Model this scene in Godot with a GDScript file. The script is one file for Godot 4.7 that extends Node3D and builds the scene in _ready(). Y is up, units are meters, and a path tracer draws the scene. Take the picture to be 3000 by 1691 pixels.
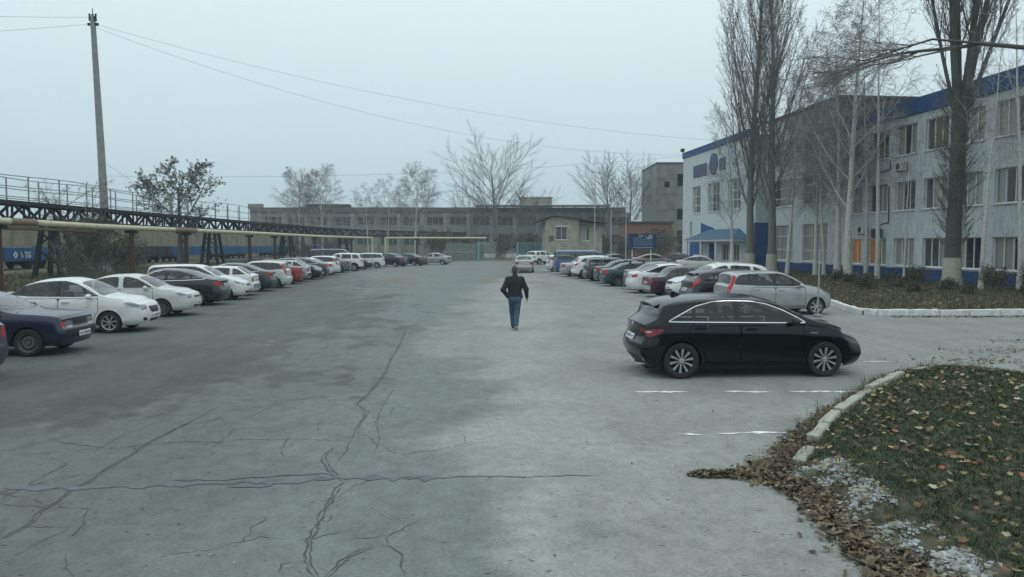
extends Node3D
func camera_and_light() -> void:
	var cam := Camera3D.new()
	cam.name = "camera"
	cam.fov = 41.19
	cam.position = Vector3(0, 2.4, 0)
	cam.rotation.x = -0.05705
	cam.near = 0.1
	cam.far = 2500.0
	add_child(cam)
	cam.current = true
	var env := Environment.new()
	var sky := Sky.new()
	var sm := ProceduralSkyMaterial.new()
	sm.sky_top_color = srgb(0.67, 0.765, 0.795)
	sm.sky_horizon_color = srgb(0.268, 0.337, 0.363)
	sm.sky_curve = 0.58
	sm.sky_energy_multiplier = 1.18
	sm.ground_bottom_color = srgb(0.10, 0.11, 0.11)
	sm.ground_horizon_color = srgb(0.268, 0.337, 0.363)
	sm.ground_curve = 0.02
	sm.sun_angle_max = 0.0
	sky.sky_material = sm
	env.background_mode = Environment.BG_SKY
	env.sky = sky
	env.tonemap_mode = Environment.TONE_MAPPER_LINEAR
	env.tonemap_exposure = 1.33
	env.sdfgi_enabled = true
	env.ssao_enabled = true
	env.ssil_enabled = true
	env.fog_enabled = true
	env.fog_density = 0.0008
	env.fog_light_color = srgb(0.58, 0.72, 0.77)
	var we := WorldEnvironment.new()
	we.name = "world_environment"
	we.environment = env
	add_child(we)
	var sun := DirectionalLight3D.new()
	sun.name = "sun"
	sun.light_energy = 0.15
	sun.light_color = Color(0.97, 1.0, 1.0)
	sun.light_angular_distance = 25.0
	sun.rotation_degrees = Vector3(-62, 35, 0)
	sun.shadow_enabled = true
	add_child(sun)

func _ready() -> void:
	rng.seed = 20241
	camera_and_light()
	materials()
	more_materials()
	plant_materials()
	ground()
	main_building()
	factory()
	guard_house()
	gates()
	notice_board()
	pipeline()
	trestle()
	railway()
	utility_pole()
	lawn()
	island()
	trees()
	left_growth()
	cars()
	walking_man()
# ---------------------------------------------------------------- mesh builder
class MB:
	var v := PackedVector3Array()
	var n := PackedVector3Array()
	var uv := PackedVector2Array()
	var uv2 := PackedVector2Array()
	var col := PackedColorArray()
	func tri(a: Vector3, b: Vector3, c: Vector3, want := Vector3.ZERO) -> void:
		var m := (c - a).cross(b - a)
		if want != Vector3.ZERO and m.dot(want) < 0.0:
			var t := b
			b = c
			c = t
			m = -m
		m = m.normalized()
		v.append(a); v.append(b); v.append(c)
		n.append(m); n.append(m); n.append(m)
	func quad(a: Vector3, b: Vector3, c: Vector3, d: Vector3, want := Vector3.ZERO) -> void:
		tri(a, b, c, want)
		tri(a, c, d, want)
	func tri_n(a: Vector3, b: Vector3, c: Vector3, na: Vector3, nb: Vector3, nc: Vector3) -> void:
		if (c - a).cross(b - a).dot(na + nb + nc) < 0.0:
			v.append(a); v.append(c); v.append(b)
			n.append(na); n.append(nc); n.append(nb)
		else:
			v.append(a); v.append(b); v.append(c)
			n.append(na); n.append(nb); n.append(nc)
	func box(lo: Vector3, hi: Vector3, bev := 0.0, t := Transform3D.IDENTITY) -> void:
		# a box with chamfered edges
		var c := (lo + hi) * 0.5
		var h := (hi - lo) * 0.5
		var b: float = min(bev, min(h.x, min(h.y, h.z)) * 0.49)
		for ax in 3:
			for s in [-1.0, 1.0]:
				var u := (ax + 1) % 3
				var w := (ax + 2) % 3
				var q := []
				for k in [[-1, -1], [1, -1], [1, 1], [-1, 1]]:
					var p := Vector3.ZERO
					p[ax] = s * h[ax]
					p[u] = k[0] * (h[u] - b)
					p[w] = k[1] * (h[w] - b)
					q.append(t * (c + p))
				var nn := Vector3.ZERO
				nn[ax] = s
				quad(q[0], q[1], q[2], q[3], t.basis * nn)
		if b <= 0.0:
			return
		for ax in 3:
			var u := (ax + 1) % 3
			var w := (ax + 2) % 3
			for su in [-1.0, 1.0]:
				for sw in [-1.0, 1.0]:
					var q := []
					for k in [[-1, 0], [1, 0], [1, 1], [-1, 1]]:
						var p := Vector3.ZERO
						p[ax] = k[0] * (h[ax] - b)
						p[u] = su * (h[u] - (b if k[1] == 1 else 0.0))
						p[w] = sw * (h[w] - (0.0 if k[1] == 1 else b))
						q.append(t * (c + p))
					var nn := Vector3.ZERO
					nn[u] = su
					nn[w] = sw
					quad(q[0], q[1], q[2], q[3], t.basis * nn)
		for sx in [-1.0, 1.0]:
			for sy in [-1.0, 1.0]:
				for sz in [-1.0, 1.0]:
					var e := Vector3(sx * h.x, sy * h.y, sz * h.z)
					var d := Vector3(sx * b, sy * b, sz * b)
					tri(t * (c + e - Vector3(0, d.y, d.z)), t * (c + e - Vector3(d.x, 0, d.z)), t * (c + e - Vector3(d.x, d.y, 0)), t.basis * Vector3(sx, sy, sz))
	func tube(pts: PackedVector3Array, rad: PackedFloat32Array, sides := 8, caps := true) -> void:
		var m := pts.size()
		if m < 2:
			return
		var prev := PackedVector3Array()
		var prevn := PackedVector3Array()
		var side := Vector3.ZERO
		for i in m:
			var d: Vector3
			if i == 0:
				d = pts[1] - pts[0]
			elif i == m - 1:
				d = pts[i] - pts[i - 1]
			else:
				d = (pts[i + 1] - pts[i]).normalized() + (pts[i] - pts[i - 1]).normalized()
			d = d.normalized()
			if side == Vector3.ZERO:
				side = d.cross(Vector3.UP if abs(d.y) < 0.9 else Vector3.RIGHT).normalized()
			else:
				side = (side - d * side.dot(d)).normalized()
			var up := side.cross(d)
			var ring := PackedVector3Array()
			var rn := PackedVector3Array()
			for k in sides:
				var a := TAU * k / sides
				var o := side * cos(a) + up * sin(a)
				ring.append(pts[i] + o * rad[i])
				rn.append(o)
			if i > 0:
				for k in sides:
					var k2 := (k + 1) % sides
					v.append(prev[k]); v.append(ring[k2]); v.append(ring[k])
					n.append(prevn[k]); n.append(rn[k2]); n.append(rn[k])
					v.append(prev[k]); v.append(prev[k2]); v.append(ring[k2])
					n.append(prevn[k]); n.append(prevn[k2]); n.append(rn[k2])
			if caps and (i == 0 or i == m - 1):
				for k in range(1, sides - 1):
					tri(ring[0], ring[k], ring[k + 1], -d if i == 0 else d)
			prev = ring
			prevn = rn
	func lathe(prof: PackedVector2Array, segs: int, t := Transform3D.IDENTITY) -> void:
		# prof: (radius, along y); spun about y
		for i in prof.size() - 1:
			var a := prof[i]
			var b := prof[i + 1]
			var tg := b - a
			var nr := Vector2(tg.y, -tg.x).normalized()
			for k in segs:
				var a0 := TAU * k / segs
				var a1 := TAU * (k + 1) / segs
				var c0 := Vector3(cos(a0), 0, sin(a0))
				var c1 := Vector3(cos(a1), 0, sin(a1))
				var p := [t * (c0 * a.x + Vector3.UP * a.y), t * (c1 * a.x + Vector3.UP * a.y), t * (c1 * b.x + Vector3.UP * b.y), t * (c0 * b.x + Vector3.UP * b.y)]
				var n0 := t.basis * (c0 * nr.x + Vector3.UP * nr.y)
				var n1 := t.basis * (c1 * nr.x + Vector3.UP * nr.y)
				if a.x > 0.0001:
					tri_n(p[0], p[1], p[2], n0, n1, n1)
				if b.x > 0.0001:
					tri_n(p[0], p[2], p[3], n0, n1, n0)
	func prism(poly: PackedVector2Array, z0: float, z1: float, t := Transform3D.IDENTITY, sides_only := false) -> void:
		# polygon in xy extruded along z
		var idx := Geometry2D.triangulate_polygon(poly)
		if not sides_only:
			for i in range(0, idx.size(), 3):
				var a := poly[idx[i]]
				var b := poly[idx[i + 1]]
				var c := poly[idx[i + 2]]
				tri(t * Vector3(a.x, a.y, z0), t * Vector3(b.x, b.y, z0), t * Vector3(c.x, c.y, z0), t.basis * Vector3(0, 0, z0 - z1))
				tri(t * Vector3(a.x, a.y, z1), t * Vector3(b.x, b.y, z1), t * Vector3(c.x, c.y, z1), t.basis * Vector3(0, 0, z1 - z0))
		var ccw := 1.0 if not Geometry2D.is_polygon_clockwise(poly) else -1.0
		for i in poly.size():
			var a := poly[i]
			var b := poly[(i + 1) % poly.size()]
			var o := Vector3((b - a).y, -(b - a).x, 0) * ccw
			quad(t * Vector3(a.x, a.y, z0), t * Vector3(b.x, b.y, z0), t * Vector3(b.x, b.y, z1), t * Vector3(a.x, a.y, z1), t.basis * o)
	func ico(c: Vector3, r: Vector3, rings := 6, segs := 10) -> void:
		for i in rings:
			var f0 := PI * i / rings - PI / 2
			var f1 := PI * (i + 1) / rings - PI / 2
			for k in segs:
				var a0 := TAU * k / segs
				var a1 := TAU * (k + 1) / segs
				var d := []
				for e in [[f0, a0], [f0, a1], [f1, a1], [f1, a0]]:
					d.append(Vector3(cos(e[0]) * cos(e[1]), sin(e[0]), cos(e[0]) * sin(e[1])))
				var nn := []
				for e in d:
					nn.append((e / r).normalized())
				if i > 0:
					tri_n(c + d[0] * r, c + d[1] * r, c + d[2] * r, nn[0], nn[1], nn[2])
				if i < rings - 1:
					tri_n(c + d[0] * r, c + d[2] * r, c + d[3] * r, nn[0], nn[2], nn[3])
	func mesh() -> ArrayMesh:
		var am := ArrayMesh.new()
		if v.size() == 0:
			return am
		var a := []
		a.resize(Mesh.ARRAY_MAX)
		a[Mesh.ARRAY_VERTEX] = v
		a[Mesh.ARRAY_NORMAL] = n
		if uv.size() == v.size():
			a[Mesh.ARRAY_TEX_UV] = uv
		if uv2.size() == v.size():
			a[Mesh.ARRAY_TEX_UV2] = uv2
		if col.size() == v.size():
			a[Mesh.ARRAY_COLOR] = col
		am.add_surface_from_arrays(Mesh.PRIMITIVE_TRIANGLES, a)
		return am

var M := {}
var T := {}
var taken := {}
var rng := RandomNumberGenerator.new()

func srgb(r: float, g: float, b: float) -> Color:
	return Color(r, g, b).linear_to_srgb()

func mat(r: float, g: float, b: float, rough := 0.8, metal := 0.0) -> StandardMaterial3D:
	# base colours are given as linear reflectances
	var m := StandardMaterial3D.new()
	m.albedo_color = srgb(r, g, b)
	m.roughness = rough
	m.metallic = metal
	return m

func textured(m: StandardMaterial3D, tex: Texture2D, metres: float, nrm: Texture2D = null, depth := 0.5) -> StandardMaterial3D:
	m.albedo_texture = tex
	m.uv1_triplanar = true
	m.uv1_world_triplanar = true
	m.uv1_scale = Vector3.ONE / metres
	if nrm:
		m.normal_enabled = true
		m.normal_texture = nrm
		m.normal_scale = depth
	return m

func noise_image(size: int, seed_: int, freq: float, octaves: int, type := FastNoiseLite.TYPE_SIMPLEX_SMOOTH) -> Image:
	var f := FastNoiseLite.new()
	f.seed = seed_
	f.noise_type = type
	f.frequency = freq
	f.fractal_octaves = octaves
	f.fractal_gain = 0.55
	var im := f.get_seamless_image(size, size)
	im.convert(Image.FORMAT_L8)
	return im

func grain(size: int, seed_: int, layers: Array, lo: Color, hi: Color) -> ImageTexture:
	# layers: [frequency, octaves, weight]; tints run between lo and hi (linear multipliers)
	var imgs := []
	var tot := 0.0
	for i in layers.size():
		imgs.append(noise_image(size, seed_ + i * 7, layers[i][0], layers[i][1]).get_data())
		tot += layers[i][2]
	var lut := PackedByteArray()
	for i in 256:
		var c := lo.lerp(hi, i / 255.0).linear_to_srgb()
		lut.append(int(clamp(c.r, 0, 1) * 255)); lut.append(int(clamp(c.g, 0, 1) * 255)); lut.append(int(clamp(c.b, 0, 1) * 255))
	var out := PackedByteArray()
	out.resize(size * size * 3)
	var nl := layers.size()
	for p in size * size:
		var s := 0.0
		for i in nl:
			s += imgs[i][p] * layers[i][2]
		s = (s / tot - 127.0) * 1.5 + 127.0
		var k := int(clamp(s, 0.0, 255.0)) * 3
		out[p * 3] = lut[k]
		out[p * 3 + 1] = lut[k + 1]
		out[p * 3 + 2] = lut[k + 2]
	return ImageTexture.create_from_image(Image.create_from_data(size, size, false, Image.FORMAT_RGB8, out))

func bumps(size: int, seed_: int, freq: float, octaves: int, strength: float) -> ImageTexture:
	var im := noise_image(size, seed_, freq, octaves)
	im.convert(Image.FORMAT_RGBA8)
	im.bump_map_to_normal_map(strength)
	return ImageTexture.create_from_image(im)

func numbered(called: String) -> String:
	if not taken.has(called):
		taken[called] = 0
		return called
	taken[called] += 1
	return "%s_%03d" % [called, taken[called]]

func thing(called: String, label: String, category: String, at := Vector3.ZERO, turn := 0.0, group := "") -> Node3D:
	var o := Node3D.new()
	o.name = numbered(called)
	add_child(o)
	o.position = at
	o.rotation.y = turn
	tag(o, label, category, group)
	return o

func tag(o: Node, label: String, category: String, group := "", kind := "") -> void:
	o.set_meta("label", label)
	o.set_meta("category", category)
	if group != "":
		o.set_meta("group", group)
	if kind != "":
		o.set_meta("kind", kind)

func part(called: String, mesh: Mesh, m: Material, parent: Node) -> MeshInstance3D:
	var o := MeshInstance3D.new()
	o.name = called if parent != self else numbered(called)
	o.mesh = mesh
	o.material_override = m
	parent.add_child(o, true)
	return o

func struct(called: String, mesh: Mesh, m: Material) -> MeshInstance3D:
	var o := part(called, mesh, m, self)
	o.set_meta("kind", "structure")
	return o

func tube_mesh(pts: Array, rad: Array, sides := 8) -> ArrayMesh:
	var b := MB.new()
	var r := PackedFloat32Array()
	for i in pts.size():
		r.append(rad[min(i, rad.size() - 1)])
	b.tube(PackedVector3Array(pts), r, sides)
	return b.mesh()

func box_mesh(lo: Vector3, hi: Vector3, bev := 0.0) -> ArrayMesh:
	var b := MB.new()
	b.box(lo, hi, bev)
	return b.mesh()

# a bar between two points made by stretching one shared box
var unit_box: ArrayMesh
func bar(called: String, a: Vector3, b: Vector3, w: float, h: float, m: Material, parent: Node) -> MeshInstance3D:
	if unit_box == null:
		unit_box = box_mesh(Vector3(-0.5, -0.5, -0.5), Vector3(0.5, 0.5, 0.5))
	var o := part(called, unit_box, m, parent)
	o.transform = bar_frame(a, b, w, h)
	return o

func bar_frame(a: Vector3, b: Vector3, w: float, h: float) -> Transform3D:
	var d := b - a
	var f := d.normalized()
	var side := f.cross(Vector3.UP if abs(f.y) < 0.95 else Vector3.RIGHT).normalized()
	var up := side.cross(f)
	return Transform3D(Basis(side * w, up * h, f * d.length()), (a + b) * 0.5)

func add_bar(b: MB, a: Vector3, c: Vector3, w: float, h: float) -> void:
	b.box(Vector3(-0.5, -0.5, -0.5), Vector3(0.5, 0.5, 0.5), 0.0, bar_frame(a, c, w, h))

func flat_poly(poly: PackedVector2Array, y: float, uvs := 0.0) -> ArrayMesh:
	# horizontal sheet from (x, z) outline
	var b := MB.new()
	var idx := Geometry2D.triangulate_polygon(poly)
	for i in range(0, idx.size(), 3):
		var p := []
		for k in 3:
			var q := poly[idx[i + k]]
			p.append(Vector3(q.x, y, q.y))
		b.tri(p[0], p[1], p[2], Vector3.UP)
	return b.mesh()
# ---------------------------------------------------------------- cars
func pchip(p: Array) -> Array:
	# monotone cubic through [x, y] points: returns [xs, ys, slopes]
	var xs := PackedFloat32Array()
	var ys := PackedFloat32Array()
	var m := PackedFloat32Array()
	for q in p:
		xs.append(q[0])
		ys.append(q[1])
	var d := PackedFloat32Array()
	for i in xs.size() - 1:
		d.append((ys[i + 1] - ys[i]) / (xs[i + 1] - xs[i]))
	for i in xs.size():
		if i == 0:
			m.append(d[0])
		elif i == xs.size() - 1:
			m.append(d[i - 1])
		elif d[i - 1] * d[i] <= 0.0:
			m.append(0.0)
		else:
			m.append(2.0 * d[i - 1] * d[i] / (d[i - 1] + d[i]))
	return [xs, ys, m]

func pval(c: Array, x: float) -> float:
	var xs: PackedFloat32Array = c[0]
	var ys: PackedFloat32Array = c[1]
	var m: PackedFloat32Array = c[2]
	var k := xs.size()
	if x <= xs[0]:
		return ys[0]
	if x >= xs[k - 1]:
		return ys[k - 1]
	var i := 0
	while x > xs[i + 1]:
		i += 1
	var h := xs[i + 1] - xs[i]
	var t := (x - xs[i]) / h
	var t2 := t * t
	var t3 := t2 * t
	return (2 * t3 - 3 * t2 + 1) * ys[i] + (t3 - 2 * t2 + t) * h * m[i] + (3 * t2 - 2 * t3) * ys[i + 1] + (t3 - t2) * h * m[i + 1]

func V2(a: Array) -> PackedVector2Array:
	var r := PackedVector2Array()
	for q in a:
		r.append(Vector2(q[0], q[1]))
	return r

func sdf(poly: PackedVector2Array, p: Vector2) -> float:
	# negative inside
	var d := 1e9
	var inside := false
	var k := poly.size()
	var j := k - 1
	for i in k:
		var a := poly[i]
		var b := poly[j]
		var e := b - a
		var w := p - a
		var q := w - e * clampf(w.dot(e) / max(e.dot(e), 1e-9), 0.0, 1.0)
		d = min(d, q.length_squared())
		if (a.y > p.y) != (b.y > p.y) and p.x < (b.x - a.x) * (p.y - a.y) / (b.y - a.y) + a.x:
			inside = not inside
		j = i
	return -sqrt(d) if inside else sqrt(d)

func feature(bucket: String, poly: PackedVector2Array, grow := 0.0) -> Dictionary:
	var r := Rect2(poly[0], Vector2.ZERO)
	for q in poly:
		r = r.expand(q)
	return {"bucket": bucket, "poly": poly, "grow": grow, "box": r.grow(grow + 0.12)}

func split(piece: Array, f: Dictionary) -> Array:
	var vals := PackedFloat32Array()
	var anyin := false
	var anyout := false
	for p in piece:
		var d: float = sdf(f.poly, p[2]) - f.grow
		if abs(d) < 1e-5:
			d = 0.0
		vals.append(d)
		if d < 0.0:
			anyin = true
		if d > 0.0:
			anyout = true
	if not anyin:
		return [[], piece]
	if not anyout:
		return [piece, []]
	var a := []
	var b := []
	for i in piece.size():
		var j := (i + 1) % piece.size()
		if vals[i] <= 0.0:
			a.append(piece[i])
		if vals[i] >= 0.0:
			b.append(piece[i])
		if vals[i] * vals[j] < 0.0:
			var t := vals[i] / (vals[i] - vals[j])
			var q := [piece[i][0].lerp(piece[j][0], t), piece[i][1].lerp(piece[j][1], t), piece[i][2].lerp(piece[j][2], t)]
			a.append(q)
			b.append(q)
	return [a, b]

func sort_piece(piece: Array, feats: Array, buckets: Dictionary, side: String, rest: String) -> void:
	var cur := [piece]
	for f in feats:
		var nxt := []
		for pc in cur:
			var bb := Rect2(pc[0][2], Vector2.ZERO)
			for q in pc:
				bb = bb.expand(q[2])
			if not bb.grow(0.001).intersects(f.box):
				nxt.append(pc)
				continue
			var r := split(pc, f)
			if r[0].size() >= 3 and f.bucket != "":
				emit(r[0], buckets, f.bucket + ("" if f.bucket.ends_with("!") else side))
			if r[1].size() >= 3:
				nxt.append(r[1])
		cur = nxt
	for pc in cur:
		emit(pc, buckets, rest)

func emit(pc: Array, buckets: Dictionary, name_: String) -> void:
	if not buckets.has(name_):
		buckets[name_] = MB.new()
	var b: MB = buckets[name_]
	for i in range(1, pc.size() - 1):
		b.tri_n(pc[0][0], pc[i][0], pc[i + 1][0], pc[0][1], pc[i][1], pc[i + 1][1])

func circle(c: Vector2, r: float, k := 28) -> PackedVector2Array:
	var o := PackedVector2Array()
	for i in k:
		o.append(c + Vector2(cos(TAU * i / k), sin(TAU * i / k)) * r)
	return o

func biggest(a: Array) -> PackedVector2Array:
	var best := PackedVector2Array()
	var area := 0.0
	for p in a:
		var s := 0.0
		for i in p.size():
			s += p[i].cross(p[(i + 1) % p.size()])
		if abs(s) > area:
			area = abs(s)
			best = p
	return best

# builds all the meshes of one model: bucket name -> ArrayMesh
func car_model(p: Dictionary) -> Dictionary:
	var hl: float = p.L / 2.0
	var top := pchip(p.top)
	var belt := pchip(p.belt)
	var fd := pchip(p.fd)
	var rd := pchip(p.rd)
	var W: float = p.W
	var yb: float = p.yb
	var R: float = p.R
	var ra := R + 0.045
	var tum: float = p.get("tumble", 0.30)
	var nx: int = p.get("nx", 84)
	var n1 := 9
	var n2 := 8
	var n3 := 6
	if nx > 120:
		n1 = 16
		n2 = 14
		n3 = 8
	var rows := n1 + n2 + n3 + 1
	var P := []      # positions [station][row]
	var Q := []      # domain coordinates
	var ends := []
	for i in nx + 1:
		var t := 2.0 * i / nx - 1.0
		var x := hl * (0.72 * t + 0.28 * sin(PI / 2 * t))
		var u: float = abs(x) / hl
		var e := clampf((u - 0.84) / 0.16, 0.0, 1.0)
		var wx = W * (1.0 - 0.05 * pow(u, 4) - p.get("corner", 0.12) * e * e)
		var ys := pval(belt, x)
		var yt: float = max(pval(top, x), ys + 0.02)
		var crown: float = min(0.075, 0.30 * (yt - ys) + 0.012)
		var ye := yt - crown
		var rp := PackedVector3Array()
		var rq := PackedVector2Array()
		var zs := 0.0
		for j in rows:
			var y: float
			var z: float
			if j <= n1:
				var tt := float(j) / n1
				y = lerp(yb, ys, tt)
				var k := clampf((0.16 - tt) / 0.16, 0.0, 1.0)
				z = wx - 0.035 * pow(1.0 - tt, 2) - 0.07 * k * k - 0.035 * pow(tt, 4) + 0.010 * exp(-pow((tt - 0.80) / 0.07, 2))
				zs = z
			elif j <= n1 + n2:
				var tt := float(j - n1) / n2
				y = lerp(ys, ye, tt)
				z = zs - 0.012 * min(1.0, tt * 3.0) - tum * (y - ys) - 0.14 * pow(y - ys, 2)
			else:
				var tt := float(j - n1 - n2) / n3
				var zt: float = rp[n1 + n2].z
				z = zt * (1.0 - tt)
				y = ye + crown * (1.0 - pow(1.0 - tt, 2.4))
			var s := 0.0
			var xx := x
			if x > 0:
				s = smoothstep(hl - p.get("fblend", 0.7), hl, x)
				xx -= s * (pval(fd, y) + p.get("bow", 0.13) * pow(z / W, 2))
			else:
				s = smoothstep(hl - p.get("rblend", 0.5), hl, -x)
				xx += s * (pval(rd, y) + p.get("bow_r", 0.09) * pow(z / W, 2))
			rp.append(Vector3(xx, y, z))
			if j <= n1 + n2:
				rq.append(Vector2(xx, y))
			else:
				rq.append(Vector2(x, 0.65 * (1.0 - float(j - n1 - n2) / n3)))
		P.append(rp)
		Q.append(rq)
	var B := {}
	# features
	var side_f := []
	var door_polys := []
	var dlo := V2(p.dlo)
	var wheels := [Vector2(p.xr, R), Vector2(p.xf, R)]
	for w in wheels:
		side_f.append(feature("", circle(w, ra)))
	for l in p.get("tail_side", []):
		side_f.append(feature("tail_light|", V2(l)))
	for l in p.get("tail_lens_side", []):
		side_f.push_front(feature("tail_lens|", V2(l)))
	for l in p.get("head_side", []):
		side_f.append(feature("headlight|", V2(l)))
	for l in p.get("indicator_side", []):
		side_f.append(feature("indicator_lamp|", V2(l)))
	# panes between the pillars
	var cuts: Array = p.cuts # [xbottom, xtop, halfwidth]
	var edges := [[-9.0, -9.0, 0.0]] + cuts + [[9.0, 9.0, 0.0]]
	for i in edges.size() - 1:
		var a: Array = edges[i]
		var b: Array = edges[i + 1]
		var q := PackedVector2Array([Vector2(a[0] + a[2], 0.6), Vector2(b[0] - b[2], 0.6), Vector2(b[1] - b[2], 1.9), Vector2(a[1] + a[2], 1.9)])
		var r := Geometry2D.intersect_polygons(q, dlo)
		if r.size() > 0:
			var g := Geometry2D.offset_polygon(biggest(r), -p.get("seal", 0.012))
			if g.size() > 0:
				side_f.append(feature("window_%d|" % i, biggest(g)))
	if not p.get("body_pillars", false):
		side_f.append(feature("window_trim|", dlo))
	if p.get("chrome", 0.0) > 0.0:
		side_f.append(feature("chrome_trim|", dlo, p.chrome))
	for d in p.doors: # [xa, xb]
		var lower := PackedVector2Array([Vector2(d[0], yb + 0.10), Vector2(d[1], yb + 0.10), Vector2(d[1], 0.95), Vector2(d[0], 0.95)])
		var poly = biggest(Geometry2D.clip_polygons(lower, biggest(Geometry2D.offset_polygon(dlo, p.get("chrome", 0.0) + 0.02))))
		for w in wheels:
			poly = biggest(Geometry2D.clip_polygons(poly, circle(w, ra + 0.06)))
		door_polys.append(poly)
		side_f.append(feature("door_%d|" % door_polys.size(), poly, -0.008))
		side_f.append(feature("", poly, 0.006))
	if p.get("clad", 0.0) > 0.0:
		for w in wheels:
			side_f.append(feature("cladding!", circle(w, ra + 0.06)))
		side_f.append(feature("cladding!", PackedVector2Array([Vector2(-9, -1), Vector2(9, -1), Vector2(9, p.clad), Vector2(-9, p.clad)])))
	var top_f := []
	var k1: float = p.get("ws_k", 0.60)
	top_f.append(feature("windscreen!", PackedVector2Array([Vector2(p.ws[0], -1), Vector2(p.ws[1], -1), Vector2(p.ws[1], k1), Vector2(p.ws[0], k1 - 0.02)])))
	if p.has("rw"):
		top_f.append(feature("rear_window!", PackedVector2Array([Vector2(p.rw[0], -1), Vector2(p.rw[1], -1), Vector2(p.rw[1], 0.56), Vector2(p.rw[0], 0.575)])))
	for l in p.get("tail_top", []):
		top_f.append(feature("tail_light|", V2(l)))
	if p.has("hood"):
		var hd: Array = p.hood
		var hp := PackedVector2Array([Vector2(hd[0], -1), Vector2(hd[1], -1), Vector2(hd[1], 0.50), Vector2(hd[0], 0.56)])
		top_f.append(feature("hood!", hp, -0.005))
		top_f.append(feature("", hp, 0.004))
	# skin
	for sgn in [1.0, -1.0]:
		var sd := "R" if sgn > 0 else "L"
		var N := []
		for i in nx + 1:
			var rn := PackedVector3Array()
			for j in rows:
				var dx: Vector3 = P[min(i + 1, nx)][j] - P[max(i - 1, 0)][j]
				var dv: Vector3
				var j0: int = max(j - 1, 0)
				var j1: int = j + 1
				if j == rows - 1:
					var mm: Vector3 = P[i][j - 1]
					dv = Vector3(mm.x, mm.y, -mm.z) - mm
				else:
					dv = P[i][j1] - P[i][j0]
				var m := dx.cross(dv).normalized()
				if m.dot(Vector3(0, 0.25, 1)) < 0 and j < n1 + n2:
					m = -m
				if j >= n1 + n2 and m.y < 0:
					m = -m
				rn.append(Vector3(m.x, m.y, m.z * sgn))
			N.append(rn)
		for i in nx:
			for j in rows - 1:
				var pc := []
				var top_dom := j >= n1 + n2
				for e in [[i, j], [i + 1, j], [i + 1, j + 1], [i, j + 1]]:
					var v: Vector3 = P[e[0]][e[1]]
					var q: Vector2 = Q[e[0]][e[1]]
					if top_dom and e[1] == n1 + n2:
						var xx: float = Q[e[0]][e[1] + 1].x
						q = Vector2(xx, 0.65)
					pc.append([Vector3(v.x, v.y, v.z * sgn), N[e[0]][e[1]], q])
				sort_piece(pc, top_f if top_dom else side_f, B, sd, "body")
	# end caps
	for fr in [true, false]:
		var i: int = nx if fr else 0
		var f := []
		if fr:
			for l in p.get("head_cap", []):
				f.append(feature("headlight|", V2(l)))
			for l in p.get("indicator_cap", []):
				f.append(feature("indicator_lamp|", V2(l)))
			for l in p.get("grille", []):
				f.append(feature("grille!", V2(l)))
			for l in p.get("fog", []):
				f.append(feature("fog_lamp|", V2(l)))
		else:
			for l in p.get("tail_lens_cap", []):
				f.append(feature("tail_lens|", V2(l)))
			for l in p.get("tail_cap", []):
				f.append(feature("tail_light|", V2(l)))
			for l in p.get("rear_black", []):
				f.append(feature("cladding!", V2(l)))
		if p.get("clad", 0.0) > 0.0:
			f.append(feature("cladding!", PackedVector2Array([Vector2(-9, -1), Vector2(9, -1), Vector2(9, p.clad + 0.06), Vector2(-9, p.clad + 0.06)])))
		if p.has("bumper"):
			f.append(feature("bumper!" if fr else "bumper_rear!", PackedVector2Array([Vector2(-9, p.bumper[0]), Vector2(9, p.bumper[0]), Vector2(9, p.bumper[1]), Vector2(-9, p.bumper[1])])))
		var cols := 9
		for sgn in [1.0, -1.0]:
			var sd := "R" if sgn > 0 else "L"
			for j in rows - 1:
				for c in cols:
					var pc := []
					for e in [[c, j], [c + 1, j], [c + 1, j + 1], [c, j + 1]]:
						var v: Vector3 = P[i][e[1]]
						var z: float = v.z * e[0] / cols
						var x := hl
						if fr:
							x = hl - pval(fd, v.y) - p.get("bow", 0.13) * pow(z / W, 2)
						else:
							x = -hl + pval(rd, v.y) + p.get("bow_r", 0.09) * pow(z / W, 2)
						var dy := 0.02
						var c2: Array = fd if fr else rd
						var sl := (pval(c2, v.y + dy) - pval(c2, v.y - dy)) / (2 * dy)
						var nn := Vector3(1.0, sl, 2.0 * p.get("bow", 0.13) * z / (W * W)).normalized() if fr else Vector3(-1.0, sl, 2.0 * p.get("bow_r", 0.09) * z / (W * W)).normalized()
						pc.append([Vector3(x, v.y, z * sgn), Vector3(nn.x, nn.y, nn.z * sgn), Vector2(z, v.y)])
					sort_piece(pc, f, B, sd, "body")
	# wheel housings and floor
	var ub := MB.new()
	for w in wheels:
		for sgn in [1.0, -1.0]:
			var zo: float = (W - 0.045) * sgn
			var zi: float = (W - 0.36) * sgn
			var k := 20
			for q in k:
				var a0 := PI * 1.16 * q / k - PI * 0.08
				var a1 := PI * 1.16 * (q + 1) / k - PI * 0.08
				var c0 := Vector3(w.x + cos(a0) * ra, w.y + sin(a0) * ra, 0)
				var c1 := Vector3(w.x + cos(a1) * ra, w.y + sin(a1) * ra, 0)
				ub.quad(c0 + Vector3(0, 0, zo), c1 + Vector3(0, 0, zo), c1 + Vector3(0, 0, zi), c0 + Vector3(0, 0, zi), Vector3(w.x, w.y, 0) - c0)
				ub.tri(Vector3(w.x, w.y, zi), c0 + Vector3(0, 0, zi), c1 + Vector3(0, 0, zi), Vector3(0, 0, sgn))
	ub.box(Vector3(-hl + 0.22, yb + 0.01, -W + 0.38), Vector3(hl - 0.24, yb + 0.05, W - 0.38))
	ub.box(Vector3(p.xr + ra, yb + 0.005, -W + 0.09), Vector3(p.xf - ra, yb + 0.055, W - 0.09))
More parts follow.
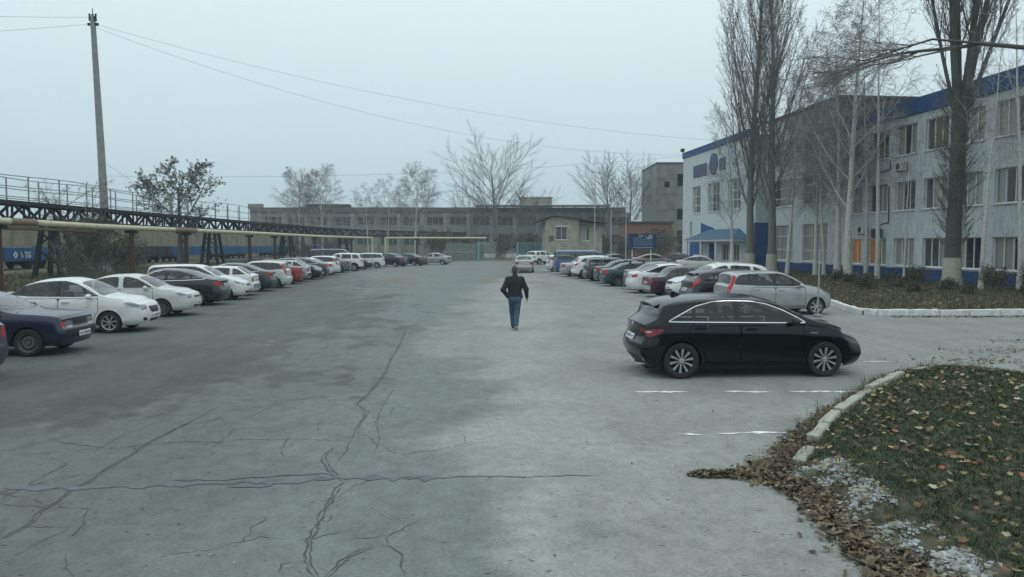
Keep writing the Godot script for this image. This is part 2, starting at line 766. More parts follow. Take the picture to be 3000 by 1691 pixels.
	ub.box(Vector3(-hl + 0.25, yb - 0.06, -W * 0.5), Vector3(-hl + 0.6, yb + 0.008, W * 0.45), 0.03)
	B["underbody!"] = ub
	# cabin
	var cb := MB.new()
	var roof: float = p.top.map(func(q): return q[1]).max()
	var x0: float = p.get("seat", 0.0)
	for r in p.get("seat_rows", [0.0, -0.85]):
		for z in [-0.36, 0.36]:
			cb.box(Vector3(x0 + r - 0.30, 0.30, z - 0.24), Vector3(x0 + r + 0.28, 0.52, z + 0.24), 0.05)
			var tr := Transform3D(Basis(Vector3(0, 0, 1), 0.22), Vector3(x0 + r - 0.28, 0.50, z))
			cb.box(Vector3(-0.07, 0.0, -0.23), Vector3(0.07, roof - (0.92 if r == 0.0 else 1.0), 0.23), 0.05, tr)
			if r == 0.0:
				cb.box(Vector3(-0.05, roof - 0.88, -0.12), Vector3(0.05, roof - 0.70, 0.12), 0.04, tr)
	cb.box(Vector3(x0 + 0.72, 0.55, -W + 0.14), Vector3(p.ws[1] - 0.06, 0.84, W - 0.14), 0.04)
	cb.box(Vector3(-hl + 0.3, yb + 0.06, -W + 0.16), Vector3(p.xf - 0.45, yb + 0.09, W - 0.16))
	var sw := MB.new()
	for k in 16:
		var a := TAU * k / 16
		var a2 := TAU * (k + 1) / 16
		var f0 := Vector3(x0 + 0.50 - 0.06 * cos(a), 0.84 + 0.17 * cos(a), -0.36 + 0.185 * sin(a))
		var f1 := Vector3(x0 + 0.50 - 0.06 * cos(a2), 0.84 + 0.17 * cos(a2), -0.36 + 0.185 * sin(a2))
		cb.tube(PackedVector3Array([f0, f1]), PackedFloat32Array([0.014, 0.014]), 5, false)
	B["interior!"] = cb
	var out := {"spec": p, "mesh": {}, "mirror": null, "doors": door_polys}
	for k in B:
		out.mesh[k] = B[k].mesh()
	# mirrors, handles
	var mx: float = p.get("mirror_x", 0.72)
	var my: float = pval(belt, mx) + 0.085
	out["mirrors"] = []
	out["handles"] = []
	for sgn in [1.0, -1.0]:
		var mb := MB.new()
		mb.ico(Vector3(mx, my, sgn * (W + 0.09)), Vector3(0.07, 0.075, 0.115), 8, 12)
		mb.box(Vector3(mx - 0.03, my - 0.07, sgn * (W + 0.02) - 0.09), Vector3(mx + 0.03, my - 0.03, sgn * (W + 0.02) + 0.05), 0.012)
		out.mirrors.append(mb.mesh())
		var hs := []
		for d in p.doors:
			var hb := MB.new()
			var hx: float = d[0] + 0.20
			var hy: float = pval(belt, hx) - 0.085
			hb.box(Vector3(hx - 0.095, hy - 0.016, sgn * (W + 0.012) - 0.022), Vector3(hx + 0.095, hy + 0.016, sgn * (W + 0.012) + 0.016), 0.012)
			hs.append(hb.mesh())
		out.handles.append(hs)
	# number plates
	var pb := MB.new()
	var py: float = p.get("plate_r", 0.75)
	var xr := -hl + pval(rd, py)
	var lean := (pval(rd, py + 0.05) - pval(rd, py - 0.05)) / 0.1
	pb.box(Vector3(-0.014, -0.056, -0.26), Vector3(0.006, 0.056, 0.26), 0.004, Transform3D(Basis(Vector3(0, 0, 1), -atan(lean)), Vector3(xr - 0.006, py, 0)))
	out["plate_rear"] = pb.mesh()
	var pf := MB.new()
	var py2: float = p.get("plate_f", 0.48)
	pf.box(Vector3(hl - pval(fd, py2) - 0.004, py2 - 0.056, -0.26), Vector3(hl - pval(fd, py2) + 0.016, py2 + 0.056, 0.26), 0.004)
	out["plate_front"] = pf.mesh()
	# rows of plate characters, too small to read
	var pt := MB.new()
	var ptf := MB.new()
	var tilt := Transform3D(Basis(Vector3(0, 0, 1), -atan(lean)), Vector3(xr - 0.006, py, 0))
	for q in [-0.20, -0.145, -0.095, -0.045, 0.005, 0.055, 0.13, 0.175, 0.21]:
		var tall := 0.030 if q < 0.1 else 0.018
		pt.box(Vector3(-0.0165, -tall, q - 0.014), Vector3(-0.0142, tall, q + 0.014), 0.0, tilt)
		ptf.box(Vector3(hl - pval(fd, py2) + 0.0162, py2 - tall, q - 0.014), Vector3(hl - pval(fd, py2) + 0.018, py2 + tall, q + 0.014))
	out["print_rear"] = pt.mesh()
	out["print_front"] = ptf.mesh()
	return out

var wheel_cache := {}
func wheel_meshes(R: float, style: String) -> Array:
	var key := "%s%.3f" % [style, R]
	if wheel_cache.has(key):
		return wheel_cache[key]
	var tyre := MB.new()
	var wd := 0.10
	var rr: float = R * (0.665 if style != "kia" else 0.70)
	# profile (radius, along axis); the outer face looks along +y
	tyre.lathe(PackedVector2Array([Vector2(rr, -wd * 0.9), Vector2(R - 0.035, -wd), Vector2(R - 0.008, -wd * 0.82), Vector2(R, -wd * 0.6), Vector2(R, wd * 0.6), Vector2(R - 0.008, wd * 0.82), Vector2(R - 0.035, wd), Vector2(rr + 0.01, wd * 0.94), Vector2(rr, wd * 0.80)]), 36)
	var rim := MB.new()
	var hub := MB.new()
	(hub if style == "kia" else rim).lathe(PackedVector2Array([Vector2(rr - 0.012, -wd * 0.8), Vector2(rr - 0.02, wd * 0.55), Vector2(rr - 0.004, wd * 0.84), Vector2(rr + 0.008, wd * 0.90), Vector2(rr + 0.010, wd * 0.82)]), 36)
	hub.lathe(PackedVector2Array([Vector2(rr - 0.02, -0.01), Vector2(0.0, -0.005)]), 24)
	hub.lathe(PackedVector2Array([Vector2(rr * 0.62, -0.004), Vector2(rr * 0.62, 0.02), Vector2(0.0, 0.022)]), 20)
	var spokes := 5
	if style == "kia":
		spokes = 10
	elif style == "cover":
		spokes = 7
	elif style == "six":
		spokes = 6
	if style == "steel":
		rim.lathe(PackedVector2Array([Vector2(rr - 0.02, wd * 0.30), Vector2(rr * 0.82, wd * 0.20), Vector2(rr * 0.60, wd * 0.62), Vector2(rr * 0.36, wd * 0.55), Vector2(rr * 0.28, wd * 0.30), Vector2(rr * 0.22, wd * 0.72), Vector2(0.0, wd * 0.74)]), 30)
		for k in 10:
			var a := TAU * k / 10
			hub.lathe(PackedVector2Array([Vector2(0.016, wd * 0.44), Vector2(0.0, wd * 0.452)]), 8, Transform3D(Basis.IDENTITY, Vector3(cos(a), 0, sin(a)) * rr * 0.72))
	else:
		rim.lathe(PackedVector2Array([Vector2(rr * 0.22, wd * 0.45), Vector2(rr * 0.20, wd * 0.78), Vector2(rr * 0.10, wd * 0.82), Vector2(0.0, wd * 0.80)]), 20)
		for k in spokes:
			var a := TAU * k / spokes + 0.2
			var w0 := 0.20
			var w1 := 0.28
			if style == "kia":
				w0 = 0.06
				w1 = 0.17
			elif style == "cover":
				w0 = 0.13
				w1 = 0.23
			var t := Transform3D(Basis(Vector3.UP, a), Vector3.ZERO)
			var r0 := rr * 0.14
			var r1 := rr - 0.012
			var yi := wd * 0.72
			var yo := wd * 0.80
			var d := 0.035
			var q := [Vector3(r0, yi, -w0 * rr * 0.5), Vector3(r0, yi, w0 * rr * 0.5), Vector3(r1, yo, w1 * rr * 0.62), Vector3(r1, yo, -w1 * rr * 0.62)]
			rim.quad(t * q[0], t * q[1], t * q[2], t * q[3], Vector3.UP)
			for e in 4:
				var aa: Vector3 = q[e]
				var bb: Vector3 = q[(e + 1) % 4]
				rim.quad(t * aa, t * bb, t * (bb - Vector3(0, d, 0)), t * (aa - Vector3(0, d, 0)), t.basis * ((aa + bb) * 0.5 - (q[0] + q[2]) * 0.5))
	wheel_cache[key] = [tyre.mesh(), rim.mesh(), hub.mesh()]
	return wheel_cache[key]

# puts one car of a model into the scene
func place_car(mo: Dictionary, called: String, label: String, at: Vector3, turn: float, paint: Material, opt := {}) -> Node3D:
	var p: Dictionary = mo.spec
	var o := thing(called, label, opt.get("category", "car"), at, turn, opt.get("group", "cars parked along the yard"))
	var glass: Material = opt.get("glass", M.car_glass)
	var body := part("body", mo.mesh["body"], paint, o)
	var doors := {}
	for k in mo.mesh:
		var base: String = k
		var sd := ""
		if k == "body":
			continue
		if k.ends_with("!"):
			base = k.trim_suffix("!")
		else:
			sd = k.right(1)
			base = k.split("|")[0]
		var m: Material = paint
		var nm := base
		if base.begins_with("door_"):
			nm = "door"
		elif base.begins_with("window_") and base != "window_trim":
			nm = "window"
			m = glass
		match base:
			"windscreen": m = M.car_glass_front
			"rear_window": m = opt.get("glass_rear", glass)
			"window_trim": m = opt.get("trim", M.rubber)
			"chrome_trim": m = M.chrome
			"tail_light": m = opt.get("tail", M.tail_red)
			"tail_lens": m = M.lamp_clear
			"headlight": m = opt.get("lamp", M.lamp_clear)
			"indicator_lamp": m = M.indicator
			"grille": m = opt.get("grille", M.grille)
			"fog_lamp": m = M.grille
			"cladding": m = M.plastic
			"bumper": m = opt.get("bumper", M.plastic)
			"bumper_rear":
				m = opt.get("bumper", M.plastic)
				nm = "bumper"
			"underbody": m = M.underbody
			"interior": m = M.cabin
			"hood": m = paint
		var c := part(nm, mo.mesh[k], m, o)
		if nm == "door":
			var di := int(base.split("_")[1]) - 1
			var si := 0 if sd == "R" else 1
			if di < mo.handles[si].size():
				part("handle", mo.handles[si][di], opt.get("handle", paint), c)
	for k in 2:
		part("mirror", mo.mirrors[k], opt.get("mirror", paint), o)
	part("plate_print", mo.print_rear, M.plate_ink, part("number_plate", mo.plate_rear, M.plate, o)).set_meta("kind", "stuff")
	part("plate_print", mo.print_front, M.plate_ink, part("number_plate", mo.plate_front, M.plate, o)).set_meta("kind", "stuff")
	var st: String = opt.get("wheel", "six")
	var wm := wheel_meshes(p.R, st)
	for x in [p.xr, p.xf]:
		for sgn in [1.0, -1.0]:
			var w := Node3D.new()
			w.name = "wheel"
			o.add_child(w, true)
			w.position = Vector3(x, p.R, sgn * (p.W - 0.125))
			w.rotation = Vector3(PI / 2 * sgn, 0, 0)
			if x == p.xf:
				w.rotation.y = opt.get("steer", 0.0)
			part("tyre", wm[0], M.tyre, w)
			part("rim", wm[1], opt.get("rim", M.rim), w)
			part("brake_disc", wm[2], M.rim_dark, w)
	return o
# ---------------------------------------------------------------- car models (x forward, metres)
func spec_hatch_sporty() -> Dictionary: # the black five-door near the kerb
	return {"L": 4.33, "W": 0.90, "R": 0.325, "xr": -1.375, "xf": 1.285, "yb": 0.19, "nx": 150, "tumble": 0.30, "corner": 0.15, "bow": 0.20, "bow_r": 0.12, "rblend": 0.55,
		"top": [[-2.165, 0.98], [-2.06, 1.06], [-1.98, 1.12], [-1.66, 1.375], [-1.35, 1.44], [-0.9, 1.475], [-0.45, 1.485], [0.0, 1.47], [0.35, 1.41], [0.75, 1.24], [1.15, 1.05], [1.3, 1.00], [1.6, 0.94], [1.95, 0.82], [2.165, 0.70]],
		"belt": [[-2.165, 0.92], [-1.8, 0.98], [-1.3, 1.0], [-0.6, 0.985], [0.4, 0.96], [1.0, 0.92], [1.5, 0.87], [1.9, 0.77], [2.165, 0.64]],
		"fd": [[0.19, 0.16], [0.30, 0.05], [0.42, 0.0], [0.55, 0.03], [0.66, 0.10], [0.80, 0.26]],
		"rd": [[0.19, 0.22], [0.34, 0.07], [0.50, 0.0], [0.62, 0.02], [0.70, 0.07], [0.86, 0.10], [0.96, 0.10], [1.1, 0.16]],
		"dlo": [[-1.60, 1.035], [-1.30, 1.19], [-1.10, 1.29], [-0.80, 1.365], [-0.45, 1.385], [-0.10, 1.375], [0.20, 1.325], [0.50, 1.215], [0.75, 1.09], [0.90, 1.00], [0.4, 1.005], [-0.6, 1.02]],
		"cuts": [[-1.22, -1.05, 0.025], [-0.31, -0.41, 0.045]], "chrome": 0.014, "seal": 0.008,
		"doors": [[-1.24, -0.30, -1.12, -0.42], [-0.30, 0.86, -0.42, 0.30]],
		"ws": [0.42, 1.10], "rw": [-1.99, -1.72], "hood": [1.22, 2.06], "mirror_x": 0.66, "plate_r": 0.70, "plate_f": 0.42,
		"tail_side": [[[-2.12, 0.86], [-2.12, 0.78], [-1.93, 0.75], [-1.82, 0.80], [-1.66, 0.875], [-1.74, 0.90], [-1.95, 0.885]]],
		"tail_lens_side": [[[-2.06, 0.855], [-2.06, 0.825], [-1.93, 0.815], [-1.86, 0.865]]],
		"tail_cap": [[[0.42, 0.83], [0.95, 0.78], [0.95, 0.90], [0.42, 0.88]]],
		"head_side": [[[1.52, 0.86], [1.66, 0.775], [1.86, 0.70], [2.1, 0.62], [2.12, 0.72], [1.9, 0.80], [1.72, 0.85]]],
		"head_cap": [[[0.48, 0.63], [0.95, 0.62], [0.95, 0.73], [0.48, 0.70]]],
		"grille": [[[-0.1, 0.56], [0.42, 0.58], [0.42, 0.70], [-0.1, 0.70]], [[-0.1, 0.26], [0.55, 0.26], [0.48, 0.42], [-0.1, 0.42]]],
		"rear_black": [[[-0.1, 0.2], [0.66, 0.2], [0.60, 0.40], [-0.1, 0.40]]], "seat": 0.05}

func spec_hatch_tall() -> Dictionary: # small tall hatch with high tail lamps
	return {"L": 3.92, "W": 0.845, "R": 0.295, "xr": -1.21, "xf": 1.26, "yb": 0.21, "corner": 0.14, "bow": 0.16, "bow_r": 0.10,
		"top": [[-1.96, 1.00], [-1.90, 1.06], [-1.80, 1.26], [-1.70, 1.43], [-1.4, 1.475], [-0.7, 1.505], [-0.1, 1.50], [0.2, 1.46], [0.45, 1.36], [1.05, 1.03], [1.3, 0.985], [1.65, 0.92], [1.86, 0.85], [1.96, 0.79]],
		"belt": [[-1.96, 0.94], [-1.4, 0.985], [-0.5, 0.96], [0.5, 0.93], [1.05, 0.90], [1.5, 0.86], [1.8, 0.80], [1.96, 0.74]],
		"fd": [[0.21, 0.10], [0.33, 0.02], [0.45, 0.0], [0.56, 0.015], [0.70, 0.06], [0.80, 0.13], [0.9, 0.25]],
		"rd": [[0.21, 0.10], [0.35, 0.02], [0.5, 0.0], [0.60, 0.02], [0.68, 0.07], [0.95, 0.08], [1.1, 0.1]],
		"dlo": [[-1.62, 1.06], [-1.56, 1.24], [-1.42, 1.36], [-1.1, 1.41], [-0.5, 1.43], [0.0, 1.42], [0.3, 1.33], [0.62, 1.15], [0.86, 1.005], [0.3, 0.99], [-0.8, 1.01]],
		"cuts": [[-1.08, -1.08, 0.03], [-0.20, -0.22, 0.045]], "seal": 0.010,
		"doors": [[-1.05, -0.20, -1.10, -0.22], [-0.20, 0.86, -0.22, 0.20]],
		"ws": [0.34, 1.0], "rw": [-1.885, -1.735], "hood": [1.12, 1.84], "mirror_x": 0.66, "plate_r": 0.70, "plate_f": 0.44,
		"tail_side": [[[-1.96, 0.72], [-1.80, 0.72], [-1.74, 0.86], [-1.64, 1.05], [-1.54, 1.30], [-1.61, 1.38], [-1.70, 1.20], [-1.80, 1.0], [-1.96, 0.95]]],
		"tail_lens_side": [[[-1.93, 0.80], [-1.80, 0.80], [-1.76, 0.92], [-1.90, 0.92]]],
		"tail_cap": [[[0.60, 0.72], [0.95, 0.72], [0.95, 1.1], [0.66, 0.98]]],
		"tail_top": [[[-1.93, 0.585], [-1.70, 0.60], [-1.70, 0.70], [-1.95, 0.70]]],
		"head_side": [[[1.42, 0.84], [1.60, 0.72], [1.94, 0.64], [1.96, 0.75], [1.62, 0.86]]],
		"head_cap": [[[0.42, 0.64], [0.9, 0.64], [0.9, 0.78], [0.42, 0.74]]],
		"grille": [[[-0.1, 0.60], [0.36, 0.62], [0.36, 0.70], [-0.1, 0.70]], [[-0.1, 0.30], [0.5, 0.30], [0.44, 0.40], [-0.1, 0.40]]]}

func spec_sedan_small() -> Dictionary: # compact budget sedan
	return {"L": 4.28, "W": 0.85, "R": 0.295, "xr": -1.28, "xf": 1.20, "yb": 0.21, "corner": 0.14, "bow": 0.17, "bow_r": 0.10,
		"top": [[-2.14, 1.00], [-2.04, 1.07], [-1.50, 1.10], [-1.25, 1.20], [-0.95, 1.38], [-0.5, 1.475], [0.0, 1.50], [0.25, 1.46], [0.55, 1.36], [1.12, 1.03], [1.35, 0.99], [1.75, 0.93], [2.02, 0.86], [2.14, 0.79]],
		"belt": [[-2.14, 0.93], [-1.5, 0.98], [-0.5, 0.955], [0.5, 0.93], [1.1, 0.90], [1.6, 0.86], [2.0, 0.80], [2.14, 0.74]],
		"fd": [[0.21, 0.10], [0.33, 0.02], [0.45, 0.0], [0.56, 0.015], [0.70, 0.06], [0.80, 0.13], [0.9, 0.25]],
		"rd": [[0.21, 0.10], [0.38, 0.02], [0.5, 0.0], [0.62, 0.03], [0.9, 0.05], [1.0, 0.05]],
		"dlo": [[-1.40, 1.05], [-1.20, 1.22], [-0.95, 1.35], [-0.5, 1.415], [0.05, 1.42], [0.35, 1.34], [0.66, 1.17], [0.94, 1.005], [0.3, 0.99], [-0.8, 1.01]],
		"cuts": [[-1.0, -1.0, 0.03], [-0.10, -0.12, 0.045]], "seal": 0.010,
		"doors": [[-0.98, -0.10, -1.05, -0.12], [-0.10, 0.93, -0.12, 0.30]],
		"ws": [0.42, 1.06], "rw": [-1.46, -0.80], "hood": [1.18, 2.02], "mirror_x": 0.74, "plate_r": 0.82, "plate_f": 0.44,
		"tail_side": [[[-2.14, 0.72], [-1.92, 0.74], [-1.84, 0.90], [-1.96, 0.95], [-2.14, 0.94]]],
		"tail_cap": [[[0.46, 0.72], [0.95, 0.72], [0.95, 0.95], [0.50, 0.93]]],
		"head_side": [[[1.52, 0.835], [1.70, 0.69], [2.14, 0.62], [2.14, 0.78], [1.78, 0.85]]],
		"head_cap": [[[0.38, 0.63], [0.9, 0.60], [0.9, 0.79], [0.38, 0.75]]],
		"grille": [[[-0.1, 0.52], [0.26, 0.52], [0.36, 0.70], [-0.1, 0.70]], [[-0.1, 0.28], [0.34, 0.28], [0.34, 0.36], [-0.1, 0.36]]],
		"fog": [[[0.44, 0.30], [0.70, 0.34], [0.62, 0.42], [0.46, 0.38]]]}

func spec_sedan_long() -> Dictionary: # lower, longer modern sedan
	return {"L": 4.55, "W": 0.885, "R": 0.315, "xr": -1.33, "xf": 1.36, "yb": 0.20, "corner": 0.16, "bow": 0.19, "bow_r": 0.12, "tumble": 0.34,
		"top": [[-2.275, 0.98], [-2.16, 1.06], [-1.85, 1.09], [-1.35, 1.22], [-0.9, 1.38], [-0.45, 1.455], [0.0, 1.47], [0.35, 1.42], [0.65, 1.31], [1.22, 1.0], [1.45, 0.965], [1.85, 0.90], [2.14, 0.82], [2.275, 0.755]],
		"belt": [[-2.275, 0.92], [-1.6, 0.98], [-0.5, 0.95], [0.5, 0.92], [1.2, 0.885], [1.7, 0.835], [2.1, 0.77], [2.275, 0.70]],
		"fd": [[0.20, 0.12], [0.34, 0.03], [0.45, 0.0], [0.58, 0.04], [0.72, 0.13], [0.85, 0.25]],
		"rd": [[0.20, 0.14], [0.36, 0.03], [0.5, 0.0], [0.64, 0.03], [0.86, 0.09], [1.0, 0.07]],
		"dlo": [[-1.62, 1.06], [-1.35, 1.17], [-1.0, 1.31], [-0.55, 1.385], [0.0, 1.395], [0.35, 1.33], [0.72, 1.15], [1.02, 1.0], [0.3, 0.99], [-0.8, 1.015]],
		"cuts": [[-1.12, -1.05, 0.03], [-0.13, -0.18, 0.045]], "seal": 0.010, "chrome": 0.014,
		"doors": [[-1.12, -0.13, -1.12, -0.18], [-0.13, 0.98, -0.18, 0.3]],
		"ws": [0.50, 1.16], "rw": [-1.80, -0.82], "hood": [1.28, 2.14], "mirror_x": 0.80, "plate_r": 0.80, "plate_f": 0.44,
		"tail_side": [[[-2.26, 0.78], [-2.02, 0.80], [-1.86, 0.93], [-2.0, 0.95], [-2.26, 0.92]]],
		"tail_cap": [[[0.38, 0.80], [0.95, 0.78], [0.95, 0.93], [0.42, 0.91]]],
		"head_side": [[[1.64, 0.815], [1.8, 0.70], [2.27, 0.60], [2.27, 0.74], [1.9, 0.825]]],
		"head_cap": [[[0.40, 0.61], [0.9, 0.59], [0.9, 0.75], [0.40, 0.72]]],
		"grille": [[[-0.1, 0.50], [0.30, 0.52], [0.38, 0.68], [-0.1, 0.70]], [[-0.1, 0.26], [0.5, 0.26], [0.45, 0.38], [-0.1, 0.38]]]}

func spec_sedan_soft() -> Dictionary: # rounded sedan of the 2000s with a short boot
	var s := spec_sedan_small()
	s.merge({"L": 4.32, "top": [[-2.16, 0.96], [-2.06, 1.03], [-1.55, 1.06], [-1.15, 1.22], [-0.85, 1.34], [-0.4, 1.41], [0.05, 1.42], [0.35, 1.37], [0.62, 1.27], [1.14, 0.985], [1.35, 0.955], [1.75, 0.90], [2.04, 0.83], [2.16, 0.765]],
		"belt": [[-2.16, 0.90], [-1.5, 0.935], [-0.5, 0.915], [0.5, 0.895], [1.1, 0.87], [1.6, 0.83], [2.0, 0.77], [2.16, 0.71]],
		"dlo": [[-1.40, 1.0], [-1.15, 1.17], [-0.88, 1.29], [-0.4, 1.345], [0.1, 1.35], [0.4, 1.28], [0.70, 1.12], [0.95, 0.97], [0.3, 0.955], [-0.8, 0.97]],
		"rw": [-1.52, -0.78], "body_pillars": true, "cuts": [[-0.98, -0.98, 0.03], [-0.10, -0.12, 0.06]],
		"head_side": [[[1.62, 0.80], [1.72, 0.66], [2.16, 0.58], [2.16, 0.75], [1.80, 0.825]]],
		"grille": [[[-0.1, 0.62], [0.30, 0.62], [0.32, 0.69], [-0.1, 0.69]], [[-0.1, 0.30], [0.42, 0.30], [0.42, 0.38], [-0.1, 0.38]]], "fog": []}, true)
	return s

func spec_sedan_boxy() -> Dictionary: # upright three-box sedan
	return {"L": 4.13, "W": 0.81, "R": 0.295, "xr": -1.17, "xf": 1.25, "yb": 0.24, "corner": 0.05, "bow": 0.05, "bow_r": 0.04, "fblend": 0.2, "rblend": 0.2, "tumble": 0.26,
		"top": [[-2.065, 0.92], [-2.03, 0.965], [-1.45, 0.99], [-1.36, 1.02], [-0.98, 1.36], [-0.85, 1.41], [-0.3, 1.44], [0.2, 1.42], [0.32, 1.37], [0.86, 0.99], [0.95, 0.96], [1.6, 0.91], [2.0, 0.86], [2.065, 0.82]],
		"belt": [[-2.065, 0.90], [-1, 0.92], [0, 0.92], [1, 0.90], [2.065, 0.80]],
		"fd": [[0.24, 0.06], [0.40, 0.02], [0.50, 0.0], [0.80, 0.02], [0.9, 0.06]],
		"rd": [[0.24, 0.05], [0.40, 0.0], [0.8, 0.02], [0.95, 0.05]],
		"dlo": [[-1.22, 0.985], [-0.95, 1.30], [-0.85, 1.35], [-0.3, 1.37], [0.15, 1.355], [0.30, 1.28], [0.72, 0.98]],
		"cuts": [[-0.92, -0.90, 0.025], [-0.08, -0.10, 0.045]], "seal": 0.014, "body_pillars": true,
		"doors": [[-0.96, -0.08, -1.0, -0.1], [-0.08, 0.78, -0.10, 0.25]],
		"ws": [0.28, 0.86], "rw": [-1.38, -0.97], "hood": [0.96, 2.03], "mirror_x": 0.58, "plate_r": 0.68, "plate_f": 0.44,
		"tail_side": [[[-2.07, 0.66], [-1.97, 0.66], [-1.97, 0.86], [-2.07, 0.86]]], "tail_cap": [[[0.40, 0.64], [0.9, 0.64], [0.9, 0.86], [0.40, 0.86]]],
		"head_cap": [[[0.36, 0.62], [0.66, 0.62], [0.66, 0.78], [0.36, 0.78]]], "indicator_cap": [[[0.66, 0.62], [0.9, 0.62], [0.9, 0.78], [0.66, 0.78]]],
		"indicator_side": [[[2.0, 0.62], [2.08, 0.62], [2.08, 0.78], [2.0, 0.78]]],
		"grille": [[[-0.1, 0.60], [0.34, 0.60], [0.34, 0.80], [-0.1, 0.80]]], "bumper": [0.36, 0.56]}

func spec_wedge_hatch() -> Dictionary: # angular hatch of the 1980s
	return {"L": 4.10, "W": 0.82, "R": 0.290, "xr": -1.28, "xf": 1.18, "yb": 0.22, "corner": 0.08, "bow": 0.09, "bow_r": 0.07, "fblend": 0.3, "rblend": 0.3,
		"top": [[-2.05, 0.93], [-1.98, 1.0], [-1.85, 1.02], [-1.62, 1.14], [-1.28, 1.34], [-1.1, 1.375], [-0.4, 1.40], [0.1, 1.385], [0.28, 1.34], [0.92, 0.99], [1.1, 0.95], [1.7, 0.85], [2.0, 0.76], [2.05, 0.70]],
		"belt": [[-2.05, 0.90], [-1.3, 0.93], [0, 0.915], [1, 0.88], [1.6, 0.80], [2.05, 0.68]],
		"fd": [[0.22, 0.08], [0.38, 0.02], [0.48, 0.0], [0.56, 0.05], [0.7, 0.10], [0.8, 0.2]],
		"rd": [[0.22, 0.07], [0.36, 0.0], [0.56, 0.0], [0.60, 0.06], [0.85, 0.09], [1.0, 0.06]],
		"dlo": [[-1.68, 1.0], [-1.30, 1.25], [-1.10, 1.315], [-0.4, 1.34], [0.08, 1.325], [0.25, 1.27], [0.80, 0.965], [0, 0.975]],
		"cuts": [[-0.98, -0.96, 0.05], [-0.10, -0.12, 0.05]], "seal": 0.012, "body_pillars": true,
		"doors": [[-0.98, -0.10, -1.0, -0.12], [-0.10, 0.84, -0.12, 0.2]],
		"ws": [0.24, 0.92], "rw": [-1.80, -1.22], "hood": [1.0, 1.98], "mirror_x": 0.62, "plate_r": 0.74, "plate_f": 0.44,
		"tail_side": [[[-2.05, 0.68], [-1.90, 0.68], [-1.90, 0.84], [-2.05, 0.84]]], "tail_cap": [[[0.48, 0.66], [0.9, 0.66], [0.9, 0.85], [0.48, 0.85]]],
		"head_cap": [[[0.38, 0.58], [0.70, 0.58], [0.70, 0.70], [0.38, 0.70]]], "indicator_cap": [[[0.70, 0.58], [0.9, 0.58], [0.9, 0.70], [0.70, 0.70]]], "indicator_side": [[[1.86, 0.58], [2.08, 0.58], [2.08, 0.70], [1.86, 0.72]]],
		"grille": [[[-0.1, 0.60], [0.36, 0.60], [0.36, 0.68], [-0.1, 0.68]]], "bumper": [0.36, 0.57]}

func spec_liftback_old() -> Dictionary: # long flat-bonnet liftback with square lamps
	var s := spec_wedge_hatch()
	s.merge({"L": 4.35, "W": 0.845, "R": 0.300, "xr": -1.22, "xf": 1.36, "hood": [1.06, 2.10],
		"top": [[-2.175, 0.95], [-2.12, 1.0], [-1.95, 1.04], [-1.30, 1.32], [-1.1, 1.37], [-0.4, 1.40], [0.12, 1.38], [0.3, 1.33], [0.98, 0.985], [1.15, 0.955], [1.7, 0.91], [2.1, 0.85], [2.175, 0.80]],
		"belt": [[-2.175, 0.90], [-1.3, 0.93], [0, 0.915], [1, 0.895], [1.6, 0.86], [2.175, 0.78]],
		"fd": [[0.22, 0.14], [0.36, 0.06], [0.42, 0.0], [0.56, 0.0], [0.60, 0.06], [0.8, 0.09]],
		"dlo": [[-1.70, 1.0], [-1.30, 1.25], [-1.10, 1.315], [-0.4, 1.335], [0.1, 1.32], [0.28, 1.26], [0.84, 0.965], [0, 0.975]],
		"ws": [0.27, 0.98], "head_cap": [[[0.36, 0.60], [0.64, 0.60], [0.64, 0.75], [0.36, 0.75]]], "indicator_cap": [[[0.64, 0.60], [0.9, 0.60], [0.9, 0.75], [0.64, 0.75]]],
		"indicator_side": [[[2.02, 0.60], [2.2, 0.60], [2.2, 0.75], [2.02, 0.75]]], "grille": [[[-0.1, 0.61], [0.34, 0.61], [0.34, 0.74], [-0.1, 0.74]]], "bumper": [0.38, 0.58],
		"tail_side": [[[-2.175, 0.68], [-2.02, 0.68], [-2.02, 0.84], [-2.175, 0.84]]]}, true)
	return s

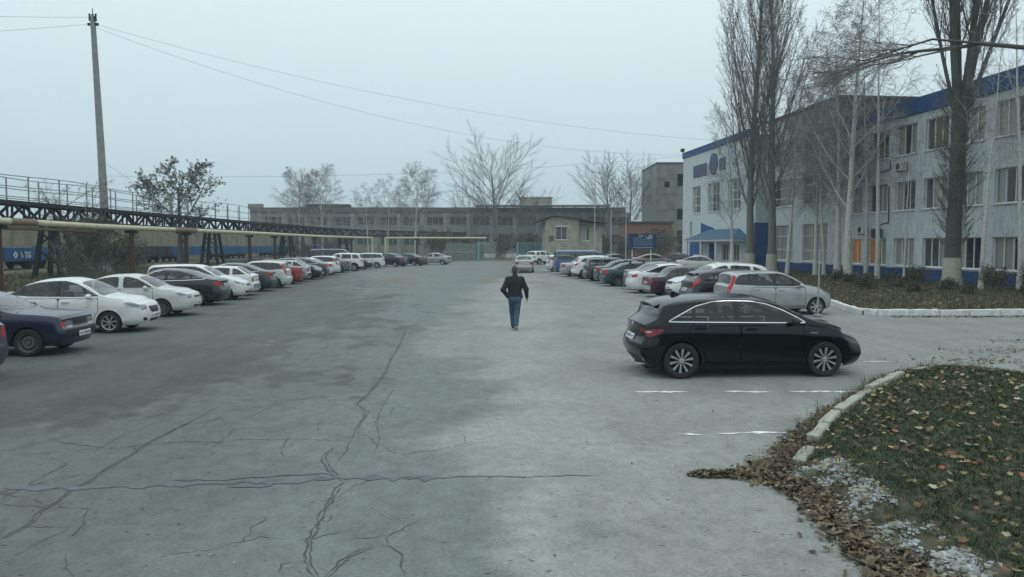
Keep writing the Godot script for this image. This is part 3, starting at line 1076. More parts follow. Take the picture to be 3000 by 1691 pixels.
func spec_suv() -> Dictionary: # tall boxy five-door with arches
	return {"L": 4.32, "W": 0.905, "R": 0.345, "xr": -1.36, "xf": 1.31, "yb": 0.30, "corner": 0.12, "bow": 0.14, "bow_r": 0.09, "tumble": 0.24, "clad": 0.42,
		"top": [[-2.16, 1.10], [-2.10, 1.18], [-1.98, 1.42], [-1.88, 1.57], [-1.5, 1.63], [-0.6, 1.66], [0.0, 1.65], [0.25, 1.60], [0.5, 1.50], [1.06, 1.16], [1.25, 1.11], [1.8, 1.05], [2.05, 0.97], [2.16, 0.88]],
		"belt": [[-2.16, 1.05], [-1.4, 1.09], [-0.5, 1.07], [0.5, 1.05], [1.1, 1.03], [1.7, 0.98], [2.16, 0.84]],
		"fd": [[0.30, 0.10], [0.45, 0.02], [0.55, 0.0], [0.7, 0.03], [0.9, 0.10], [1.0, 0.2]],
		"rd": [[0.30, 0.08], [0.45, 0.01], [0.58, 0.0], [0.66, 0.05], [1.0, 0.07], [1.2, 0.1]],
		"dlo": [[-1.82, 1.16], [-1.72, 1.45], [-1.5, 1.53], [-0.5, 1.57], [0.05, 1.555], [0.35, 1.45], [0.88, 1.13], [0, 1.12]],
		"cuts": [[-1.18, -1.15, 0.05], [-0.18, -0.20, 0.05]], "seal": 0.010, "body_pillars": true,
		"doors": [[-1.15, -0.18, -1.18, -0.20], [-0.18, 0.90, -0.20, 0.25]],
		"ws": [0.38, 1.02], "rw": [-2.09, -1.92], "hood": [1.14, 2.02], "mirror_x": 0.70, "plate_r": 0.86, "plate_f": 0.60,
		"tail_side": [[[-2.16, 0.84], [-2.0, 0.84], [-1.95, 1.12], [-2.1, 1.14]]], "tail_cap": [[[0.62, 0.84], [0.95, 0.84], [0.95, 1.14], [0.66, 1.12]]],
		"head_side": [[[1.72, 0.98], [1.86, 0.84], [2.15, 0.80], [2.16, 0.94], [1.9, 1.02]]], "head_cap": [[[0.42, 0.78], [0.9, 0.78], [0.9, 0.94], [0.42, 0.92]]],
		"grille": [[[-0.1, 0.74], [0.38, 0.76], [0.38, 0.90], [-0.1, 0.90]], [[-0.1, 0.44], [0.5, 0.44], [0.44, 0.56], [-0.1, 0.56]]]}

func spec_crossover() -> Dictionary: # rounded crossover with rising belt
	var s := spec_suv()
	s.merge({"L": 4.40, "R": 0.335, "tumble": 0.30, "clad": 0.36, "corner": 0.16, "bow": 0.18,
		"top": [[-2.20, 1.08], [-2.12, 1.15], [-1.92, 1.38], [-1.72, 1.54], [-1.3, 1.61], [-0.6, 1.65], [0.0, 1.64], [0.3, 1.58], [0.6, 1.46], [1.2, 1.12], [1.45, 1.06], [1.85, 1.01], [2.1, 0.94], [2.2, 0.88]],
		"belt": [[-2.2, 1.03], [-1.4, 1.10], [-0.5, 1.06], [0.5, 1.02], [1.1, 0.99], [1.7, 0.95], [2.1, 0.88], [2.2, 0.82]],
		"dlo": [[-1.72, 1.20], [-1.55, 1.38], [-1.3, 1.49], [-0.5, 1.555], [0.08, 1.545], [0.4, 1.43], [0.95, 1.10], [0, 1.10]],
		"ws": [0.46, 1.14], "rw": [-2.06, -1.76], "hood": [1.28, 2.06],
		"tail_side": [[[-2.2, 0.92], [-1.98, 0.94], [-1.78, 1.12], [-1.95, 1.12], [-2.2, 1.04]]], "tail_cap": [[[0.50, 0.92], [0.95, 0.90], [0.95, 1.06], [0.56, 1.02]]]}, true)
	return s

func spec_wagon() -> Dictionary: # long-roof estate, tall tail lamps
	var s := spec_hatch_tall()
	s.merge({"L": 4.35, "xr": -1.38, "xf": 1.32, "R": 0.305,
		"top": [[-2.175, 1.05], [-2.13, 1.12], [-2.04, 1.36], [-1.96, 1.49], [-1.6, 1.53], [-0.6, 1.555], [0.0, 1.545], [0.28, 1.49], [0.52, 1.40], [1.12, 1.06], [1.4, 1.0], [1.8, 0.93], [2.07, 0.85], [2.175, 0.79]],
		"belt": [[-2.175, 0.99], [-1.4, 1.01], [-0.5, 0.985], [0.5, 0.96], [1.1, 0.93], [1.6, 0.88], [2.0, 0.81], [2.175, 0.74]],
		"dlo": [[-1.92, 1.08], [-1.84, 1.34], [-1.66, 1.43], [-0.6, 1.475], [0.05, 1.46], [0.35, 1.36], [0.70, 1.17], [0.94, 1.03], [0.3, 1.02], [-0.8, 1.04]],
		"cuts": [[-1.10, -1.10, 0.04], [-0.14, -0.16, 0.05]], "doors": [[-1.08, -0.14, -1.1, -0.16], [-0.14, 0.93, -0.16, 0.25]],
		"ws": [0.40, 1.08], "rw": [-2.12, -1.99], "hood": [1.18, 2.02], "mirror_x": 0.72,
		"tail_side": [[[-2.175, 0.76], [-2.04, 0.76], [-1.99, 0.92], [-1.92, 1.20], [-2.0, 1.28], [-2.06, 1.1]]],
		"tail_lens_side": [[[-2.15, 0.88], [-2.04, 0.88], [-2.0, 0.98], [-2.12, 0.98]]],
		"tail_cap": [[[0.62, 0.76], [0.95, 0.76], [0.95, 1.12], [0.68, 1.04]]], "tail_top": [],
		"head_side": [[[1.66, 0.85], [1.82, 0.72], [2.14, 0.64], [2.17, 0.75], [1.86, 0.87]]]}, true)
	return s

func spec_van() -> Dictionary: # long panel-sided minibus
	return {"L": 4.95, "W": 0.955, "R": 0.335, "xr": -1.48, "xf": 1.55, "yb": 0.24, "corner": 0.09, "bow": 0.20, "bow_r": 0.05, "rblend": 0.3, "tumble": 0.16,
		"top": [[-2.475, 1.20], [-2.45, 1.30], [-2.38, 1.70], [-2.33, 1.88], [-2.1, 1.955], [-0.5, 1.98], [0.7, 1.96], [1.05, 1.90], [1.3, 1.76], [1.82, 1.24], [1.95, 1.15], [2.2, 1.05], [2.475, 0.88]],
		"belt": [[-2.475, 1.14], [-1, 1.16], [0.8, 1.15], [1.6, 1.08], [2.0, 0.98], [2.475, 0.80]],
		"fd": [[0.24, 0.10], [0.4, 0.02], [0.52, 0.0], [0.7, 0.04], [0.9, 0.14], [1.0, 0.2]],
		"rd": [[0.24, 0.05], [0.4, 0.0], [0.6, 0.0], [0.68, 0.03], [1.2, 0.04], [1.3, 0.06]],
		"dlo": [[-2.26, 1.22], [-2.20, 1.74], [0.75, 1.78], [1.0, 1.74], [1.18, 1.60], [1.55, 1.20]],
		"cuts": [[-0.85, -0.85, 0.04], [0.42, 0.42, 0.05]], "seal": 0.012,
		"doors": [[-0.82, 0.40, -0.82, 0.40], [0.42, 1.42, 0.42, 0.95]],
		"ws": [1.16, 1.84], "rw": [-2.44, -2.35], "hood": [1.96, 2.3], "mirror_x": 1.24, "plate_r": 0.95, "plate_f": 0.5, "seat": 0.8, "seat_rows": [0.0, -0.9, -1.8],
		"tail_side": [[[-2.475, 0.80], [-2.38, 0.80], [-2.38, 1.16], [-2.45, 1.16]]], "tail_cap": [[[0.70, 0.80], [0.97, 0.80], [0.97, 1.16], [0.72, 1.16]]],
		"head_side": [[[2.02, 0.94], [2.2, 0.78], [2.44, 0.74], [2.45, 0.88], [2.2, 0.98]]], "head_cap": [[[0.5, 0.72], [0.95, 0.72], [0.95, 0.90], [0.5, 0.88]]],
		"grille": [[[-0.1, 0.64], [0.45, 0.66], [0.45, 0.78], [-0.1, 0.78]], [[-0.1, 0.34], [0.55, 0.34], [0.5, 0.46], [-0.1, 0.46]]]}
func paint(r: float, g: float, b: float, metal := 0.0, rough := 0.32) -> StandardMaterial3D:
	var m := mat(r, g, b, rough, metal)
	m.clearcoat_enabled = true
	m.clearcoat = 0.5
	m.clearcoat_roughness = 0.12
	if T.has("grime"):
		m.albedo_texture = T.grime
		m.uv1_triplanar = true
		m.uv1_scale = Vector3(0.55, 0.9, 0.55)
	return m

func materials() -> void:
	M.car_glass = mat(0.012, 0.02, 0.022, 0.04)
	M.car_glass.transparency = BaseMaterial3D.TRANSPARENCY_ALPHA
	M.car_glass.albedo_color.a = 0.50
	M.car_glass_front = mat(0.02, 0.03, 0.03, 0.04)
	M.car_glass_front.transparency = BaseMaterial3D.TRANSPARENCY_ALPHA
	M.car_glass_front.albedo_color.a = 0.35
	M.rubber = mat(0.012, 0.012, 0.013, 0.5)
	M.plastic = mat(0.02, 0.021, 0.022, 0.55)
	M.chrome = mat(0.75, 0.77, 0.78, 0.16, 1.0)
	M.tail_red = mat(0.42, 0.015, 0.03, 0.15)
	M.lamp_clear = mat(0.30, 0.33, 0.35, 0.10, 0.6)
	M.indicator = mat(0.50, 0.05, 0.04, 0.15)
	M.grille = mat(0.012, 0.012, 0.013, 0.4)
	M.underbody = mat(0.012, 0.012, 0.012, 0.9)
	M.cabin = mat(0.055, 0.056, 0.058, 0.9)
	M.plate_ink = mat(0.08, 0.08, 0.09, 0.6)
	M.plate = mat(0.62, 0.64, 0.64, 0.4)
	M.tyre = mat(0.018, 0.018, 0.018, 0.85)
	M.rim = mat(0.42, 0.44, 0.45, 0.35, 0.7)
	M.rim_steel = mat(0.10, 0.10, 0.105, 0.6, 0.2)
	M.rim_dark = mat(0.02, 0.02, 0.022, 0.6, 0.2)
	M.asphalt = mat(0.19, 0.195, 0.19, 0.9)
	M.earth = mat(0.10, 0.095, 0.07, 0.95)
func more_materials() -> void:
	var W := Color(1, 1, 1)
	T.fine = grain(256, 11, [[0.06, 4, 1.0], [0.25, 2, 0.8]], Color(0.72, 0.72, 0.72), Color(1.15, 1.15, 1.15))
	T.blotch = grain(256, 31, [[0.012, 5, 1.0], [0.10, 3, 0.5]], Color(0.66, 0.67, 0.66), Color(1.1, 1.1, 1.1))
	T.grime = grain(256, 221, [[0.015, 5, 1.0], [0.12, 3, 0.6]], Color(0.80, 0.79, 0.77), Color(1.06, 1.06, 1.06))
	T.rusty = grain(256, 51, [[0.02, 5, 1.0], [0.15, 3, 0.6]], Color(0.50, 0.34, 0.26), Color(1.15, 1.15, 1.15))
	T.bark = grain(256, 71, [[0.03, 4, 1.0], [0.20, 3, 1.0]], Color(0.35, 0.35, 0.34), Color(1.3, 1.3, 1.25))
	T.soil = grain(256, 91, [[0.02, 5, 1.0], [0.2, 3, 0.8]], Color(0.45, 0.48, 0.42), Color(1.3, 1.2, 1.05))
	T.bump = bumps(256, 5, 0.10, 4, 3.0)
	T.stone_bump = bumps(256, 15, 0.03, 5, 6.0)
	T.streak = grain(512, 201, [[0.015, 5, 1.0], [0.08, 4, 0.7]], Color(0.62, 0.63, 0.60), Color(1.12, 1.12, 1.12))
	M.plaster = textured(mat(0.58, 0.625, 0.645, 0.9), T.streak, 5.0, T.bump, 0.3)
	M.plaster.uv1_scale = Vector3(0.45, 0.11, 0.45)
	M.plaster_blue = textured(mat(0.026, 0.085, 0.235, 0.8), T.blotch, 3.0)
	M.plinth_blue = textured(mat(0.018, 0.056, 0.165, 0.85), T.blotch, 2.0)
	M.brown_wall = textured(mat(0.12, 0.095, 0.075, 0.9), T.blotch, 4.0)
	M.room = mat(0.30, 0.29, 0.26, 0.9)
	M.room_warm = mat(0.55, 0.42, 0.28, 0.9)
	M.frame_white = mat(0.68, 0.69, 0.68, 0.5)
	M.pane = mat(0.03, 0.045, 0.045, 0.03)
	M.pane.transparency = BaseMaterial3D.TRANSPARENCY_ALPHA
	M.pane.albedo_color.a = 0.22
	M.curtain = textured(mat(0.50, 0.52, 0.46, 0.95), T.fine, 0.8)
	M.curtain_dark = textured(mat(0.10, 0.12, 0.12, 0.95), T.fine, 0.8)
	M.curtain_orange = mat(0.66, 0.36, 0.10, 0.95)
	M.curtain_orange.backlight_enabled = true
	M.curtain_orange.backlight = Color(0.80, 0.55, 0.25)
	M.roof_felt = textured(mat(0.06, 0.06, 0.06, 0.95), T.blotch, 3.0)
	M.metal_blue_roof = mat(0.045, 0.105, 0.18, 0.75)
	M.metal_grey = mat(0.32, 0.33, 0.34, 0.5, 0.3)
	M.metal_dark = textured(mat(0.016, 0.018, 0.020, 0.85), T.rusty, 0.8)
	M.metal_rail = mat(0.26, 0.27, 0.26, 0.7)
	M.rust_post = textured(mat(0.085, 0.045, 0.036, 0.85), T.rusty, 0.6)
	M.pipe_wrap = textured(mat(0.60, 0.55, 0.40, 0.75), T.blotch, 1.6, T.bump, 0.4)
	M.pipe_rust = textured(mat(0.25, 0.19, 0.15, 0.85), T.rusty, 0.8)
	M.concrete = textured(mat(0.30, 0.30, 0.285, 0.9), T.blotch, 2.0, T.bump, 0.4)
	M.concrete_old = textured(mat(0.25, 0.232, 0.205, 0.95), T.blotch, 6.0)
	M.concrete_pier = textured(mat(0.31, 0.305, 0.285, 0.95), T.blotch, 4.0)
	M.dark_glass = mat(0.045, 0.05, 0.052, 0.4)
	M.tan_wall = textured(mat(0.26, 0.225, 0.16, 0.95), T.blotch, 5.0)
	M.tan_plaster = textured(mat(0.37, 0.345, 0.28, 0.95), T.blotch, 3.0, T.bump, 0.3)
	M.red_brick = textured(mat(0.26, 0.12, 0.085, 0.95), T.blotch, 2.0)
	M.wagon_blue = textured(mat(0.024, 0.095, 0.24, 0.6), T.blotch, 2.5)
	M.wagon_dark = textured(mat(0.03, 0.035, 0.045, 0.8), T.rusty, 2.0)
	M.white_paint = textured(mat(0.72, 0.72, 0.70, 0.85), T.blotch, 0.9, T.bump, 0.5)
	M.kerb_white = textured(mat(0.44, 0.45, 0.43, 0.95), T.soil, 0.35, T.stone_bump, 0.8)
	M.kerb_grey = textured(mat(0.36, 0.37, 0.36, 0.95), T.soil, 0.6, T.stone_bump, 0.9)
	M.teal = mat(0.16, 0.34, 0.36, 0.7)
	M.sign_blue = mat(0.018, 0.035, 0.11, 0.45)
	M.sign_white = mat(0.62, 0.65, 0.68, 0.5)
	M.sign_grey = mat(0.16, 0.23, 0.32, 0.5)
	M.logo_blue = mat(0.03, 0.045, 0.12, 0.5)
	M.wire = mat(0.28, 0.29, 0.30, 0.8)
	M.cable = mat(0.05, 0.05, 0.05, 0.8)
	M.soil = textured(mat(0.085, 0.080, 0.058, 0.98), T.soil, 3.0, T.stone_bump, 0.8)
	M.verge = textured(mat(0.135, 0.115, 0.072, 0.98), T.soil, 4.0, T.stone_bump, 0.8)
	M.gravel = textured(mat(0.16, 0.15, 0.13, 0.98), T.soil, 1.5, T.stone_bump, 1.0)
	M.crack = textured(mat(0.085, 0.094, 0.093, 0.98), T.blotch, 0.4)
	M.tar = textured(mat(0.135, 0.146, 0.152, 0.9), T.blotch, 0.9)
	M.line = textured(mat(0.80, 0.81, 0.80, 0.85), T.blotch, 0.35)
	yard_material()

# the yard's macro colour: worn grey asphalt with dusty and dark, dirty ground, in world metres
const YX0 := -24.0
const YX1 := 40.0
const YZ0 := -114.0
const YZ1 := 8.0
func yard_material() -> void:
	var wd := 1024
	var hg := 1024
	var n1 := FastNoiseLite.new()
	n1.seed = 3
	n1.frequency = 0.11
	n1.fractal_octaves = 5
	var n2 := FastNoiseLite.new()
	n2.seed = 8
	n2.frequency = 0.35
	n2.fractal_octaves = 4
	var n3 := FastNoiseLite.new()
	n3.seed = 18
	n3.frequency = 1.6
	n3.fractal_octaves = 4
	n3.fractal_gain = 0.65
	var edge := pchip([[-112, 6.0], [-70, 2.0], [-45, -2.0], [-30, -2.2], [-22, -2.4], [-17, -1.9], [-14.5, -0.75], [-12.8, -0.55], [-11.2, -0.85], [-10.0, -1.25], [-9.0, -1.35], [-8.2, -0.75], [-7.4, -0.2], [-6.2, -0.15], [-5.0, -0.2], [8, -0.2]])
	var dark := pchip([[-112, -30.0], [-75, -22.0], [-60, -12.5], [-45, -8.2], [-30, -5.0], [-20, -3.6], [-15, -3.8], [-11.5, -4.4], [-9.8, -5.6], [-8.6, -8.0], [-6, -10.0], [8, -14.0]])
	var px := PackedByteArray()
	px.resize(wd * hg * 3)
	for j in hg:
		var z := lerpf(YZ0, YZ1, (j + 0.5) / hg)
		var ex := pval(edge, z)
		var dk := pval(dark, z)
		for i in wd:
			var x := lerpf(YX0, YX1, (i + 0.5) / wd)
			var a := n1.get_noise_2d(x * 1.0, z * 1.0)
			var b := n2.get_noise_2d(x * 1.3 + z * 0.25, z * 1.3)
			var d := n1.get_noise_2d(x * 2.2 + 90.0, z * 0.8)
			var e2 := n2.get_noise_2d(x * 3.1 + 40.0, z * 1.1)
			# dust east of the edge, oily dirt in the west under the parked row
			var dust := smoothstep(-0.35, 0.55, x - ex + a * 1.3 + b * 0.7 + n3.get_noise_2d(x + 50.0, z) * 0.35)
			var dirt := smoothstep(-0.9, 1.3, dk - x + a * 2.2 + d * 2.0 + b * 2.2 + e2 * 1.6 + n3.get_noise_2d(x, z) * 2.2)
			var v := 0.214 + 0.03 * n3.get_noise_2d(x - 30.0, z + 9.0) + 0.014 * a + 0.020 * b + 0.014 * e2
			v += dust * (0.070 + 0.03 * b + 0.02 * e2 + 0.05 * exp(-pow((x - 0.3) / 1.3, 2)))
			# the older, darker surface west of the long crack
			var old := smoothstep(-1.1, 1.1, -2.7 - x + 1.5 * a + 1.2 * b + 0.8 * n3.get_noise_2d(x + 11.0, z - 4.0)) * smoothstep(-24.0, -9.0, z)
			v *= 1.0 - 0.29 * old
			v *= 1.0 - dirt * (0.40 + 0.10 * d + 0.16 * e2)
			var sand := smoothstep(0.10, 0.42, d + 0.35 * b) * smoothstep(-34.0, -52.0, z) * (1.0 - smoothstep(2.0, 7.0, x))
			var c := Color(v * 0.92, v * 1.0, v * 0.955)
			c = c.lerp(Color(v * 0.985, v * 1.0, v * 0.925), dust * 0.7)
			c = c.lerp(Color(0.19, 0.165, 0.12), sand * 0.6)
			c = c.linear_to_srgb()
			var k := (j * wd + i) * 3
			px[k] = int(clampf(c.r, 0, 1) * 255)
			px[k + 1] = int(clampf(c.g, 0, 1) * 255)
			px[k + 2] = int(clampf(c.b, 0, 1) * 255)
	var tex := ImageTexture.create_from_image(Image.create_from_data(wd, hg, false, Image.FORMAT_RGB8, px))
	var m := StandardMaterial3D.new()
	m.albedo_texture = tex
	m.roughness = 0.92
	T.grit = grain(1024, 131, [[0.02, 4, 0.7], [0.10, 4, 1.0], [0.45, 2, 1.0]], Color(0.46, 0.46, 0.46), Color(1.16, 1.16, 1.16))
	# small pits and crumbs scattered over the asphalt
	var gi: Image = T.grit.get_image()
	var gr := RandomNumberGenerator.new()
	gr.seed = 6
	for k in 420:
		var cx := gr.randi() % 1024
		var cy := gr.randi() % 1024
		var rx := gr.randf_range(1.0, 5.0)
		var ry := gr.randf_range(0.8, 2.2)
		var tone := gr.randf_range(0.45, 0.72) if gr.randf() < 0.86 else 1.35
		for yy in range(-3, 4):
			for xx in range(-6, 7):
				if pow(xx / rx, 2) + pow(yy / ry, 2) < 1.0 + gr.randf_range(-0.4, 0.3):
					var q := gi.get_pixel(posmod(cx + xx, 1024), posmod(cy + yy, 1024))
					gi.set_pixel(posmod(cx + xx, 1024), posmod(cy + yy, 1024), Color(q.r * tone, q.g * tone, q.b * tone).clamp())
	T.grit = ImageTexture.create_from_image(gi)
	m.detail_enabled = true
	m.detail_blend_mode = BaseMaterial3D.BLEND_MODE_MUL
	m.detail_albedo = T.grit
	m.detail_uv_layer = BaseMaterial3D.DETAIL_UV_2
	M.yard = m
# outlines of cracks, tar and worn paint on the yard, in metres (x, z)
const CRACKS := [[0.055, [[-1.42, -5.42], [-1.55, -5.69], [-1.65, -6.12], [-1.66, -6.39], [-1.69, -6.62], [-1.70, -7.04], [-1.72, -7.45], [-1.70, -7.67]]],
	[0.060, [[-1.70, -7.67], [-1.94, -8.05], [-2.12, -8.51], [-2.14, -8.72], [-2.09, -8.98]]],
	[0.035, [[-1.94, -8.35], [-1.92, -8.76], [-1.98, -9.30], [-2.02, -9.80]]],
	[0.050, [[-2.02, -9.80], [-2.05, -10.48], [-2.08, -10.93], [-2.34, -11.41], [-2.31, -12.17], [-2.33, -13.23], [-2.37, -14.27], [-2.55, -16.02], [-2.63, -17.55], [-2.75, -19.01], [-3.02, -21.70]]],
	[0.040, [[-1.69, -6.62], [-1.61, -6.50], [-1.57, -6.62], [-1.61, -6.72]]],
	[0.035, [[-1.72, -5.52], [-1.75, -5.66], [-1.61, -5.69], [-1.56, -5.73]]],
	[0.050, [[-1.34, -5.42], [-1.29, -5.69], [-1.21, -5.88], [-1.10, -5.98]]],
	[0.030, [[-1.10, -5.98], [-0.97, -5.98], [-0.86, -5.84], [-0.78, -5.42]]],
	[0.022, [[-1.01, -6.00], [-1.01, -6.21], [-0.88, -6.46], [-0.74, -6.60]]],
	[0.022, [[-1.35, -6.12], [-1.10, -6.19], [-1.05, -6.23]]],
	[0.050, [[-4.17, -6.12], [-4.15, -6.48], [-4.26, -6.83], [-4.24, -7.01], [-4.31, -7.39], [-4.28, -7.77], [-4.35, -8.05], [-4.34, -8.59], [-4.41, -9.20], [-4.39, -9.59], [-4.35, -10.42]]],
	[0.025, [[-4.74, -6.99], [-4.49, -6.93], [-4.31, -6.91], [-3.79, -6.85]]],
	[0.022, [[-4.36, -6.41], [-3.77, -6.39]]],
	[0.030, [[-3.61, -6.08], [-3.69, -6.48], [-3.90, -6.93]]],
	[0.030, [[-5.67, -9.30], [-5.17, -9.07], [-4.61, -8.89], [-4.48, -9.11], [-4.27, -9.16], [-3.94, -9.25], [-3.54, -9.20], [-3.37, -9.35], [-2.88, -9.35], [-2.01, -9.30]]],
	[0.020, [[-3.97, -8.67], [-3.83, -8.51], [-3.52, -8.51]]],
	[0.020, [[-2.58, -8.35], [-2.16, -8.59]]],
	[0.025, [[-2.78, -9.49], [-2.73, -8.93], [-2.54, -8.43]]],
	[0.025, [[-2.48, -9.70], [-2.59, -10.13], [-2.57, -10.48], [-2.40, -10.48]]],
	[0.028, [[-4.36, -10.99], [-3.98, -11.06], [-3.55, -11.33], [-3.51, -11.62], [-3.15, -11.85], [-2.77, -12.09]]],
	[0.020, [[-3.55, -11.33], [-2.94, -11.06]]],
	[0.022, [[-4.07, -9.91], [-4.11, -10.36], [-4.04, -10.67], [-3.91, -10.48]]],
	[0.022, [[-3.54, -8.67], [-3.54, -9.20], [-3.62, -9.91], [-3.12, -9.96]]],
	[0.016, [[-1.57, -9.70], [-1.09, -9.73]]],
	[0.025, [[-1.58, -8.67], [-1.64, -9.40], [-1.84, -10.25], [-1.93, -11.26], [-1.97, -12.68]]],
	[0.020, [[-1.95, -9.59], [-1.65, -9.59]]],
	[0.030, [[-4.82, -7.10], [-4.84, -7.51], [-4.88, -8.28], [-5.04, -8.43], [-5.31, -8.51]]],
	[0.022, [[-3.51, -7.77], [-3.60, -7.98], [-3.49, -8.13]]],
	[0.018, [[-3.45, -6.48], [-3.09, -6.48]]],
	[0.022, [[-3.52, -7.33], [-3.39, -7.10]]],
	[0.020, [[-4.39, -9.49], [-4.35, -10.42], [-4.35, -11.26]]],
	[0.020, [[-4.84, -8.67], [-4.92, -9.49], [-4.74, -10.61]]],
	[0.020, [[-5.06, -11.55], [-5.09, -12.68]]],
	[0.018, [[-2.74, -12.68], [-2.33, -13.23]]],
	[0.018, [[-3.49, -5.88], [-3.31, -5.58], [-3.16, -5.42]]],
	[0.020, [[-2.66, -5.96], [-2.45, -5.92]]],
	[0.020, [[-3.45, -8.84], [-3.44, -8.43]]],
	[0.018, [[-1.66, -7.21], [-1.84, -7.30]]],
	[0.018, [[-5.82, -11.26], [-5.93, -12.50], [-6.05, -13.83]]],
	[0.018, [[-1.99, -16.02], [-1.88, -18.25]]]]
const TAR := [[0.030, [[-0.70, -7.80], [-0.28, -7.84], [0.21, -7.82], [0.64, -7.88], [0.92, -7.84]]],
	[0.120, [[-5.00, -7.44], [-4.22, -7.47], [-3.43, -7.56], [-2.93, -7.61]]],
	[0.160, [[-2.95, -7.60], [-2.38, -7.69], [-1.79, -7.76], [-1.38, -7.77], [-0.98, -7.79], [-0.67, -7.77]]],
	[0.050, [[-3.48, -7.71], [-2.99, -7.71], [-2.62, -7.81], [-1.91, -7.95], [-1.71, -7.77]]],
	[0.050, [[-2.87, -7.48], [-2.42, -7.51], [-2.43, -7.67]]]]
const LINES := [[[1.99, -12.40], [2.87, -12.40]],
	[[3.40, -12.43], [4.20, -12.40]],
	[[4.52, -12.43], [5.55, -12.43]],
	[[2.11, -9.61], [2.41, -9.57]],
	[[2.59, -9.62], [3.05, -9.68], [3.62, -9.70]],
	[[7.16, -15.66], [7.81, -15.66]]]
# ---------------------------------------------------------------- ground
func yard_sheet(poly: PackedVector2Array, y: float) -> ArrayMesh:
	var b := MB.new()
	var idx := Geometry2D.triangulate_polygon(poly)
	for i in range(0, idx.size(), 3):
		var q := [poly[idx[i]], poly[idx[i + 1]], poly[idx[i + 2]]]
		if (q[1] - q[0]).cross(q[2] - q[0]) > 0:
			q = [q[0], q[2], q[1]]
		for e in q:
			b.v.append(Vector3(e.x, y, e.y))
			b.n.append(Vector3.UP)
			b.uv.append(Vector2((e.x - YX0) / (YX1 - YX0), (e.y - YZ0) / (YZ1 - YZ0)))
			b.uv2.append(e * 0.19)
	# winding check on the first triangle
	if b.v.size() >= 3 and (b.v[2] - b.v[0]).cross(b.v[1] - b.v[0]).y < 0:
		for i in range(0, b.v.size(), 3):
			var t := b.v[i + 1]
			b.v[i + 1] = b.v[i + 2]
			b.v[i + 2] = t
			var u := b.uv[i + 1]
			b.uv[i + 1] = b.uv[i + 2]
			b.uv[i + 2] = u
			u = b.uv2[i + 1]
			b.uv2[i + 1] = b.uv2[i + 2]
			b.uv2[i + 2] = u
	return b.mesh()

func ribbon(pts: Array, w: float, y: float, jit: float, seed_: int) -> ArrayMesh:
	# an irregular flat strip along a path, for cracks and tar
	var r := RandomNumberGenerator.new()
	r.seed = seed_
	var path := PackedVector2Array()
	for i in pts.size() - 1:
		var a := Vector2(pts[i][0], pts[i][1])
		var b := Vector2(pts[i + 1][0], pts[i + 1][1])
		var k: int = max(1, int(a.distance_to(b) / 0.07))
		for q in k:
			var o := Vector2(r.randf_range(-1, 1), r.randf_range(-1, 1)) * jit
			path.append(a.lerp(b, float(q) / k) + o)
	path.append(Vector2(pts[-1][0], pts[-1][1]))
	var mb := MB.new()
	var pl := Vector3.ZERO
	var pr := Vector3.ZERO
	for i in path.size():
		var d := (path[min(i + 1, path.size() - 1)] - path[max(i - 1, 0)]).normalized()
		var s := Vector2(-d.y, d.x)
		var end: float = min(1.0, min(i, path.size() - 1 - i) / 3.0 + 0.15)
		var hw := w * 0.5 * end
		var l := path[i] + s * hw * r.randf_range(0.05, 1.6)
		var g := path[i] - s * hw * r.randf_range(0.05, 1.6)
		var L := Vector3(l.x, y, l.y)
		var G := Vector3(g.x, y, g.y)
		if i > 0:
			mb.quad(pl, L, G, pr, Vector3.UP)
		pl = L
		pr = G
	return mb.mesh()

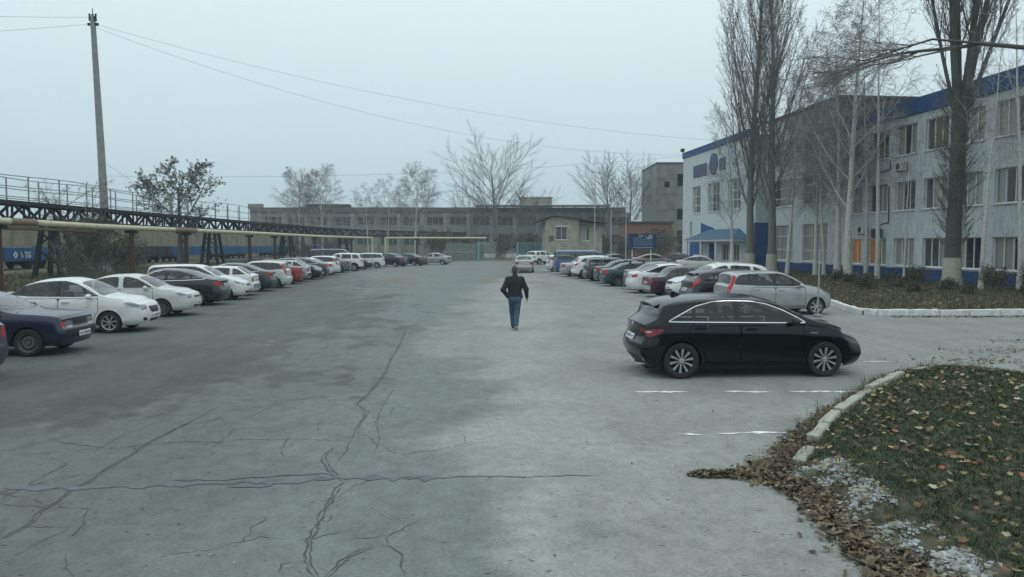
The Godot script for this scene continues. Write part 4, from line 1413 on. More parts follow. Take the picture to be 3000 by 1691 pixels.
func ground() -> void:
	struct("ground", flat_poly(V2([[-260, -420], [260, -420], [260, 30], [-260, 30]]), -0.03), M.verge)
	var yard := struct("yard_pavement", yard_sheet(V2([[-17.4, 8], [-17.2, -20], [-18.2, -45], [-19.2, -72], [-17.5, -92], [-10, -104], [-6.5, -113.5], [14, -113.5], [22, -100], [40, -95], [40, 8]]), 0.0), M.yard)
	var cr := RandomNumberGenerator.new()
	cr.seed = 88
	var net := MB.new()
	var k := 0
	for c in CRACKS:
		k += 1
		if c[0] > 0.045:
			for sgn in [-1.0, 1.0]:
				var off := []
				for i in c[1].size():
					var p0 := Vector2(c[1][max(i - 1, 0)][0], c[1][max(i - 1, 0)][1])
					var p1 := Vector2(c[1][min(i + 1, c[1].size() - 1)][0], c[1][min(i + 1, c[1].size() - 1)][1])
					var sd = (p1 - p0).normalized().orthogonal() * c[0] * 0.32 * sgn
					off.append([c[1][i][0] + sd.x, c[1][i][1] + sd.y])
				part("crack", ribbon(off, c[0] * 0.30, 0.004 + 0.0004 * sgn, 0.013, k * 31 + int(sgn)), M.crack, yard)
		else:
			part("crack", ribbon(c[1], c[0] * 0.42, 0.004, 0.016, k * 31), M.crack, yard)
		# fine side cracks
		for i in c[1].size() - 1:
			var a0 := Vector2(c[1][i][0], c[1][i][1])
			var a1 := Vector2(c[1][i + 1][0], c[1][i + 1][1])
			for q in int(a0.distance_to(a1) * 0.28 + cr.randf() * 0.9):
				var p := a0.lerp(a1, cr.randf())
				var d := (a1 - a0).normalized().rotated((PI / 2 + cr.randf_range(-0.7, 0.7)) * (1.0 if cr.randf() < 0.5 else -1.0))
				hair_crack(net, p, d, cr.randf_range(0.3, 1.7), cr, 0)
	for q in 34:
		var p := Vector2(cr.randf_range(-9.0, -0.3), cr.randf_range(-17.0, -4.8))
		if p.x < -5.5 and p.y < -11.0:
			continue
		hair_crack(net, p, Vector2.from_angle(cr.randf() * TAU), cr.randf_range(0.5, 2.0), cr, 0)
	part("hairline_cracks", net.mesh(), M.crack, yard).set_meta("kind", "stuff")
	for c in TAR:
		part("tar_strip", ribbon(c[1], c[0], 0.0045 + 0.0005 * TAR.find(c), 0.02, 77 + int(c[1][0][0] * 10)), M.tar, yard)
	for l in LINES:
		part("painted_line", ribbon(l, 0.10, 0.006, 0.004, 5 + int(l[0][0] * 10)), M.line, yard)
	part("drain_cover", box_mesh(Vector3(9.1, 0.001, -24.5), Vector3(9.9, 0.012, -23.9), 0.004), M.metal_dark, yard)

func hair_crack(b: MB, p: Vector2, d: Vector2, length: float, r: RandomNumberGenerator, depth: int) -> void:
	var step := 0.06
	var w := r.randf_range(0.003, 0.006)
	var run := 0.0
	var last := p
	var lw := 0.001
	while run < length:
		d = d.rotated(r.randfn(0, 0.10))
		var nx := last + d.rotated(r.randfn(0, 0.40)) * step
		var s := (nx - last).normalized().orthogonal()
		var nw: float = w * r.randf_range(0.25, 1.3) * min(1.0, (length - run) / 0.3)
		if r.randf() < 0.9:
			b.quad(Vector3(last.x - s.x * lw, 0.0035, last.y - s.y * lw), Vector3(last.x + s.x * lw, 0.0035, last.y + s.y * lw), Vector3(nx.x + s.x * nw, 0.0035, nx.y + s.y * nw), Vector3(nx.x - s.x * nw, 0.0035, nx.y - s.y * nw), Vector3.UP)
		last = nx
		lw = nw
		run += step
		if depth < 2 and r.randf() < 0.022:
			hair_crack(b, last, d.rotated((1.0 if r.randf() < 0.5 else -1.0) * r.randf_range(0.6, 1.5)), length * 0.6, r, depth + 1)

# ---------------------------------------------------------------- main building
func hole_wall(s0: float, s1: float, y0: float, y1: float, z: float, holes: Array, reveal: float) -> ArrayMesh:
	# vertical sheet at local z facing -z, with rectangular openings [s0, s1, y0, y1] and their reveals
	var xs := [s0, s1]
	var ys := [y0, y1]
	for h in holes:
		xs.append(h[0]); xs.append(h[1]); ys.append(h[2]); ys.append(h[3])
	xs.sort()
	ys.sort()
	var b := MB.new()
	for i in xs.size() - 1:
		if xs[i + 1] - xs[i] < 0.001:
			continue
		for j in ys.size() - 1:
			if ys[j + 1] - ys[j] < 0.001:
				continue
			var cx: float = (xs[i] + xs[i + 1]) / 2
			var cy: float = (ys[j] + ys[j + 1]) / 2
			var inside := false
			for h in holes:
				if cx > h[0] and cx < h[1] and cy > h[2] and cy < h[3]:
					inside = true
			if not inside:
				b.quad(Vector3(xs[i], ys[j], z), Vector3(xs[i + 1], ys[j], z), Vector3(xs[i + 1], ys[j + 1], z), Vector3(xs[i], ys[j + 1], z), Vector3(0, 0, -1))
	for h in holes:
		var c := [Vector3(h[0], h[2], z), Vector3(h[1], h[2], z), Vector3(h[1], h[3], z), Vector3(h[0], h[3], z)]
		var mid := Vector3((h[0] + h[1]) / 2, (h[2] + h[3]) / 2, z)
		for k in 4:
			var a: Vector3 = c[k]
			var d: Vector3 = c[(k + 1) % 4]
			b.quad(a, d, d + Vector3(0, 0, reveal), a + Vector3(0, 0, reveal), mid - (a + d) / 2)
	return b.mesh()

func window_unit(parent: Node, h: Array, z: float, cols: int, rows: Array, curtain: Array, sill := true) -> Node3D:
	# h = [s0, s1, y0, y1]; rows = heights of the transoms as shares; curtain = material per column (null for none)
	var w := Node3D.new()
	w.name = "window"
	parent.add_child(w, true)
	var zf := z + 0.13
	var f := MB.new()
	var t := 0.055
	f.box(Vector3(h[0], h[2], zf), Vector3(h[0] + t, h[3], zf + 0.07))
	f.box(Vector3(h[1] - t, h[2], zf), Vector3(h[1], h[3], zf + 0.07))
	f.box(Vector3(h[0] + t, h[2], zf), Vector3(h[1] - t, h[2] + t, zf + 0.07))
	f.box(Vector3(h[0] + t, h[3] - t, zf), Vector3(h[1] - t, h[3], zf + 0.07))
	var cw: float = (h[1] - h[0] - t) / cols
	for c in range(1, cols):
		f.box(Vector3(h[0] + c * cw, h[2] + t, zf + 0.002), Vector3(h[0] + c * cw + t, h[3] - t, zf + 0.066))
	for r in rows:
		var y: float = lerp(h[2], h[3], r)
		for c in cols:
			f.box(Vector3(h[0] + c * cw + t, y - t / 2, zf + 0.004), Vector3(h[0] + (c + 1) * cw, y + t / 2, zf + 0.062))
	part("frame", f.mesh(), M.frame_white, w)
	for c in cols:
		var a := Vector3(h[0] + c * cw + t * 0.5, h[2] + t * 0.5, zf + 0.035)
		var d := Vector3(h[0] + (c + 1) * cw + t * 0.5, h[3] - t * 0.5, zf + 0.035)
		var g := MB.new()
		g.quad(a, Vector3(d.x, a.y, a.z), d, Vector3(a.x, d.y, a.z), Vector3(0, 0, -1))
		part("pane", g.mesh(), M.pane, w)
		if c < curtain.size() and curtain[c] != null:
			var cm := MB.new()
			var folds := 9
			for q in folds:
				var x0: float = lerp(a.x, d.x, float(q) / folds)
				var x1: float = lerp(a.x, d.x, float(q + 1) / folds)
				var z0: float = zf + 0.085 + (0.025 if q % 2 == 0 else 0.0)
				var z1: float = zf + 0.085 + (0.0 if q % 2 == 0 else 0.025)
				cm.quad(Vector3(x0, a.y, z0), Vector3(x1, a.y, z1), Vector3(x1, d.y, z1), Vector3(x0, d.y, z0), Vector3(0, 0, -1))
			part("curtain", cm.mesh(), curtain[c], w)
	if sill:
		part("sill", box_mesh(Vector3(h[0] - 0.08, h[2] - 0.07, z - 0.10), Vector3(h[1] + 0.08, h[2] - 0.003, z + 0.125), 0.01), M.frame_white, w)
	return w

func along(p: Node3D) -> void:
	p.transform = Transform3D(Basis(Vector3(-0.1034, 0, -0.9946), Vector3.UP, Vector3(0.9946, 0, -0.1034)), Vector3(26.2, 0, -42))

func main_building() -> void:
	var o := thing("office_building", "long white three-storey office building with blue parapet, blue plinth and many windows", "building")
	along(o)
	var r := RandomNumberGenerator.new()
	r.seed = 44
	# right wing
	var holes := []
	for k in range(-4, 5):
		for y in [[1.03, 2.82], [4.62, 6.5], [8.2, 10.1]]:
			var s: float = 0.82 + 3.0 * k
			holes.append([s, s + 2.15, y[0], y[1]])
	part("wall", hole_wall(-14, 16, 0.88, 10.6, 0.0, holes, 0.34), M.plaster, o)
	part("plinth", box_mesh(Vector3(-14, -0.5, -0.06), Vector3(27.98, 0.88, 0.2)), M.plinth_blue, o)
	part("parapet", box_mesh(Vector3(-14.2, 10.6, -0.12), Vector3(15.98, 11.62, 0.3), 0.02), M.plaster_blue, o)
	part("roof", box_mesh(Vector3(-14, 10.7, 0.32), Vector3(15.97, 10.9, 14.0)), M.roof_felt, o)
	part("back_wall", box_mesh(Vector3(-14, 0, 13.8), Vector3(48.3, 10.69, 14.0)), M.plaster, o)
	part("end_wall", box_mesh(Vector3(-14.02, 0, 0.36), Vector3(-13.8, 10.69, 13.78)), M.plaster, o)
	for y in [0.3, 3.55, 7.2]:
		part("floor_slab", box_mesh(Vector3(-13.7, y, 0.36), Vector3(15.9, y + 0.15, 13.7)), M.room, o)
	for k in range(-4, 6):
		part("partition", box_mesh(Vector3(0.82 + 3.0 * k - 0.48, 0.45, 0.36), Vector3(0.82 + 3.0 * k - 0.38, 10.6, 6.0)), M.room, o)
	part("corridor_wall", box_mesh(Vector3(-13.7, 0.45, 6.02), Vector3(15.9, 10.6, 6.1)), M.room, o)
	var i := 0
	for h in holes:
		var lit_ground: bool = h[2] < 2 and h[0] > 9.0
		var cu := []
		for c in 3:
			var q := r.randf()
			cu.append(M.curtain if q < 0.50 else (M.curtain_dark if q < 0.68 else null))
		if lit_ground and h[0] > 12.0:
			cu = [M.curtain_orange, M.curtain_orange, M.curtain]
		elif lit_ground:
			cu = [M.curtain, null, M.curtain_orange]
		if h[2] > 8 and (absf(h[0] - 3.82) < 0.1 or absf(h[0] - 9.82) < 0.1):
			cu = [null, null, null]
		window_unit(o, h, 0.0, 3, [], cu)
		i += 1
	# hall block
	var hh := []
	for s in [17.6, 23.3]:
		hh.append([s, s + 4.0, 1.05, 4.08])
		hh.append([s, s + 4.0, 5.7, 8.0])
		hh.append([s, s + 4.0, 9.3, 11.4])
	part("wall", hole_wall(16, 28, 0.88, 13.3, 0.0, hh, 0.34), M.plaster, o)
	part("side_wall", box_mesh(Vector3(15.99, 10.92, 0.34), Vector3(16.2, 13.3, 20.0)), M.brown_wall, o)
	part("side_wall", box_mesh(Vector3(28.0, 11.5, 0.01), Vector3(28.2, 13.3, 20.0)), M.brown_wall, o)
	part("corner_trim", box_mesh(Vector3(15.6, 10.62, -0.16), Vector3(15.99, 13.3, 0.32)), M.plinth_blue, o)
	part("roof", box_mesh(Vector3(15.8, 13.3, -0.3), Vector3(28.3, 13.5, 20.2)), M.roof_felt, o)
	part("back_wall", box_mesh(Vector3(16.22, 0.4, 7.0), Vector3(27.98, 13.28, 7.2)), M.room, o)
	part("partition", box_mesh(Vector3(15.92, 0.4, 0.36), Vector3(16.2, 10.6, 7.0)), M.room, o)
	for y in [0.3, 4.9, 8.6]:
		part("floor_slab", box_mesh(Vector3(16.22, y, 0.36), Vector3(27.98, y + 0.15, 6.98)), M.room, o)
	for h in hh:
		window_unit(o, h, 0.0, 3, [0.30, 0.68], [M.curtain, M.curtain, M.curtain if h[2] < 2 else null])
	# entrance wing, standing forward
	var zf := -1.3
	var eh := [[42.4, 45.0, 5.86, 8.8], [36.8, 40.2, 5.86, 8.8], [31.4, 34.6, 5.86, 8.8], [45.0, 45.7, 3.4, 5.0], [34.2, 36.0, 0.8, 2.5], [31.6, 33.4, 0.8, 2.5]]
	part("wall", hole_wall(28.0, 48.3, 0.0, 12.34, zf, eh, 0.34), M.plaster, o)
	part("side_wall", box_mesh(Vector3(28.0, 4.4, zf + 0.01), Vector3(28.25, 12.34, -0.01)), M.plaster, o)
	part("side_wall", box_mesh(Vector3(27.985, 0.0, zf - 0.02), Vector3(28.26, 4.4, -0.01)), M.plaster_blue, o)
	part("end_wall", box_mesh(Vector3(48.05, 0.0, zf + 0.01), Vector3(48.31, 12.34, 13.7)), M.plaster, o)
	part("parapet", box_mesh(Vector3(27.95, 12.34, zf - 0.10), Vector3(48.42, 13.02, zf + 0.25), 0.02), M.plaster_blue, o)
	part("roof", box_mesh(Vector3(28.25, 12.2, zf + 0.3), Vector3(48.2, 12.33, 13.9)), M.roof_felt, o)
	part("back_wall", box_mesh(Vector3(28.26, 0.0, 4.0), Vector3(48.0, 12.18, 4.2)), M.room, o)
	for h in eh:
		window_unit(o, h, zf, 2 if h[1] - h[0] < 2 else 3, [0.3, 0.62] if h[2] > 5 else [], [null, M.curtain_dark, M.curtain])
	# fascia panels of the wing
	part("fascia_panel", box_mesh(Vector3(40.6, 9.8, zf - 0.09), Vector3(44.6, 11.1, zf - 0.003), 0.015), M.logo_blue, o)
	part("fascia_panel", box_mesh(Vector3(35.3, 9.9, zf - 0.09), Vector3(36.8, 11.15, zf - 0.003), 0.015), M.logo_blue, o)
	var em := MB.new()
	em.lathe(PackedVector2Array([Vector2(1.12, 0.0), Vector2(1.12, 0.10), Vector2(0.98, 0.11), Vector2(0.0, 0.11)]), 28, Transform3D(Basis(Vector3.RIGHT, -PI / 2), Vector3(38.5, 10.75, zf - 0.002)))
	var emb := part("emblem", em.mesh(), M.logo_blue, o)
	var ring := MB.new()
	ring.lathe(PackedVector2Array([Vector2(0.86, 0.113), Vector2(0.86, 0.13), Vector2(0.74, 0.13), Vector2(0.74, 0.113)]), 28, Transform3D(Basis(Vector3.RIGHT, -PI / 2), Vector3(38.5, 10.75, zf - 0.002)))
	ring.box(Vector3(38.43, 10.2, zf - 0.14), Vector3(38.57, 11.3, zf - 0.12))
	part("emblem_ring", ring.mesh(), mat(0.12, 0.16, 0.26, 0.5), emb)
	# entrance
	part("door_panel", box_mesh(Vector3(41.6, 0.15, zf - 0.05), Vector3(45.6, 2.72, zf - 0.003)), M.plaster_blue, o)
	part("notice_board", box_mesh(Vector3(41.8, 0.55, zf - 0.09), Vector3(44.2, 1.30, zf - 0.052)), M.frame_white, o)
	var dr := part("door", box_mesh(Vector3(37.4, 0.15, zf - 0.05), Vector3(39.4, 2.55, zf - 0.003)), M.plinth_blue, o)
	part("handle", box_mesh(Vector3(37.6, 1.0, zf - 0.10), Vector3(37.66, 1.5, zf - 0.052)), M.chrome, dr)
	part("gable_board", (func():
		var b := MB.new()
		b.prism(V2([[38.2, 3.0], [42.0, 3.0], [42.0, 4.75], [38.2, 4.1]]), zf - 0.06, zf - 0.003)
		return b.mesh()).call(), M.plaster_blue, o)
	var can := MB.new()
	var e0 := Vector3(29.0, 2.95, zf - 1.8)
	var e1 := Vector3(42.2, 2.95, zf - 1.8)
	var e2 := Vector3(42.2, 2.95, zf - 0.003)
	var e3 := Vector3(29.0, 2.95, zf - 0.003)
	var r0 := Vector3(31.5, 3.95, zf - 0.08)
	var r1 := Vector3(39.5, 3.95, zf - 0.08)
	can.quad(e0, e1, r1, r0, Vector3(0, 1, -1))
	can.tri(e1, e2, r1, Vector3(1, 1, 0))
	can.tri(e3, e0, r0, Vector3(-1, 1, 0))
	part("canopy_roof", can.mesh(), M.metal_blue_roof, o)
	part("canopy_fascia", box_mesh(Vector3(29.05, 2.72, zf - 1.75), Vector3(42.15, 2.94, zf - 0.06)), mat(0.42, 0.43, 0.42, 0.8), o)
	for s in [29.4, 33.4, 37.6, 41.8]:
		part("canopy_post", box_mesh(Vector3(s - 0.09, 0, zf - 1.7), Vector3(s + 0.09, 2.72, zf - 1.52), 0.01), M.frame_white, o)
	part("ramp_plinth", box_mesh(Vector3(28.6, -0.2, zf - 1.9), Vector3(46.4, 0.14, zf - 0.01)), M.concrete, o)
	# cables on the facade
	for c in [[[9.55, 8.0], [9.5, 7.4], [10.6, 7.3]], [[9.6, 6.3], [9.55, 3.9], [10.9, 3.7]]]:
		var pts := []
		for q in c:
			pts.append(Vector3(q[0], q[1], -0.05))
		part("cable", tube_mesh(pts, [0.035], 6), M.cable, o)
	# lit rooms: ceiling lamps with their light
	for l in [[5.6, 9.75, 1.6, 0.10], [10.2, 9.75, 1.6, 0.08], [13.6, 2.6, 1.6, 0.65], [11.4, 2.6, 1.6, 0.45]]:
		var lamp := thing("ceiling_lamp", ["lit white ceiling lamp glowing inside a top floor window beside the poplar", "lit white ceiling lamp glowing inside a top floor window above an air conditioner", "lamp glowing behind the brighter orange ground floor curtains between birches", "lamp glowing behind a single orange curtain panel of a ground floor window"][[5.6, 10.2, 13.6, 11.4].find(l[0])], "lamp", Vector3.ZERO, 0.0, "lit lamps inside the office rooms")
		along(lamp)
		var b := MB.new()
		b.lathe(PackedVector2Array([Vector2(0.0, -0.06), Vector2(0.10, -0.045), Vector2(0.15, 0.0), Vector2(0.12, 0.03), Vector2(0.0, 0.035)]), 14, Transform3D(Basis.IDENTITY, Vector3(l[0], l[1], l[2])))
		var lm := mat(0.8, 0.78, 0.7, 0.4)
		lm.emission_enabled = true
		lm.emission = Color(1.0, 0.93, 0.75)
		lm.emission_energy_multiplier = 2.2
		part("lamp_shade", b.mesh(), lm, lamp)
		part("lamp_base", box_mesh(Vector3(l[0] - 0.05, l[1] + 0.036, l[2] - 0.05), Vector3(l[0] + 0.05, l[1] + 0.12, l[2] + 0.05)), M.frame_white, lamp)
		var ol := OmniLight3D.new()
		ol.name = "lamp_light"
		ol.position = Vector3(l[0], l[1] - 0.16, l[2])
		ol.light_color = Color(1.0, 0.92, 0.76) if l[1] > 5 else Color(1.0, 0.84, 0.55)
		ol.light_energy = l[3]
		ol.omni_range = 12.0
		ol.omni_attenuation = 2.0
		ol.light_size = 0.15
		ol.shadow_enabled = true
		lamp.add_child(ol)
	# air conditioners
	var n := 0
	for a in [[8.0, 7.45, "white air conditioner unit on the facade under a top floor window"], [12.4, 7.2, "small air conditioner unit high on the wall behind birch branches"], [12.3, 3.45, "air conditioner unit on the wall above the orange lit window"], [10.6, 3.2, "dark air conditioner unit above a ground floor window with hanging cable"]]:
		var ac := thing("air_conditioner", a[2], "air conditioner", Vector3.ZERO, 0.0, "air conditioners on the office facade")
		along(ac)
		part("casing", box_mesh(Vector3(a[0] - 0.42, a[1] - 0.29, -0.42), Vector3(a[0] + 0.42, a[1] + 0.29, -0.10), 0.02), M.plaster if n != 3 else M.curtain_dark, ac)
		var fan := MB.new()
		fan.lathe(PackedVector2Array([Vector2(0.22, 0.0), Vector2(0.21, 0.012), Vector2(0.0, 0.012)]), 20, Transform3D(Basis(Vector3.RIGHT, -PI / 2), Vector3(a[0] + 0.10, a[1], -0.42)))
		part("fan_grille", fan.mesh(), M.plastic, ac)
		for q in [-0.3, 0.3]:
			part("bracket", box_mesh(Vector3(a[0] + q - 0.02, a[1] - 0.35, -0.45), Vector3(a[0] + q + 0.02, a[1] - 0.292, 0.005)), M.metal_grey, ac)
		n += 1
	var fl := thing("floodlight", "small floodlight on the roof corner of the white office building", "floodlight")
	along(fl)
	part("housing", box_mesh(Vector3(48.0, 13.15, -1.6), Vector3(48.5, 13.5, -1.25), 0.03), M.metal_dark, fl)
	part("bracket", box_mesh(Vector3(48.2, 13.02, -1.45), Vector3(48.3, 13.16, -1.35)), M.metal_grey, fl)

# ---------------------------------------------------------------- far buildings
func factory() -> void:
	var o := thing("factory_building", "long grey derelict factory hall with dark window bays behind the trees", "building", Vector3(0, 0, -170))
	var holes := []
	var x := -54.5
	while x < 24.0:
		holes.append([x, x + 3.9, 6.7, 8.5])
		holes.append([x, x + 3.9, 2.4, 4.6])
		x += 5.1
	# the local facade faces +z here
	var w := hole_wall(-25.0, 57.8, 0.0, 9.5, 0.0, holes.map(func(h): return [-h[1], -h[0], h[2], h[3]]), 0.5)
	var wm := part("wall", w, M.concrete_old, o)
	wm.rotation.y = PI
	part("roof_band", box_mesh(Vector3(-57.8, 9.5, -0.2), Vector3(25.0, 10.6, 0.25), 0.03), textured(mat(0.13, 0.13, 0.125, 0.95), T.blotch, 5.0), o)
	part("roof", box_mesh(Vector3(-57.8, 9.6, -30.0), Vector3(25.0, 10.3, -0.22)), M.roof_felt, o)
	part("end_wall", box_mesh(Vector3(-57.8, 0.0, -30.0), Vector3(-57.5, 9.58, -0.02)), M.concrete_old, o)
	part("roof_parapet", box_mesh(Vector3(-58.2, 10.3, -1.0), Vector3(-55.0, 11.4, 0.2), 0.1), M.concrete_old, o)
	part("roof_parapet", box_mesh(Vector3(-45.5, 10.6, -3.0), Vector3(-36.0, 11.35, -0.4), 0.1), M.roof_felt, o)
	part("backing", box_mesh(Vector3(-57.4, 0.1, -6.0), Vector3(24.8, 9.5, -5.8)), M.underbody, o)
	for h in holes:
		var wn := Node3D.new()
		wn.name = "window"
		o.add_child(wn, true)
		var g := MB.new()
		g.quad(Vector3(h[0], h[2], -0.3), Vector3(h[1], h[2], -0.3), Vector3(h[1], h[3], -0.3), Vector3(h[0], h[3], -0.3), Vector3(0, 0, 1))
		part("pane", g.mesh(), M.dark_glass, wn)
		var f := MB.new()
		for q in [0.33, 0.66]:
			var fx: float = lerp(h[0], h[1], q)
			f.box(Vector3(fx - 0.05, h[2], -0.28), Vector3(fx + 0.05, h[3], -0.2))
		part("frame", f.mesh(), M.concrete_pier, wn)
	x = -55.6
	while x < 24.0:
		part("pier", box_mesh(Vector3(x - 0.35, 0, 0.002), Vector3(x + 0.35, 9.3, 0.22)), M.concrete_pier, o)
		x += 5.1
	# light roof sheet on trusses at the right
	var cv := thing("roof_canopy", "thin pale sheet roof on posts above the dark factory roof", "canopy", Vector3(0, 0, -168))
	part("roof_sheet", box_mesh(Vector3(-8, 10.9, -6), Vector3(21.5, 11.02, 1.5)), mat(0.55, 0.57, 0.58, 0.6), cv)
	x = -7.0
	while x < 21.0:
		part("roof_post", box_mesh(Vector3(x, 10.31, -2.2), Vector3(x + 0.2, 10.89, -2.0)), M.metal_dark, cv)
		x += 2.6
	var t := thing("roof_tower", "tan rooftop block with two small windows above the factory", "building", Vector3(0, 0, -182))
	part("wall", box_mesh(Vector3(1.8, 8.5, -6), Vector3(9.4, 13.4, 0)), M.tan_plaster, t)
	part("coping", box_mesh(Vector3(1.65, 13.4, -6.15), Vector3(9.55, 13.6, 0.15)), M.concrete_old, t)
	for q in [5.5, 6.9]:
		part("window", box_mesh(Vector3(q, 10.95, 0.003), Vector3(q + 0.6, 11.55, 0.06)), M.dark_glass, t)
	var g := thing("tall_building", "tall grey block building with dark openings behind the white office", "building", Vector3(0, 0, -142))
	var gh := [[28.0, 29.0, 12.9, 14.0], [30.4, 32.6, 13.1, 15.4], [30.4, 32.6, 7.0, 9.0], [30.4, 32.6, 3.0, 5.0]]
	var gw := part("wall", hole_wall(-46.0, -26.6, 0, 17.2, 0, gh.map(func(h): return [-h[1], -h[0], h[2], h[3]]), 0.6), M.concrete_old, g)
	gw.rotation.y = PI
	part("side_wall", box_mesh(Vector3(26.6, 0, -16), Vector3(26.9, 17.2, -0.01)), M.concrete, g)
	part("roof", box_mesh(Vector3(26.5, 17.2, -16), Vector3(46.1, 17.5, 0.1)), M.roof_felt, g)
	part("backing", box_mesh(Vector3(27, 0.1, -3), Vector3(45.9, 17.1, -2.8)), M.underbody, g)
	for y in [3.2, 6.0, 8.8, 11.6, 14.4]:
		part("panel_joint", box_mesh(Vector3(26.62, y, 0.002), Vector3(45.9, y + 0.05, 0.02)), M.metal_dark, g)
	var rb := thing("brick_shed", "low reddish brick shed behind the blue notice board", "building", Vector3(0, 0, -130))
	part("wall", box_mesh(Vector3(19.0, 0, -6), Vector3(27.0, 6.0, 0)), M.red_brick, rb)
	part("roof", box_mesh(Vector3(18.7, 6.0, -6.3), Vector3(27.3, 6.3, 0.3)), M.roof_felt, rb)
	part("lintel_band", box_mesh(Vector3(18.98, 3.5, 0.003), Vector3(27.02, 3.8, 0.06)), M.concrete_old, rb)

func guard_house() -> void:
	var o := thing("guard_house", "beige two-window gatehouse with low brown gable roof beside the gates", "building", Vector3(0, 0, -105))
	var h1 := [5.98, 7.52, 3.06, 4.84]
	var h2 := [9.68, 10.66, 2.96, 4.84]
	var w := part("wall", (func():
		var b := MB.new()
		return hole_wall(-9.15, -4.5, 0, 5.55, 0.0, [[-7.52, -5.98, 3.06, 4.84]], 0.3)).call(), M.tan_plaster, o)
	w.rotation.y = PI
	var w2 := part("wall", hole_wall(-12.35, -9.15, 0, 5.2, 0.5, [[-10.66, -9.68, 2.96, 4.84]], 0.3), M.tan_plaster, o)
	w2.rotation.y = PI
	part("side_wall", box_mesh(Vector3(4.5, 0, -9), Vector3(4.75, 5.6, -0.01)), M.tan_plaster, o)
	part("side_wall", box_mesh(Vector3(12.1, 0, -9), Vector3(12.35, 5.2, -0.51)), M.tan_plaster, o)
	part("side_wall", box_mesh(Vector3(9.0, 0, -0.5), Vector3(9.15, 5.2, -0.01)), M.tan_plaster, o)
	part("backing", box_mesh(Vector3(4.76, 0.1, -4.2), Vector3(12.0, 5.2, -4)), M.room, o)
	part("gable", (func():
		var b := MB.new()
		b.prism(V2([[4.5, 5.55], [9.15, 5.55], [9.15, 5.75], [5.6, 6.25]]), -0.25, 0.0)
		return b.mesh()).call(), M.tan_plaster, o)
	var rm := textured(mat(0.10, 0.075, 0.07, 0.8), T.blotch, 1.5)
	part("roof", (func():
		var b := MB.new()
		b.prism(V2([[3.3, 5.46], [5.6, 6.32], [13.0, 5.30], [13.0, 5.42], [5.6, 6.50], [3.25, 5.60]]), -9.4, 0.55)
		return b.mesh()).call(), rm, o)
	part("eave_box", box_mesh(Vector3(9.2, 5.05, -0.5), Vector3(12.6, 5.28, 0.3)), rm, o)
	for h in [h1, h2]:
		var wn := window_unit(o, [-h[1], -h[0], h[2], h[3]], 0.0 if h == h1 else 0.5, 2, [], [M.curtain_dark, M.curtain if h == h2 else M.curtain_dark], true)
		wn.rotation.y = PI
	part("lintel", box_mesh(Vector3(5.8, 4.86, 0.003), Vector3(7.8, 4.98, 0.08)), M.frame_white, o)
	part("notice_plate", box_mesh(Vector3(5.05, 2.9, 0.003), Vector3(5.65, 3.65, 0.04)), M.curtain_dark, o)

func gates() -> void:
	# open yard gate, fences and concrete walls beyond
	for q in [[-4.9, -112.6, "left teal steel gate post where the pipeline ends"], [0.85, -114.5, "teal steel gate post carrying the mesh fence beside the gatehouse"]]:
		var o := thing("gate_post", q[2], "post", Vector3(q[0], 0, q[1]), 0.0, "gate posts at the far end of the yard")
		part("post", box_mesh(Vector3(-0.14, 0, -0.14), Vector3(0.14, 2.75, 0.14), 0.01), M.teal, o)
		part("cap", box_mesh(Vector3(-0.18, 2.75, -0.18), Vector3(0.18, 2.83, 0.18), 0.02), M.teal, o)
	var f := thing("mesh_fence", "teal framed mesh fence between the gate post and the gatehouse", "fence", Vector3(0.85, 0, -114.6))
	part("top_rail", box_mesh(Vector3(0.15, 2.62, -0.03), Vector3(4.2, 2.70, 0.03)), M.teal, f)
	part("bottom_rail", box_mesh(Vector3(0.15, 0.3, -0.03), Vector3(4.2, 0.38, 0.03)), M.teal, f)
	var x := 0.28
	while x < 4.1:
		part("slat", box_mesh(Vector3(x, 0.38, -0.012), Vector3(x + 0.055, 2.62, 0.012)), M.teal, f)
		x += 0.13
	part("fence_post", box_mesh(Vector3(2.6, 0, 0.05), Vector3(2.7, 3.3, 0.15)), M.metal_grey, f)
	var g := thing("sheet_gate", "grey green sheet metal gate leaf standing open left of the teal post", "gate", Vector3(-5.1, 0, -112.8))
	x = -4.6
	while x < -0.05:
		part("panel", box_mesh(Vector3(x, 0.15, -0.02), Vector3(x + 1.1, 2.55, 0.02), 0.006), textured(mat(0.19, 0.215, 0.20, 0.8), T.blotch, 2.0), g)
		x += 1.13
	part("rail", box_mesh(Vector3(-4.6, 1.3, 0.022), Vector3(-0.1, 1.4, 0.06)), M.metal_grey, g)
	var cw := thing("concrete_wall", "grey concrete panel wall seen through the open gate", "wall", Vector3(0, 0, -150))
	x = -14.0
	while x < 30.0:
		part("panel", box_mesh(Vector3(x, 0, -0.12), Vector3(x + 2.95, 2.9, 0.12), 0.03), M.concrete, cw)
		x += 3.0
	var pb := thing("concrete_barrier", "low white concrete barrier across the road beyond the gate", "barrier", Vector3(-6, 0, -136))
	for k in 5:
		part("block", box_mesh(Vector3(k * 2.05, 0, -0.3), Vector3(k * 2.05 + 2.0, 0.75, 0.3), 0.06), M.white_paint, pb)
	# low white parapet under the notice board
	var lw := thing("low_wall", "low whitewashed parapet below the blue notice board", "wall", Vector3(11.0, 0, -70.5))
	part("wall", box_mesh(Vector3(0, 0, -0.2), Vector3(4.0, 0.72, 0.2), 0.03), M.white_paint, lw)
	part("coping", box_mesh(Vector3(-0.05, 0.722, -0.25), Vector3(4.05, 0.80, 0.25), 0.02), M.white_paint, lw)

